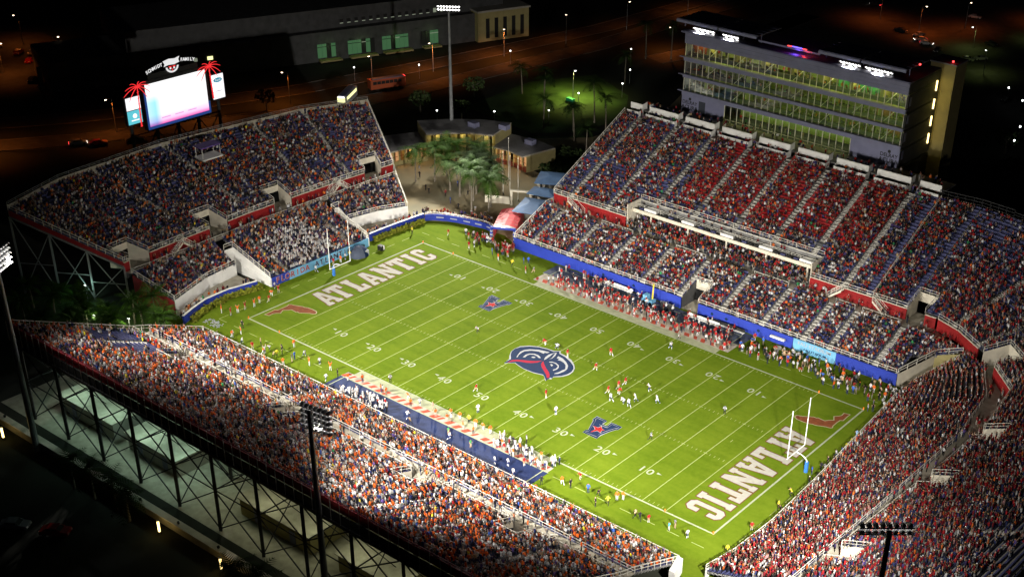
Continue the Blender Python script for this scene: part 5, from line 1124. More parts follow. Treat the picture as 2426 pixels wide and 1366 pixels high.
# ================================================================== ticket hall and concessions round the plaza
th = empty('ticket_hall', label='curved ticket hall with grey roof and warm lit counters behind the plaza palms', cat='building')
arc = [(-93.5, 51.0), (-92.6, 56.5), (-90, 61.5), (-86, 66.5), (-81.5, 70.5), (-76.5, 72.8), (-71, 73.4), (-65.7, 72.4)]
def offs(pts, d):
    out = []
    for i, p in enumerate(pts):
        a = Vector(pts[max(i - 1, 0)]); c = Vector(pts[min(i + 1, len(pts) - 1)]); t = (c - a).normalized(); out.append((p[0] - t.y * d, p[1] + t.x * d))
    return out
arcb = offs(arc, 9.5); arce = offs(arc, -1.3)
for i in range(len(arc) - 1):
    a, c, b0, b1 = arc[i], arc[i + 1], arcb[i], arcb[i + 1]; mid = i in (2, 3, 4); H = 7.2 if mid else 4.2
    r = MB(); e0, e1 = arce[i], arce[i + 1]; r.prism([e0, e1, b1, b0], H, H + .35, M['concrete'], M['roof']); r.build('roof_section', th)
    w_ = MB(); w_.poly([(*b0, 0), (*b1, 0), (*b1, H), (*b0, H)], M['stuccoy']); w_.poly([(*a, 0), (*b0, 0), (*b0, H), (*a, H)], M['stuccoy']); w_.poly([(*c, 0), (*b1, 0), (*b1, H), (*c, H)], M['stuccoy']); w_.build('wall_section', th)
    A, C = Vector(a), Vector(c); nb = 3
    for k in range(nb):
        p, q = A.lerp(C, k / nb), A.lerp(C, (k + 1) / nb); g = p.lerp(q, .12); f = p.lerp(q, .88)
        MB().prism([p, p.lerp(q, .12), (p.lerp(q, .12).x - .01, p.lerp(q, .12).y + .4), (p.x - .01, p.y + .4)], 0, H, M['stuccoy']).build('pier', th)
        inn = Vector(b0).lerp(Vector(b1), k / nb) - Vector(p); inn = inn.normalized() * 2.2
        o = MB(); o.poly([(g.x + inn.x, g.y + inn.y, .3), (f.x + inn.x, f.y + inn.y, .3), (f.x + inn.x, f.y + inn.y, H - .6), (g.x + inn.x, g.y + inn.y, H - .6)], M['warmroom'] if (not mid and (i * 3 + k) % 4) else M['stuccoy'])
        o.build('counter_opening', th)
        if not mid:
            MB().prism([g, f, (f.x, f.y + .5), (g.x, g.y + .5)], 0, 1.1, M['wood' if i > 4 else 'stuccoy']).build('counter', th)
            m2 = g.lerp(f, .5); MB().bar((g.x, g.y, 2.4), (f.x, f.y, 2.4), .07, M['wood']).bar((m2.x, m2.y, 1.1), (m2.x, m2.y, H - .4), .07, M['wood']).build('shutter_frame', th)
    l = D.lights.new('counter_light', 'POINT'); l.energy = 260 if not mid else 170; l.color = (1, .62, .28) if not mid else (1, .85, .35); l.shadow_soft_size = .5
    o = D.objects.new('counter_light', l); COL.objects.link(o); o.parent = th; m_ = A.lerp(C, .5) + Vector((offs(arc, 1.2)[i][0] - a[0], offs(arc, 1.2)[i][1] - a[1])); o.location = (m_.x, m_.y, H - .8)
for i, (x, y) in enumerate(((-90, 68), (-84, 73), (-77, 77), (-70, 79))): MB().box((x, y, 5.4 if i in (0, 3) else 8.2), (2.4, 1.8, 1.2), M['panel']).build('roof_unit', th)
# flag poles
for i, (x, y) in enumerate(((-60.6, 57.8), (-57.6, 56.9), (-55.3, 57.2), (-66, 66))):
    t = empty('flag_pole', (x, y, 0), label=('leftmost bare white flag pole beside the blue kiosks', 'middle bare white flag pole beside the blue kiosks', 'bare white flag pole closest to the blue kiosks', 'bare pole farther back by the concession wing')[i], cat='flag pole', group='flag poles on the plaza')
    MB().bar((0, 0, 0), (0, 0, 10.5), .09, M['rail'], 8, .05).build('pole', t); MB().bar((0, 0, 10.5), (0, 0, 10.75), .14, M['rail'], 8).build('finial', t); MB().bar((0, 0, 0), (0, 0, .3), .25, M['concrete'], 8).build('base', t)
# blue-roofed kiosks at the stand end
def kiosk(x, y, wx, wy, h, rz, lab):
    t = empty('kiosk', (x, y, 0), rz, label=lab, cat='kiosk', group='blue-roofed kiosks beside the long stand')
    r = MB(); e = .5; zz = h; c = [(-wx / 2 - e, -wy / 2 - e), (wx / 2 + e, -wy / 2 - e), (wx / 2 + e, wy / 2 + e), (-wx / 2 - e, wy / 2 + e)]
    r.prism(c, zz, zz + .15, M['kiosk'])
    for i in range(4): a, b_ = c[i], c[(i + 1) % 4]; r.poly([(*a, zz + .16), (*b_, zz + .16), (b_[0] * .35, b_[1] * .2, zz + .9), (a[0] * .35, a[1] * .2, zz + .9)], M['kiosk'])
    r.poly([(q[0] * .35, q[1] * .2, zz + .9) for q in c], M['kiosk']); r.build('roof', t)
    for sx in (-1, 1):
        for sy in (-1, 1): MB().box((sx * wx * .44, sy * wy * .42, h / 2), (.7, .7, h), M['cream']).build('pillar', t)
    MB().box((0, wy * .2, h * .42), (wx * .8, wy * .4, h * .8), M['stucco']).build('booth', t); MB().box((0, -wy * .35, .55), (wx * .7, .4, 1.1), M['darkwall']).build('counter', t)
kiosk(-43.8, 49.5, 6.5, 8, 3.9, .35, 'blue-roofed kiosk with cream pillars by the stand end'); kiosk(-50.5, 65.5, 8, 7, 4.3, .5, 'blue-roofed kiosk farther back by the long stand corner'); kiosk(-47.5, 57.6, 6, 4, 4.0, .3, 'small blue-roofed kiosk between the other two')
ga = empty('gate_arch', (-52.5, 55.2, 0), .5, label='cream square gate arch beside the kiosks', cat='gate')
for x in (-2.4, 2.4): MB().box((x, 0, 1.75), (.5, .5, 3.5), M['cream']).build('post', ga)
MB().box((0, 0, 3.7), (5.5, .6, .38), M['cream']).build('lintel', ga); MB().box((-6, .5, .9), (6, .3, 1.8), M['cream']).build('side_wall', ga)
# hedge bank behind the plaza
hk = MB()
for k in range(2400):
    x = random.uniform(-70, -58); y = random.uniform(76, 92); p = Vector((x, y, .2 + random.random() * 1.2)); r = random.uniform(.2, .4); u = Vector((random.gauss(0, 1), random.gauss(0, 1), random.gauss(0, 1))).normalized() * r; v = u.orthogonal().normalized() * r; hk.poly((p - u, p + v, p + u, p - v), M['leaf'])
hk.build('shrub_bank', kind='stuff')
# players' tunnel: red and white inflatable roof, blue mouth
tu = empty('player_tunnel', (-43, 43.5, 0), label='red and white striped inflatable players tunnel with blue mouth', cat='tunnel')
A0, A1 = Vector((-41.6, 36.2)), Vector((-47.5, 46.4)); d_ = (A1 - A0).normalized(); n_ = Vector((-d_.y, d_.x)) * 2.6; H = 3.1; org = Vector((-43, 43.5))
for k in range(7):
    a, c = A0.lerp(A1, k / 7) - org, A0.lerp(A1, (k + 1) / 7 - .012) - org; mm = M['white'] if k == 0 else M['tunnelred']; s = MB()
    for j in range(4):
        t0, t1 = -1 + j * .5, -1 + (j + 1) * .5; z0, z1 = H + .55 * (1 - t0 * t0), H + .55 * (1 - t1 * t1); s.poly([(*(a + n_ * t0), z0), (*(a + n_ * t1), z1), (*(c + n_ * t1), z1), (*(c + n_ * t0), z0)], mm)
    for e in (-1, 1): s.poly([(*(a + n_ * e), 0), (*(c + n_ * e), 0), (*(c + n_ * e), H), (*(a + n_ * e), H)], M['tunnelred'])
    s.build('fabric_section', tu)
for e in (-1, 1):
    p = A0 - org + n_ * e
    for q in range(8): MB().box((p.x, p.y, .2 + q * .42), (.5, .5, .4), M['blue'] if q % 2 else M['logowhite']).build('mouth_block', tu)
MB().prism([A0 - org - n_ * 1.1, A0 - org + n_ * 1.1, A0 - org + n_ * 1.1 + d_ * .4, A0 - org - n_ * 1.1 + d_ * .4], H + .02, H + .5, M['blue']).build('mouth_header', tu)
# ================================================================== campus building across the road
cb = empty('campus_building', label='long dark campus building with green lit ground floor and small square windows', cat='building')
Pa, Pb = Vector((-179.5, 74.7)), Vector((-144.5, 168.7)); dd = (Pb - Pa).normalized(); nn = Vector((-dd.y, dd.x)); LB = (Pb - Pa).length
def cpt(s, b_, z): p = Pa + dd * s + nn * b_; return (p.x, p.y, z)
def cblk(name, s0, s1, b0, b1, z0, z1, m, parent=cb): return MB().prism([cpt(s0, b0, 0)[:2], cpt(s1, b0, 0)[:2], cpt(s1, b1, 0)[:2], cpt(s0, b1, 0)[:2]], z0, z1, m).build(name, parent)
cblk('wall', -10, LB - 20, 4, 26, 0, 9, M['darkwall']); cblk('upper_wall', -30, LB - 8, 7, 36, 9, 15, M['darkwall']); cblk('wing_wall', LB - 19.9, LB - 1, 2, 24, 0, 9.5, M['stuccoy']); cblk('wing_cornice', LB - 20.2, LB - .6, 1.6, 24.4, 9.5, 10.1, M['stucco']); cblk('low_wing', -52, -10.1, 8, 30, 0, 8.5, M['darkwall'])
for s in np.arange(LB - 17, LB - 2, 3.2): cblk('wing_opening', s, s + 1.3, 1.9, 2.0, 1, 7.4, M['black'])
for k in range(16):
    s = 35 + k * 2.45; wv = cblk('small_window_frame', s - .15, s + 1.2, 6.8, 6.95, 10.3, 11.7, M['darkwall']); cblk('pane', s, s + 1.05, 6.7, 6.79, 10.4, 11.5, M['dimwin'] if k > 12 else M['black'], wv); cblk('sill', s, s + 1.05, 6.6, 6.79, 10.2, 10.38, M['dimwin'], wv)
for (s0, s1) in ((26, 33), (36, 45), (47.5, 57), (61, 67)):
    for q in range(int((s1 - s0) / 1.5)):
        f = cblk('shop_window', s0 + q * 1.5, s0 + q * 1.5 + 1.4, 3.7, 3.85, 1.2, 5.4, M['greenroom'] if random.random() < .45 else M['black']); cblk('transom', s0 + q * 1.5, s0 + q * 1.5 + 1.4, 3.55, 3.69, 4.5, 4.65, M['dimwin'] if random.random() < .4 else M['black'], f)
    cblk('lit_ledge', s0, s1, 1.2, 3.4, .4, .9, M['stuccoy'])
    l = D.lights.new('shop_light', 'POINT'); l.energy = 70; l.color = (.6, 1, .35); l.shadow_soft_size = .3; o = D.objects.new('shop_light', l); COL.objects.link(o); o.parent = cb; o.location = cpt((s0 + s1) / 2, 1.5, 4.5)
cblk('lit_window', -8, -6.4, 3.8, 3.95, 5, 6, M['ceil']); cblk('lit_window', -12, -11, 3.8, 3.95, 5, 6, M['dimwin'])
for k, s in enumerate((-55, -50, -45, -40, -35, -30)): cblk('pilaster', s, s + 1.2, 7.6, 7.95, 0, 8, M['darkwall'])
# ================================================================== lamps
def lamp(x, y, h, lab, group, col, power, head='sodium', arm=1.4):
    t = empty('street_lamp', (x, y, -.05), random.random() * 6.28, label=lab, cat='street lamp', group=group)
    MB().bar((0, 0, 0), (0, 0, h), .12, M['greysteel'], 7, .07).bar((0, 0, h), (arm, 0, h + .25), .06, M['greysteel'], 5).build('pole', t); MB().box((arm + .2, 0, h + .22), (.9, .4, .16), M['greysteel']).build('head', t)
    MB().bar((arm + .2, 0, h + .13), (arm + .2, 0, h - .08), .26, M[head], 8).build('lens', t)
    if power:
        l = D.lights.new('lamp_light', 'SPOT'); l.spot_size = math.radians(150); l.spot_blend = .5; l.energy = power * 1.6; l.color = col; l.shadow_soft_size = .25; o = D.objects.new('lamp_light', l); COL.objects.link(o); o.parent = t; o.location = (arm + .2, 0, h - .45)
SO = (1.0, .24, .03); RG = 'sodium lamps along the carriageway'
for (x, y, p, l) in ((-176, -8, 2600, 'sodium street lamp lighting the orange road at the left edge'), (-165, 22, 1500, 'sodium street lamp on the median left of the scoreboard'), (-157, 46, 1900, 'sodium street lamp right behind the scoreboard'), (-149.5, 68, 2600, 'sodium street lamp right of the scoreboard over the road'), (-145.5, 96, 700, 'dim sodium street lamp by the parked buses'), (-142, 118, 3600, 'sodium street lamp over the road behind the tall floodlight tower'), (-137, 145, 3600, 'sodium street lamp over the bright orange carriageway right of the tower'), (-132, 170, 900, 'sodium street lamp over the far carriageway above the lawn'), (-128, 198, 500, 'sodium street lamp before the road bend'), (-126, 232, 1500, 'sodium street lamp at the far end of the carriageway')):
    lamp(x, y, 9, l, RG, SO, p)
for (x, y, p, l) in ((-226, 44, 900, 'lamp on the edge of the left car park'), (-232, 30, 1300, 'lamp over the parked cars at the left'), (-254, 50, 900, 'lamp at the back of the left car park')): lamp(x, y, 9, l, 'lamps in the left car park', SO, p)
lamp(-100.2, 185, 8, 'sodium lamp beside the press building glowing on the bend', RG, SO, 1900)
for (x, y, p, l) in ((-70, 272, 2600, 'orange lamp in the car park above the press building'), (-52, 266, 3200, 'orange lamp right of the other in the top right car park'), (-42, 282, 1800, 'orange lamp near the top edge car park'), (-22, 312, 3000, 'orange lamp at the top right corner')): lamp(x, y, 9, l, 'lamps in the top right car park', (1, .18, .025), p * .6)
for (x, y, p, l) in ((-30, 262, 420, 'greenish lamp on the right-hand lane'), (-15, 236, 380, 'greenish lamp above the stair tower'), (-18, 288, 420, 'greenish lamp at the far right')): lamp(x, y, 7, l, 'greenish lamps in the right dark area', (.75, 1, .25), p, 'whitelamp')
lamp(-94.8, 127.4, 8, 'bright white lamp on its pole in the green lawn', None, (.95, 1.0, .22), 6500, 'whitelamp', .3)
MB().box((-93, 124, .5), (2.5, 1.2, 1.1), mat('green_box', (.02, .30, .16), .6)).build('utility_box', label='small green box on the lawn under the white lamp', cat='box')
for i, (x, y) in enumerate(((-106.9, 83.2), (-95, 93.3), (-84.7, 104.1), (-88.2, 121.6), (-104, 168), (-91, 150), (-84.5, 137.5), (-130, 140), (-140, 110), (-152, 95))):
    t = empty('path_lamp', (x, y, -.05), label='low white globe lamp on a thin post in the dark grounds behind the plaza', cat='path lamp', group='globe lamps in the grounds')
    MB().bar((0, 0, 0), (0, 0, 4), .06, M['greysteel'], 6).build('post', t); bm = bmesh.new(); bmesh.ops.create_icosphere(bm, subdivisions=1, radius=.24, matrix=Matrix.Translation((0, 0, 4.2))); me = D.meshes.new('globe'); bm.to_mesh(me); bm.free(); me.materials.append(M['whitelamp']); link('globe', me, t)
    l = D.lights.new('globe_light', 'POINT'); l.energy = 45; l.color = (.85, 1, .75); o = D.objects.new('globe_light', l); COL.objects.link(o); o.parent = t; o.location = (0, 0, 4.75)
for i, (x, y, l) in enumerate(((-50.6, -79.2, 'yellow bollard lamp outside the retaining wall at the left edge'), (-9.3, -78.6, 'yellow bollard lamp outside the wall below the steel frame'), (5.0, -78.4, 'yellow bollard lamp near the bottom edge outside the wall'))):
    t = empty('bollard_lamp', (x, y, -.05), label=l, cat='bollard lamp', group='yellow bollard lamps'); MB().bar((0, 0, 0), (0, 0, .5), .16, M['greysteel'], 8).build('base', t); MB().bar((0, 0, .5), (0, 0, 2.4), .17, M['warmlamp'], 8).build('lens', t); MB().bar((0, 0, 2.4), (0, 0, 2.55), .2, M['greysteel'], 8).build('cap', t)
    li = D.lights.new('bollard_light', 'POINT'); li.energy = 22; li.color = (1, .65, .2); o = D.objects.new('bollard_light', li); COL.objects.link(o); o.parent = t; o.location = (0, -.6, 2.2)
for i, (x, y) in enumerate(((-86, -58), (-92, -60))): pass
# ================================================================== vehicles
PAINT = {'red': (.35, .01, .01), 'white': (.6, .6, .6), 'silver': (.35, .36, .38), 'black': (.02, .02, .022), 'blue': (.02, .05, .2), 'tan': (.35, .28, .18)}
PM = {k: mat('car_paint_' + k, v, .3, spec=.5) for k, v in PAINT.items()}; CARM = {}
def car_parts(col):
    L, W2, = 4.5, .88
    prof = [(-2.25, .45), (-2.2, .85), (-1.75, .95), (-1.05, 1.42), (.45, 1.45), (1.15, 1.0), (2.1, .88), (2.25, .5)]
    b = MB(); lo = [(x, .32) for x, z in prof]
    for sy in (-1, 1): b.poly([(x, sy * W2 * (.86 if z > 1.2 else 1), z) for x, z in prof] + [(2.2, sy * W2, .32), (-2.2, sy * W2, .32)], PM[col])
    for (x0, z0), (x1, z1) in zip(prof[:-1], prof[1:]): w0 = W2 * (.86 if z0 > 1.2 else 1); w1 = W2 * (.86 if z1 > 1.2 else 1); b.poly([(x0, -w0, z0), (x1, -w1, z1), (x1, w1, z1), (x0, w0, z0)], PM[col])
    g = MB(); g.poly([(-1.68, -.74, .99), (-1.08, -.68, 1.40), (-1.08, .68, 1.40), (-1.68, .74, .99)], M['black']); g.poly([(1.1, -.74, 1.06), (.52, -.68, 1.44), (.52, .68, 1.44), (1.1, .74, 1.06)], M['black'])
    for sy in (-1, 1): g.poly([(-1.35, sy * .86, 1.0), (.9, sy * .86, 1.0), (.42, sy * .80, 1.37), (-1.0, sy * .80, 1.37)], M['black'])
    wv = MB().bar((0, -.12, 0), (0, .12, 0), .33, M['black'], 10); h = MB().box((0, 0, 0), (.06, .36, .14), M['headlamp']); tl = MB().box((0, 0, 0), (.06, .34, .14), M['redlamp']); off = MB().box((0, 0, 0), (.06, .36, .14), M['white'])
    return b.me('body'), g.me('window'), wv.me('wheel'), h.me('headlight'), tl.me('taillight'), off.me('headlight')
def car(x, y, rz, col, lab, group=None, lit=False):
    if col not in CARM: CARM[col] = car_parts(col)
    b, g, wv, h, tl, off = CARM[col]; t = empty('car', (x, y, -.03), rz, label=lab, cat='car', group=group); link('body', b, t); link('window', g, t)
    for sx in (-1.4, 1.4):
        for sy in (-.8, .8): o = link('wheel', wv, t); o.location = (sx, sy, .33)
    for sy in (-.6, .6): o = link('headlight', h if lit else off, t); o.location = (2.24, sy, .68); o = link('taillight', tl if lit else off, t); o.location = (-2.26, sy, .75)
CP = 'cars parked in the left car park'
for i, (x, y, c) in enumerate(((-255.6, 41.9, 'white'), (-246.3, 43.7, 'red'), (-243, 46.5, 'silver'), (-236, 41.3, 'red'), (-233, 43.5, 'white'), (-227, 39, 'silver'), (-223.6, 38.4, 'black'), (-220.6, 37.2, 'red'), (-217.6, 36.5, 'silver'), (-214.4, 37, 'white'), (-211, 36, 'tan'), (-208, 35, 'black'), (-206, 32.0, 'silver'), (-212, 30.5, 'red'), (-219, 31.5, 'black'))):
    car(x, y, 2.2 + random.gauss(0, .03), c, '%s car parked in the row of the dark left car park' % c, CP, False)
for (x, y, rz, c, l) in ((-163.6, 9.7, 1.05, 'silver', 'car with red tail lights on the road at the left'), (-160.0, 13.2, 1.05, 'red', 'dark red car following on the road beside the scoreboard'), (-155.5, 21, 1.05, 'black', 'dark car on the road under the scoreboard')): car(x, y, rz, c, l, None, 'tail' in l)
car(-21, -88.5, .6, 'red', 'red car parked in the dark below the near stand'); car(-27, -91.5, .6, 'silver', 'silver car parked in the dark at the bottom left')
for i, (x, y, c) in enumerate(((-80.8, 289.5, 'black'), (-57.5, 263, 'black'), (-47, 257, 'silver'), (-43.3, 254, 'white'), (-37, 249, 'black'), (-45.8, 299, 'silver'), (-26.7, 269, 'black'), (-25, 246, 'silver'), (2, 214, 'black'), (-50, 262, 'silver'), (-22, 250, 'white'))): car(x, y, random.random() * 6, c, '%s car with headlights on in the dark right-hand car park' % c if i in (0, 2, 3) else '%s car parked in the dark right-hand area' % c, 'cars right of the press building', i in (0, 2, 3))
for i, (x, y) in enumerate(((18.7, 182), (22, 170), (2, 214), (10, 205), (-8, 300))):
    t = empty('path_lamp', (x, y, -.05), label='low white globe lamp in the dark grounds right of the press building', cat='path lamp', group='globe lamps right of the press building'); MB().bar((0, 0, 0), (0, 0, 4), .06, M['greysteel'], 6).build('post', t); MB().bar((0, 0, 4), (0, 0, 4.4), .22, M['whitelamp'], 8).build('globe', t)
def bus(x, y, rz, lab, lit):
    t = empty('bus', (x, y, 0), rz, label=lab, cat='bus', group='buses parked behind the far stand'); pm = mat('bus_paint', (.5, .5, .5) if lit else (.45, .10, .04), .4)
    MB().box((0, 0, 1.75), (11, 2.5, 2.7), pm).box((0, 0, 3.18), (9.5, 1.8, .2), M['panel']).build('body', t)
    for k in range(7):
        for sy in (-1, 1): MB().box((-4.2 + k * 1.3, sy * 1.26, 2.2), (1.15, .03, .9), M['ceil'] if lit else M['black']).build('window', t)
    MB().box((5.51, 0, 2.15), (.03, 2.2, 1.3), M['ceil'] if lit else M['black']).build('windscreen', t); MB().box((5.53, 0, 3.0), (.04, 1.8, .3), M['headlamp'] if lit else M['redlamp']).build('destination_sign', t)
    for sx in (-3.4, 3.4):
        for sy in (-1.1, 1.1): MB().bar((sx, sy - .14, .5), (sx, sy + .14, .5), .5, M['black'], 10).build('wheel', t)
    for sy in (-.9, .9): MB().box((5.52, sy, .9), (.05, .35, .2), M['headlamp'] if lit else M['white']).build('headlight', t)
bus(-139.5, 80.5, -1.05, 'lit bus facing the stadium behind the far stand', True); bus(-140.5, 97, 1.2, 'orange bus parked behind the lit one', False)
# ================================================================== people
REG = {}
def person_mesh(pose):
    """one continuous skinned body; returns verts, faces and each vertex' region"""
    P = {'stand': dict(pelvis=(0,0,.95), chest=(0,.02,1.32), neck=(0,.02,1.5), head=(0,.05,1.66), sl=(-.2,0,1.43), el=(-.30,.0,1.14), hl=(-.30,.1,.88), sr=(.2,0,1.43), er=(.30,-.02,1.14), hr=(.29,.12,.9), pl=(-.1,0,.92), kl=(-.12,.02,.5), fl=(-.13,-.02,.08), tl=(-.14,.18,.05), pr=(.1,0,.92), kr=(.12,.04,.5), fr=(.13,-.02,.08), tr=(.14,.18,.05)),
      'cheer': dict(pelvis=(0,0,.95), chest=(0,.0,1.32), neck=(0,.0,1.5), head=(0,.03,1.67), sl=(-.2,0,1.45), el=(-.33,.05,1.66), hl=(-.30,.08,1.95), sr=(.2,0,1.45), er=(.33,.05,1.66), hr=(.34,.06,1.95), pl=(-.1,0,.92), kl=(-.14,.02,.5), fl=(-.17,-.02,.08), tl=(-.19,.17,.05), pr=(.1,0,.92), kr=(.14,.02,.5), fr=(.17,-.02,.08), tr=(.19,.17,.05)),
      'run': dict(pelvis=(0,0,.92), chest=(0,.14,1.26), neck=(0,.22,1.43), head=(0,.30,1.57), sl=(-.21,.14,1.36), el=(-.34,-.02,1.14), hl=(-.28,.22,1.02), sr=(.21,.14,1.36), er=(.34,.26,1.12), hr=(.22,.48,1.18), pl=(-.11,0,.9), kl=(-.12,.30,.62), fl=(-.13,.12,.22), tl=(-.13,.28,.14), pr=(.11,0,.9), kr=(.12,-.10,.5), fr=(.13,-.42,.22), tr=(.13,-.36,.06)),
      'crouch': dict(pelvis=(0,-.22,.72), chest=(0,.16,.95), neck=(0,.34,1.06), head=(0,.47,1.14), sl=(-.24,.24,1.0), el=(-.32,.34,.72), hl=(-.2,.55,.6), sr=(.24,.24,1.0), er=(.32,.36,.72), hr=(.2,.58,.62), pl=(-.13,-.22,.7), kl=(-.2,.12,.5), fl=(-.2,-.14,.08), tl=(-.21,.06,.05), pr=(.13,-.22,.7), kr=(.2,.14,.5), fr=(.22,-.12,.08), tr=(.23,.08,.05)),
      'sit': dict(pelvis=(0,0,.55), chest=(0,.03,.93), neck=(0,.05,1.10), head=(0,.09,1.25), sl=(-.2,.02,1.03), el=(-.28,.1,.76), hl=(-.16,.34,.66), sr=(.2,.02,1.03), er=(.28,.1,.76), hr=(.16,.34,.66), pl=(-.1,.02,.54), kl=(-.13,.45,.54), fl=(-.13,.46,.08), tl=(-.14,.62,.05), pr=(.1,.02,.54), kr=(.13,.45,.54), fr=(.13,.44,.08), tr=(.14,.60,.05)),
      'lie': dict(pelvis=(0,0,.16), chest=(0,.37,.2), neck=(0,.55,.22), head=(0,.71,.22), sl=(-.2,.46,.2), el=(-.42,.62,.14), hl=(-.36,.88,.10), sr=(.2,.46,.2), er=(.42,.30,.14), hr=(.45,.02,.10), pl=(-.1,-.03,.16), kl=(-.16,-.45,.16), fl=(-.2,-.86,.12), tl=(-.22,-1.0,.10), pr=(.1,-.03,.16), kr=(.22,-.42,.3), fr=(.2,-.82,.12), tr=(.22,-.96,.10))}[pose]
    names = list(P); idx = {n: i for i, n in enumerate(names)}
    E = [('pelvis','chest'),('chest','neck'),('neck','head'),('chest','sl'),('sl','el'),('el','hl'),('chest','sr'),('sr','er'),('er','hr'),('pelvis','pl'),('pl','kl'),('kl','fl'),('fl','tl'),('pelvis','pr'),('pr','kr'),('kr','fr'),('fr','tr')]
    R_ = dict(pelvis=.145, chest=.165, neck=.065, head=.125, sl=.085, sr=.085, el=.052, er=.052, hl=.045, hr=.045, pl=.10, pr=.10, kl=.068, kr=.068, fl=.05, fr=.05, tl=.04, tr=.04)
    me = D.meshes.new('skel'); me.from_pydata([P[n] for n in names], [(idx[a], idx[b]) for a, b in E], [])
    o = D.objects.new('skel', me); COL.objects.link(o); o.modifiers.new('s', 'SKIN'); ss = o.modifiers.new('b', 'SUBSURF'); ss.levels = 1; ss.render_levels = 1
    for n, sv in zip(names, me.skin_vertices[0].data): sv.radius = (R_[n], R_[n] * (.8 if n in ('pelvis', 'chest') else 1)); sv.use_root = (n == 'pelvis')
    bpy.context.view_layer.update(); dg = bpy.context.evaluated_depsgraph_get(); m2 = D.meshes.new_from_object(o.evaluated_get(dg)); D.objects.remove(o); D.meshes.remove(me)
    V = np.array([v.co[:] for v in m2.vertices]); reg = np.zeros(len(V), int); best = np.full(len(V), 1e9)
    RG_ = {('pelvis','chest'):0,('chest','neck'):0,('neck','head'):3,('chest','sl'):0,('sl','el'):4,('el','hl'):3,('chest','sr'):0,('sr','er'):4,('er','hr'):3,('pelvis','pl'):1,('pl','kl'):1,('kl','fl'):2,('fl','tl'):5,('pelvis','pr'):1,('pr','kr'):1,('kr','fr'):2,('fr','tr'):5}
    for (a, b), rg in RG_.items():
        A, B = np.array(P[a]), np.array(P[b]); ab = B - A; t = np.clip(((V - A) @ ab) / (ab @ ab), 0, 1); dist = np.linalg.norm(V - (A + t[:, None] * ab), axis=1) / ((R_[a] + R_[b]) / 2); k = dist < best; best[k] = dist[k]; reg[k] = rg
    hd = np.array(P['head']); up = hd - np.array(P['neck']); up = up / np.linalg.norm(up); rel = V - hd; s = rel @ up; r = np.linalg.norm(rel, axis=1)
    head = r < .2; hair = head & ((s > .035) | ((rel[:, 1] < -.02) & (s > -.06) if pose != 'lie' else (rel[:, 2] > .05))); reg[hair] = 6
    face = head & ~hair & (reg == 3); V[face, 1] += np.where(np.abs(rel[face, 0]) < .03, .015, 0)
    return m2, V, reg
BODY = {}; PMESH = {}
def get_person(pose, outfit):
    """outfit = (shirt, pants, socks, sleeve, hair/helmet, helmet?) linear colours"""
    key = (pose, outfit)
    if key in PMESH: return PMESH[key]
    if pose not in BODY: BODY[pose] = person_mesh(pose)
    base, V, reg = BODY[pose]; me = base.copy(); me.name = 'person'
    sh, pa, so, sl, ha, helm = outfit; skin = random.choice(((.42, .24, .15), (.30, .16, .09), (.13, .07, .045), (.45, .28, .19)))
    cols = np.array([sh, pa, so, skin, sl if sl else skin, (.6, .6, .6) if helm else (.05, .05, .05), ha]); c = np.ones((len(V), 4)); c[:, :3] = cols[reg]
    at = me.color_attributes.new('Col', 'FLOAT_COLOR', 'POINT'); at.data.foreach_set('color', c.ravel())
    if helm:
        VV = V.copy(); hm = reg == 6; ctr = VV[hm].mean(0); VV[hm] = ctr + (VV[hm] - ctr) * 1.3
        sd = reg == 0; VV[sd, 0] *= 1.12; me.vertices.foreach_set('co', VV.ravel())
    me.materials.clear(); me.materials.append(M['crowd']); me.polygons.foreach_set('use_smooth', [True] * len(me.polygons)); me.update(); PMESH[key] = me; return me
RED, CRIM, WHT, BLK, ORG, NVY, BLU, YEL, GRY, TAN, GRN, CYN = (.31, .012, .014), (.19, .010, .018), (.56, .56, .57), (.015, .015, .018), (.68, .12, .014), (.02, .03, .11), (.04, .11, .42), (.72, .60, .04), (.22, .22, .22), (.42, .30, .18), (.04, .25, .09), (.06, .42, .55)
HB, HBR, HBL = (.02, .014, .01), (.09, .05, .025), (.35, .24, .10)
REDP = (RED, TAN, WHT, RED, WHT, True); WHTP = (WHT, WHT, NVY, WHT, WHT, True); WHTP2 = (WHT, NVY, WHT, WHT, WHT, True); REF = (GRY, BLK, BLK, WHT, BLK, False)
def person(x, y, rz, pose, outfit, lab, cat, group=None, z=.01, s=1.0, name='person'):
    o = link(name, get_person(pose, outfit), label=lab, cat=cat, group=group); o.location = (x, y, z); o.rotation_euler = (0, 0, rz); o.scale = (s, s, s); return o
G1, G2 = 'red-shirted players on the field', 'white-shirted players on the field'
for i, (x, y, p, l) in enumerate(((8.5, 10.4, 'run', 'player in red alone nearest the far forty'), (9.7, 4.0, 'run', 'player in red between the owl logo and the main huddle'), (17.1, 3.2, 'run', 'player in red at the back of the scrimmage'), (18.2, 0.0, 'crouch', 'player in red wrapped up in the middle of the scrimmage'), (16.6, -1.3, 'run', 'player in red at the left of the scrimmage'), (9.1, -9.7, 'stand', 'player in red standing alone below the owl logo'), (2.5, 4.6, 'stand', 'player in red beside the right edge of the owl logo'), (-3.9, 5.7, 'crouch', 'player in red kneeling above the owl logo'), (17.0, 1.3, 'run', 'player in red inside the scrimmage with arms out'), (-1.8, -16.4, 'run', 'player in red by the near fifty numeral'))):
    person(x, y, (1.2, -1.8, -.9, -.4, -1.0, -1.3, -1.5, 2.0, -.6, -1.4)[i], p, REDP, l, 'football player', G1, s=1.08)
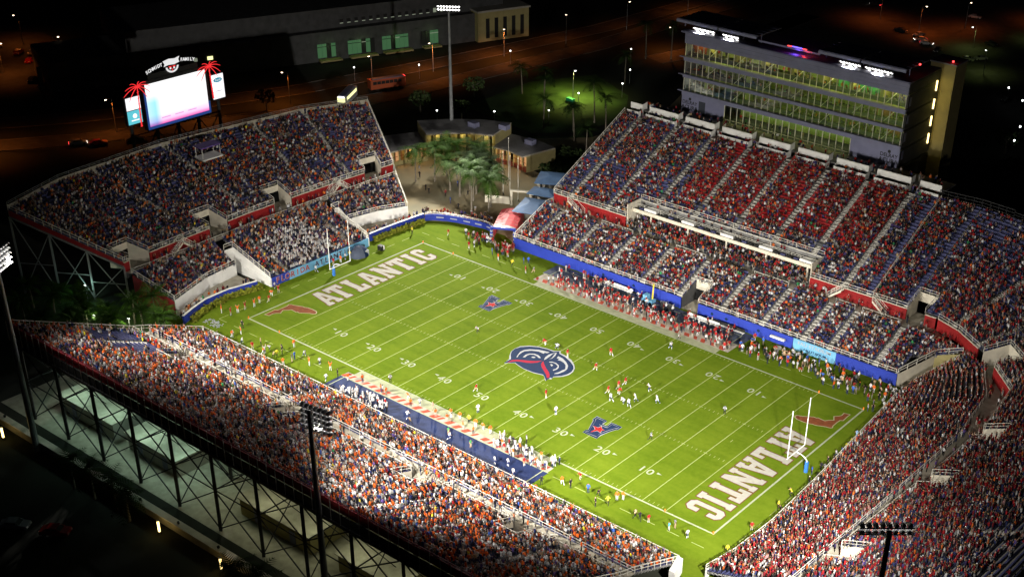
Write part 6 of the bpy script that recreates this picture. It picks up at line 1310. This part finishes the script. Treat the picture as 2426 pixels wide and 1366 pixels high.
for i, (x, y, p, l) in enumerate(((18.8, -3.1, 'run', 'player in white at the lower left of the scrimmage'), (20.8, -2.1, 'crouch', 'player in white crouching low in the scrimmage'), (22.4, -2.6, 'run', 'frontmost player in white in the scrimmage'), (22.2, -.3, 'run', 'player in white right of the pile'), (21.9, 4.3, 'run', 'player in white above the scrimmage group'), (25.5, 1.8, 'run', 'rightmost player in white beside the scrimmage'), (14.2, -13.1, 'stand', 'player in white alone left of the lower star logo'), (-1.7, 6.6, 'lie', 'player in white lying on the grass above the owl logo'), (15.5, 20.1, 'run', 'player in white near the far sideline'), (3.4, -21.5, 'stand', 'player in white near the near sideline below the fifty'))):
    person(x, y, (1.5, 2.0, 1.2, 2.2, 2.6, 1.9, 1.2, .6, -2.0, 1.0)[i], p, WHTP if i % 2 else WHTP2, l, 'football player', G2, s=1.08)
for i, (x, y, l) in enumerate(((31.7, -9.0, 'official in black and white behind the star logo'), (36.7, 6.6, 'official in black and white deep in the middle of the field'), (14.7, 24.0, 'official in black and white on the far sideline'), (16.3, -23.5, 'official in black and white on the near sideline by the white team'), (-16.7, .5, 'official in black and white alone left of the owl logo'), (-15.8, -24, 'official walking on the near sideline strip by the orange stripes'))):
    person(x, y, random.uniform(-3, 3), 'stand' if i % 2 else 'run', REF, l, 'referee', 'officials on the field', s=1.05)
OUT = {'red': (RED, TAN, WHT, RED, HB, False), 'orange': (ORG, WHT, WHT, ORG, HBR, False), 'white': (WHT, NVY, WHT, WHT, HB, False), 'black': (BLK, BLK, BLK, BLK, HB, False), 'yellow': (YEL, BLK, BLK, YEL, HB, False), 'blue': (BLU, NVY, NVY, BLU, HBR, False), 'grey': (GRY, TAN, TAN, None, HBR, False), 'green': (GRN, TAN, (.4, .25, .16), None, HB, False), 'cyan': (CYN, WHT, WHT, None, HB, False), 'khaki': (TAN, BLK, BLK, None, HBL, False), 'crimson': (CRIM, BLK, BLK, CRIM, HB, False), 'pink': ((.6, .25, .22), (.6, .25, .2), (.4, .25, .16), None, HBL, False), 'lightblue': ((.25, .42, .62), BLU, BLU, None, HBR, False)}
def folk(pts, cols, what, where, group, poses=('stand', 'stand', 'run'), cat='person', faces=None):
    for i, (x, y) in enumerate(pts):
        c = cols[i % len(cols)] if isinstance(cols, (list, tuple)) else cols; p = random.choice(poses)
        act = {'stand': 'standing', 'run': 'striding', 'cheer': 'with raised arms', 'crouch': 'crouching', 'sit': 'sitting'}[p]
        o = OUT[c]; person(x, y, faces + random.gauss(0, .4) if faces is not None else random.uniform(-3, 3), p, o, 'person in %s %s %s' % ({'lightblue': 'light blue'}.get(c, c), act, where), cat, group, s=random.uniform(.94, 1.06))
folk([(26.9,-33.7),(26.2,-31.4),(28.8,-29.2),(30.3,-29.0),(33.3,-28.2),(35.2,-28.0),(30.1,-26.2),(38.1,-26.9),(38.8,-26.2),(37.8,-28.9),(36.5,-30.4),(43.1,-28.9),(44.2,-29.0),(45.5,-28.5),(49.1,-28.1),(49.5,-27.1),(52.4,-27.9)], ['orange','black','orange','black','blue','black','red','orange','orange','yellow','black','khaki','black','red','cyan','grey','white'], '', 'on the grass past the near tarpaulin', 'people on the near sideline grass')
folk([(58.9,-19.8),(59.0,-12.0),(58.9,-7.8),(58.8,2.0),(58.8,4.3),(58.9,7.1),(59.1,10.4),(59.0,11.9),(58.5,14.8),(58.8,19.2),(58.2,0.0),(59.2,-27.2),(60.0,-12.8)], ['red','yellow','yellow','black','black','white','yellow','yellow','lightblue','blue','blue','yellow','black'], '', 'behind the near goal post along the end crowd', 'people along the end wall')
folk([(-60.6,-26.4),(-58.4,-25.9),(-58.2,-24.3),(-58.3,-22.4),(-57.8,-20.5),(-58.4,-18.7),(-57.3,-17.3),(-58.9,-15.2),(-59.2,-13.1),(-61.2,-12.4)], ['orange','red','orange','red','orange','orange','red','orange','red','white'], '', 'in the cheer line beside the hedge', 'cheer line by the hedge', ('stand', 'cheer', 'run'), faces=-1.4)
folk([(-52.5,-27.8),(-50.6,-29.7),(-51.0,-31.5),(-50.8,-31.6),(-47.3,-32.2),(-44.3,-32.1),(-44.3,-30.1),(-41.3,-32.0),(-41.3,-30.5),(-38.5,-32.0),(-39.5,-28.9),(-35.1,-32.5),(-35.0,-30.5),(-39.0,-26.5),(-41.1,-31.8),(-38.4,-31.2),(-38.7,-29.7),(-35.3,-29.6),(-34.7,-27.8),(-31.5,-29.4),(-30.3,-27.9),(-24.9,-31.3),(-27.2,-28.1),(-24.4,-28.9)], ['black','orange','white','orange','white','red','khaki','orange','white','khaki','black','orange','grey','orange','white','yellow','black','blue','white','orange','white','white','orange','black'], '', 'on the near-left sideline grass', 'dancers and staff on the near-left grass', ('stand', 'cheer', 'run', 'stand'))
folk([(-60.1,26.3),(-53.4,30.9),(-50.6,33.8),(-45.1,28.8),(-44.7,30.1),(-39.2,29.9),(-38.8,31.1),(-36.2,28.5),(-35.8,31.1),(-31.8,28.0),(-30.8,30.7),(-27.5,27.5),(-26.3,28.6),(-30.2, 31.6)], ['yellow','red','white','red','white','blue','black','orange','red','yellow','blue','red','grey','blue'], '', 'on the grass by the far corner', 'people near the far corner')
def scatter(n, x0, x1, y0, y1, md=.5):
    out = []
    while len(out) < n:
        p = (random.uniform(x0, x1), random.uniform(y0, y1))
        if all((p[0] - q[0]) ** 2 + (p[1] - q[1]) ** 2 > md * md for q in out): out.append(p)
    return out
folk([(x, 34.4 - .35 * abs(x + 42) * random.random()) for x, _ in scatter(22, -49, -36, 0, 1, .1)], ['red','white','red','black','crimson','pink','white'], '', 'gathered at the red tunnel mouth', 'people at the tunnel mouth')
def yl(x):
    n = 50 - int(round(abs(x) / 9.144)) * 10
    return ('mid 50 line' if n == 50 else '%s %s line' % ('far' if x < 0 else 'near', n if n > 0 else 'goal'))
def team(n, x0, x1, y0, y1, outs, where, group):
    for i, (x, y) in enumerate(scatter(n, x0, x1, y0, y1, .62)):
        nm, o = outs[i % len(outs)]; p = random.choice(('stand', 'stand', 'stand', 'run', 'crouch')); person(x, y, (PI if y > 0 else 0) + random.gauss(0, .6), p, o, '%s %s, by the %s' % (nm, where, yl(x)), 'person', group, s=1.05)
team(50, -19, 24, 26.6, 30.5, [('player in red with white helmet', (RED, WHT, WHT, RED, WHT, True)), ('player in red and white', (RED, WHT, RED, RED, (.6, .3, .25), True)), ('staff member in red shirt', OUT['red']), ('player in red jersey and red helmet', (RED, TAN, WHT, RED, RED, True))], 'on the far sideline', 'red team on the far sideline')
team(20, -21, 22, 31, 34.4, [('staff member in red shirt', OUT['red']), ('staff member in dark clothes', OUT['black']), ('player in red with white helmet', (RED, WHT, WHT, RED, WHT, True)), ('staff member in white shirt', OUT['white'])], 'on the grey matting', 'bench people by the blue wall')
team(44, 25.5, 57, 27.6, 33.8, [('person in white shirt', OUT['white']), ('person in dark clothes', OUT['black']), ('person in red shirt', OUT['red']), ('person in khaki', OUT['khaki']), ('person in blue shirt', OUT['blue']), ('band member in white', OUT['white']), ('person in orange shirt', OUT['orange'])], 'on the far grass', 'people below the light blue banner')
team(26, 12.5, 24.5, -28.2, -24.9, [('player in white with white helmet', WHTP), ('player in white and navy', WHTP2), ('staff member in black', OUT['black']), ('player in white jersey', (WHT, WHT, WHT, WHT, RED, True)), ('staff member in orange vest', OUT['orange'])], 'on the near sideline', 'white team on the near sideline')
team(20, -19.5, -9, -34.2, -30.6, [('band member in white', OUT['white']), ('bandsman in white and black', (WHT, BLK, BLK, WHT, HB, False)), ('player in white with white helmet', WHTP)], 'on the blue tarpaulin', 'cluster on the blue tarpaulin')
folk([(0.5, -25.4), (2.5, -25.2), (4.5, -25.0), (6.3, -25.3), (8, -25.1), (9.6, -25.2), (-6, -26.4), (-3.2, -26.0), (-9, -26.2)], ['orange', 'orange', 'yellow', 'orange', 'orange', 'orange', 'white', 'pink', 'orange'], '', 'on the near striped sideline', 'orange-vested people on the near stripes')
folk([(-4.5, -31), (-2.7, -32), (4.5, -30.2), (5.6, -31.2), (10, -30.6), (16.5, -31.8), (18.5, -30.8), (21.2, -32.6), (14.5, -34.6), (-22, -28.6), (20.5, -29.0)], ['white', 'khaki', 'green', 'white', 'green', 'white', 'white', 'white', 'white', 'orange', 'red'], '', 'on the blue tarpaulin by itself', 'people on the blue tarpaulin')
folk([(-60.8, 3.3), (-60.6, 5.2), (-60.9, 6.8), (-61, 8.2), (-60.8, -1.5), (-61.2, 12.8)], ['red', 'orange', 'white', 'yellow', 'white', 'black'], '', 'behind the far goal post before the banner', 'people at the far banner')
folk([(-74, 46), (-70, 47.5), (-66, 45), (-62, 43.5), (-58, 45), (-54, 44), (-66, 51), (-72, 54), (-76, 47), (-57, 42.6), (-83, 52), (-86, 55), (-64, 55), (-60, 52)], ['black', 'crimson', 'blue', 'black', 'grey', 'black', 'black', 'blue', 'black', 'white', 'black', 'grey', 'black', 'crimson'], '', 'walking on the palm plaza', 'people on the plaza')
# the rest of the sideline throng joins the crowd object
def throng(n, x0, x1, y0, y1, zone):
    for x, y in scatter(n, x0, x1, y0, y1, .34): CROWD.append((x, y, .012, random.uniform(0, 6.28), zone, 1.0))
throng(105, -21, 24, 26.5, 29.9, 'redteam'); throng(50, -22, 22, 30.4, 34.3, 'redteam'); throng(75, 25, 56, 27.4, 34.2, 'mixed'); throng(34, 12, 25, -28.4, -24.8, 'whiteteam'); throng(42, -19.5, -9, -34.6, -30.4, 'whiteteam'); throng(30, -47, -37, 31, 35.2, 'redteam'); throng(26, 55.5, 59.5, 24, 34, 'mixed'); throng(16, 59, 60.2, -6, 22, 'mixed'); throng(10, -22, 10, -27.8, -26.3, 'orangeteam')
# equipment on the field edge
t = empty('inflatable_helmet', (-60.4, 10.4, 0), label='dark blue inflatable dome by the far banner', cat='inflatable'); hb = MB()
for i in range(6):
    for j in range(10):
        a0, a1 = i / 6 * PI / 2, (i + 1) / 6 * PI / 2; b0, b1 = j / 10 * 2 * PI, (j + 1) / 10 * 2 * PI; f = lambda a, b: (1.9 * math.cos(a) * math.cos(b), 2.3 * math.cos(a) * math.sin(b), 2.3 * math.sin(a)); hb.poly((f(a0, b0), f(a0, b1), f(a1, b1), f(a1, b0)), M['matgrey'] if j > 6 else M['navy'])
hb.build('dome', t); MB().box((1.3, .9, .7), (.4, 1.2, 1.2), M['logowhite']).build('opening', t)
t = empty('speaker_cart', (-59.0, 15.6, 0), label='black and white equipment cart on the grass by the far corner', cat='cart'); MB().box((0, 0, .55), (1.3, .9, 1.0), M['black']).build('case', t); MB().box((.66, .2, .6), (.04, .3, .9), M['white']).build('panel', t)
for s in (-.45, .45): MB().bar((s, -.5, .15), (s, .5, .15), .15, M['black'], 8).build('wheel', t)
bn = 0
for (x, y, l) in ((-8, 34.2, 'long bench by the blue wall at the left'), (14, 33.4, 'white bench on the grey matting right of the tunnel'), (19.5, 34.2, 'long dark bench against the blue wall')):
    t = empty('bench', (x, y, .014), label=l, cat='bench', group='team benches'); MB().box((0, 0, .48), (7.5, .5, .07), M['white']).build('seat', t); MB().box((0, .3, .85), (7.5, .06, .5), M['black' if x > 15 else 'white']).build('backrest', t)
    for s in (-3.4, 0, 3.4): MB().box((s, .05, .23), (.08, .5, .44), M['greysteel']).build('leg', t)
t = empty('lift_cart', (0.5, 33.6, .02), label='light blue cart with yellow mast against the blue wall', cat='cart'); MB().box((0, 0, .6), (2.6, 1.4, .6), M['ltblue']).build('body', t); MB().box((-.6, 0, 1.3), (1.0, 1.2, .9), M['ltblue']).build('cab', t); MB().bar((.6, .4, .9), (.6, .6, 4.2), .18, mat('yellow_mast', (.7, .5, .04), .5)).build('mast', t)
for sx in (-.9, .9):
    for sy in (-.6, .6): MB().bar((sx, sy - .1, .3), (sx, sy + .1, .3), .3, M['black'], 8).build('wheel', t)
for (x, y, l) in ((4.2, 33.9, 'black equipment trolley left of the tunnel mouth'), (5.9, 33.7, 'second black equipment trolley by the tunnel mouth')):
    t = empty('equipment_trolley', (x, y, .02), label=l, cat='trolley', group='equipment trolleys'); MB().box((0, 0, .7), (1.3, .9, .9), M['black']).build('case', t); rbx = MB(); railing(rbx, [(-.65, -.45, 1.15), (.65, -.45, 1.15), (.65, .45, 1.15)], M['greysteel'], .4, .03, .6); rbx.build('frame', t)
    for sx in (-.5, .5): MB().bar((sx, -.45, .14), (sx, .45, .14), .14, M['black'], 8).build('wheel', t)
fl = MB()
for k in range(60):
    x, y = random.uniform(-60.5, -56.2), random.uniform(-31.2, -29.2); fl.box((x, y, .05), (random.uniform(.2, .7), .12, .05), M['logowhite'], random.random() * 3)
fl.build('pom_poms', label='heap of white pom-poms on the grass by the hedge corner', cat='pom-poms')
t = empty('cable_ramp', (31.6, 32.8, 0), label='pale folded tarpaulin leaning on the grass below the blue wall', cat='tarpaulin'); MB().box((0, 0, .5), (.9, 3.2, .12), M['stucco'], .3).box((0, 1.2, .3), (.8, .1, .6), M['stucco']).build('sheet', t)
# ================================================================== spectators
PAL = {
 'near': [(ORG, .29), (WHT, .24), (BLK, .18), (NVY, .09), (GRY, .08), (RED, .05), ((.10, .06, .22), .04), (BLU, .015), (TAN, .045), ((.50, .32, .32), .03), (YEL, .008), (GRN, .005), ((.45, .45, .5), .007)],
 'west': [((.36, .015, .016), .17), (CRIM, .14), (WHT, .15), (NVY, .14), (BLK, .20), ((.55, .12, .02), .05), (GRY, .07), ((.08, .05, .18), .04), (TAN, .03), (GRN, .01)],
 'end': [((.34, .014, .018), .16), (CRIM, .28), (WHT, .11), (NVY, .09), (BLK, .17), ((.55, .12, .02), .04), (GRY, .06), ((.08, .05, .18), .04), ((.36, .19, .19), .05)],
 'far': [((.60, .14, .02), .11), ((.36, .015, .016), .08), (WHT, .14), (NVY, .17), (BLK, .23), (GRY, .09), (CRIM, .07), ((.08, .05, .18), .05), (YEL, .008), (TAN, .045), (GRN, .007)],
}
PAL['band'] = PAL['far']
PAL['redteam'] = [(RED, .55), (WHT, .2), (CRIM, .15), (BLK, .1)]; PAL['whiteteam'] = [(WHT, .8), (NVY, .1), (RED, .1)]; PAL['mixed'] = [(WHT, .3), (BLK, .25), (RED, .15), (GRY, .1), (BLU, .06), (TAN, .08), (ORG, .06)]; PAL['orangeteam'] = [(ORG, .6), (WHT, .4)]
NAMES = {ORG: 'orange', WHT: 'white', BLK: 'black', NVY: 'navy', GRY: 'grey', RED: 'red', CRIM: 'crimson', BLU: 'blue', TAN: 'khaki', YEL: 'yellow', GRN: 'green', (.34, .014, .018): 'red', (.55, .12, .02): 'orange', (.10, .06, .22): 'purple', (.08, .05, .18): 'purple', (.50, .32, .32): 'pink', (.36, .19, .19): 'pink'}
def tmpl(standing, arms):
    """seated or standing figure of few faces: verts, tris, region per vertex (0 shirt 1 trousers 2 skin 3 hair 4 sleeve)"""
    V, F, R_ = [], [], []
    def ring(cx, cy, z, rx, ry, n, rg, ph=0.0):
        b = len(V)
        for i in range(n): a = 2 * PI * i / n + ph; V.append((cx + rx * math.cos(a), cy + ry * math.sin(a), z)); R_.append(rg)
        return b
    def loft(b0, b1, n):
        for i in range(n): j = (i + 1) % n; F.append((b0 + i, b0 + j, b1 + j)); F.append((b0 + i, b1 + j, b1 + i))
    def cap(b, n):
        for i in range(1, n - 1): F.append((b, b + i, b + i + 1))
    def limb(p, q, r0, r1, rg):
        p = Vector(p); q = Vector(q); d = (q - p).normalized(); a = d.orthogonal().normalized(); c = d.cross(a); b0 = len(V)
        for o, r in ((p, r0), (q, r1)):
            for i in range(3): t = 2 * PI * i / 3; V.append(tuple(o + a * r * math.cos(t) + c * r * math.sin(t))); R_.append(rg)
        loft(b0, b0 + 3, 3)
    zb = .90 if standing else .44
    if standing:
        for s in (-1, 1): limb((s * .09, 0, .92), (s * .12, .02, .0), .10, .06, 1)
    else:
        for s in (-1, 1): limb((s * .09, 0, .50), (s * .12, .46, .50), .10, .08, 1); limb((s * .12, .45, .53), (s * .12, .47, .03), .08, .055, 1)
    a = ring(0, 0, zb, .17, .12, 5, 0, .3); b = ring(0, .02, zb + .36, .215, .14, 5, 0, .3); c = ring(0, .02, zb + .56, .11, .08, 5, 0, .3); loft(a, b, 5); loft(b, c, 5); cap(c, 5)
    h = zb + .72; b1 = ring(0, .05, h - .03, .10, .115, 5, 2); b2 = ring(0, .03, h + .06, .105, .12, 5, 3)
    V.append((0, .05, h - .15)); R_.append(2); lo = len(V) - 1; V.append((0, .02, h + .135)); R_.append(3); hi = len(V) - 1
    for i in range(5): j = (i + 1) % 5; F.append((lo, b1 + j, b1 + i)); F.append((hi, b2 + i, b2 + j))
    loft(b1, b2, 5)
    for k, s in enumerate((-1, 1)):
        up = arms > k
        sh = (s * .22, .02, zb + .50)
        if up: limb(sh, (s * .30, .10, zb + .78), .06, .05, 4); limb((s * .30, .10, zb + .76), (s * .24, .10, zb + 1.05), .045, .04, 2)
        elif standing: limb(sh, (s * .27, .06, zb + .0), .06, .04, 4)
        else: limb(sh, (s * .20, .30, zb + .17), .06, .045, 4)
    return np.array(V), np.array(F), np.array(R_)
TM = {(s, a): tmpl(s, a) for s in (0, 1) for a in (0, 1, 2)}
# nearest figures on the stands become people of their own; the rest is one crowd
cl = np.array(co.location); Rm = np.array(co.rotation_euler.to_matrix())
pts = np.array([c[:3] for c in CROWD]); q = (pts - cl) @ Rm; fx = 3121.19 / 2426
uu = .5 + .0825 + fx * q[:, 0] / -q[:, 2]; vv = .5 * 576 / 1024 + .1072 - fx * q[:, 1] / -q[:, 2]
inside = (uu > .01) & (uu < .99) & (vv > .01) & (vv < .5525); dist = np.linalg.norm(pts - cl, axis=1)
zone_near = np.array([c[4] == 'near' for c in CROWD])
order = [i for i in np.argsort(dist) if inside[i]][:300]; near_set = set(order)
def shirt(zone, x, y):
    if zone == 'band' and -6.8 < y < 6.5 and -73 < x < -63: return WHT if random.random() < .62 else (BLK if random.random() < .6 else (.08, .03, .10))
    p = PAL[zone]; cs = [c for c, w_ in p]; ws = np.array([w_ for c, w_ in p]); n = NZ(x * .9 + 4, y * .9)
    if zone == 'near': ws[0] *= 1 + .5 * n
    if zone == 'west': ws[0] *= 1 + .6 * n + (1.3 if (y > 58 and -12 < x < 33) else 0); ws[2] *= 1.3 if y < 48 else .8
    if zone == 'end': ws[1] *= 1 + .4 * n
    if zone == 'far': ws[0] *= 1 + .6 * n
    return cs[RNG.choice(len(cs), p=ws / ws.sum())]
HAIRS = [(.02, .014, .010), (.03, .02, .012), (.09, .05, .025), (.30, .20, .09), (.55, .55, .55), (.30, .015, .015), (.55, .15, .02), (.02, .03, .10)]
HW = np.array([.40, .20, .16, .07, .07, .05, .03, .02]); HW /= HW.sum()
SK = [(.42, .24, .15), (.30, .16, .09), (.14, .075, .045), (.50, .31, .21)]
PANTS = [(.02, .025, .05), (.03, .04, .09), (.015, .015, .015), (.18, .15, .10), (.35, .33, .28)]
Vs, Fs, Cs, off = [], [], [], 0
for i, (x, y, z, f, zone, st) in enumerate(CROWD):
    if i in near_set or (uu[i] < -.05 or uu[i] > 1.05 or vv[i] > .60): continue
    s = int(random.random() < st); r = random.random(); a = (2 if r < .10 else 1 if r < .22 else 0) if zone in ('end', 'near') else (2 if r < .03 else 1 if r < .08 else 0)
    V, F, R_ = TM[(s, a)]; t = f - PI / 2; c, sn = math.cos(t), math.sin(t); k = random.uniform(.92, 1.08)
    P = np.stack([V[:, 0] * c - V[:, 1] * sn, V[:, 0] * sn + V[:, 1] * c, V[:, 2]], 1) * k + (x, y, z + .01)
    sh = np.array(shirt(zone, x, y)) * random.uniform(.5, 1.08); sk = SK[random.randrange(4)]; ha = HAIRS[RNG.choice(8, p=HW)]
    if zone in ('redteam', 'whiteteam'): ha = random.choice((WHT, RED, HAIRS[0])) if zone == 'redteam' else WHT
    if zone == 'band' and -6.8 < y < 5.5 and x > -74: ha = WHT if random.random() < .7 else BLK
    pa = PANTS[random.randrange(5)]; sl = sh if random.random() < .7 else sk
    Vs.append(P); Fs.append(F + off); Cs.append(np.array([sh, pa, sk, ha, sl])[R_]); off += len(V)
V = np.concatenate(Vs); F = np.concatenate(Fs); Cc = np.concatenate(Cs)
me = D.meshes.new('crowd'); me.vertices.add(len(V)); me.vertices.foreach_set('co', V.ravel()); me.loops.add(F.size); me.loops.foreach_set('vertex_index', F.ravel().astype(np.int32))
me.polygons.add(len(F)); me.polygons.foreach_set('loop_start', np.arange(0, F.size, 3, dtype=np.int32)); me.update(calc_edges=True)
at = me.color_attributes.new('Col', 'FLOAT_COLOR', 'POINT'); c4 = np.ones((len(V), 4), np.float32); c4[:, :3] = np.clip(Cc, 0, 1); at.data.foreach_set('color', c4.ravel())
me.materials.append(M['crowd']); link('crowd', me, kind='stuff'); print('crowd figures', len(Vs), 'tris', len(F))
ORD = ['topmost', 'second', 'third', 'fourth', 'fifth', 'sixth', 'seventh', 'eighth', 'ninth', 'tenth', 'eleventh', 'twelfth', 'thirteenth', 'fourteenth', 'fifteenth']
for i in order:
    x, y, z, f, zone, st = CROWD[i]; s = random.random() < st + .25; r = random.random(); pose = ('cheer' if r < .2 else 'stand') if s else 'sit'
    sh = shirt(zone, x, y); nm = NAMES.get(sh, 'mauve'); ha = HAIRS[RNG.choice(4)]; o = (sh, PANTS[random.randrange(2)], PANTS[random.randrange(2)], sh if random.random() < .7 else None, ha, False)
    act = {'cheer': 'cheering', 'stand': 'standing', 'sit': 'seated'}[pose]
    if zone == 'near':
        row = max(0, int(round((17.3 - z) / (9.7 / 26))) - 1); sec = 'left of the near light tower' if x < 24 else 'right of the near light tower'
        lab = 'spectator in %s %s, %s row from the back, %s' % (nm, act, ORD[min(row, 14)], sec)
    else: lab = 'spectator in %s %s in the end stand by the lower right tower' % (nm, act)
    person(x, y, f - PI / 2, pose, o, lab, 'spectator', 'spectators in the nearest rows', z + .012, random.uniform(.94, 1.06), 'spectator')
# ================================================================== move each thing's origin to its base
bpy.context.view_layer.update()
for o, loc in ((west, (5, 36, 0)), (end, (62, 0, 0)), (near, (0, -36, 0)), (far, (-63, 0, 0)), (pb, (0, 84, 0)), (sb, (-116, 8, 0)), (th, (-80, 70, 0)), (cb, (-165, 120, 0)), (wl, (0, -76.5, 0)), (pf, (-56, 38, 0))):
    o.location = loc
    for ch in o.children: ch.location = ch.location - Vector(loc)
for o in list(COL.objects):
    if o.parent is None and o.type == 'EMPTY' and tuple(o.location) == (0.0, 0.0, 0.0) and o.children:
        mx = o.children[0]; b = None
        if mx.type == 'MESH': b = Vector(mx.data.vertices[0].co)
        if b is not None:
            b.z = 0; o.location = b
            for ch in o.children: ch.location = ch.location - b

# where things of one group would share a label, their order along the picture tells them apart
bpy.context.view_layer.update(); byl = {}
for o in COL.objects:
    if o.parent is None and o.get('label') and o.name.split('.')[0] != 'spectator': byl.setdefault(o['label'], []).append(o)
CI = co.matrix_world.inverted()
def px_of(o): q_ = CI @ o.matrix_world.translation; return q_.x / -q_.z
ORD2 = ['leftmost', 'second from left', 'third from left', 'fourth from left', 'fifth from left', 'sixth from left', 'seventh from left', 'eighth from left', 'ninth from left', 'tenth from left']
for lb, os_ in byl.items():
    if len(os_) < 2 or len(os_) > 10: continue
    for k_, o in enumerate(sorted(os_, key=px_of)):
        n_ = lb + ', ' + (ORD2[k_] if k_ < len(os_) - 1 else 'rightmost')
        if len(n_.split()) <= 16: o['label'] = n_
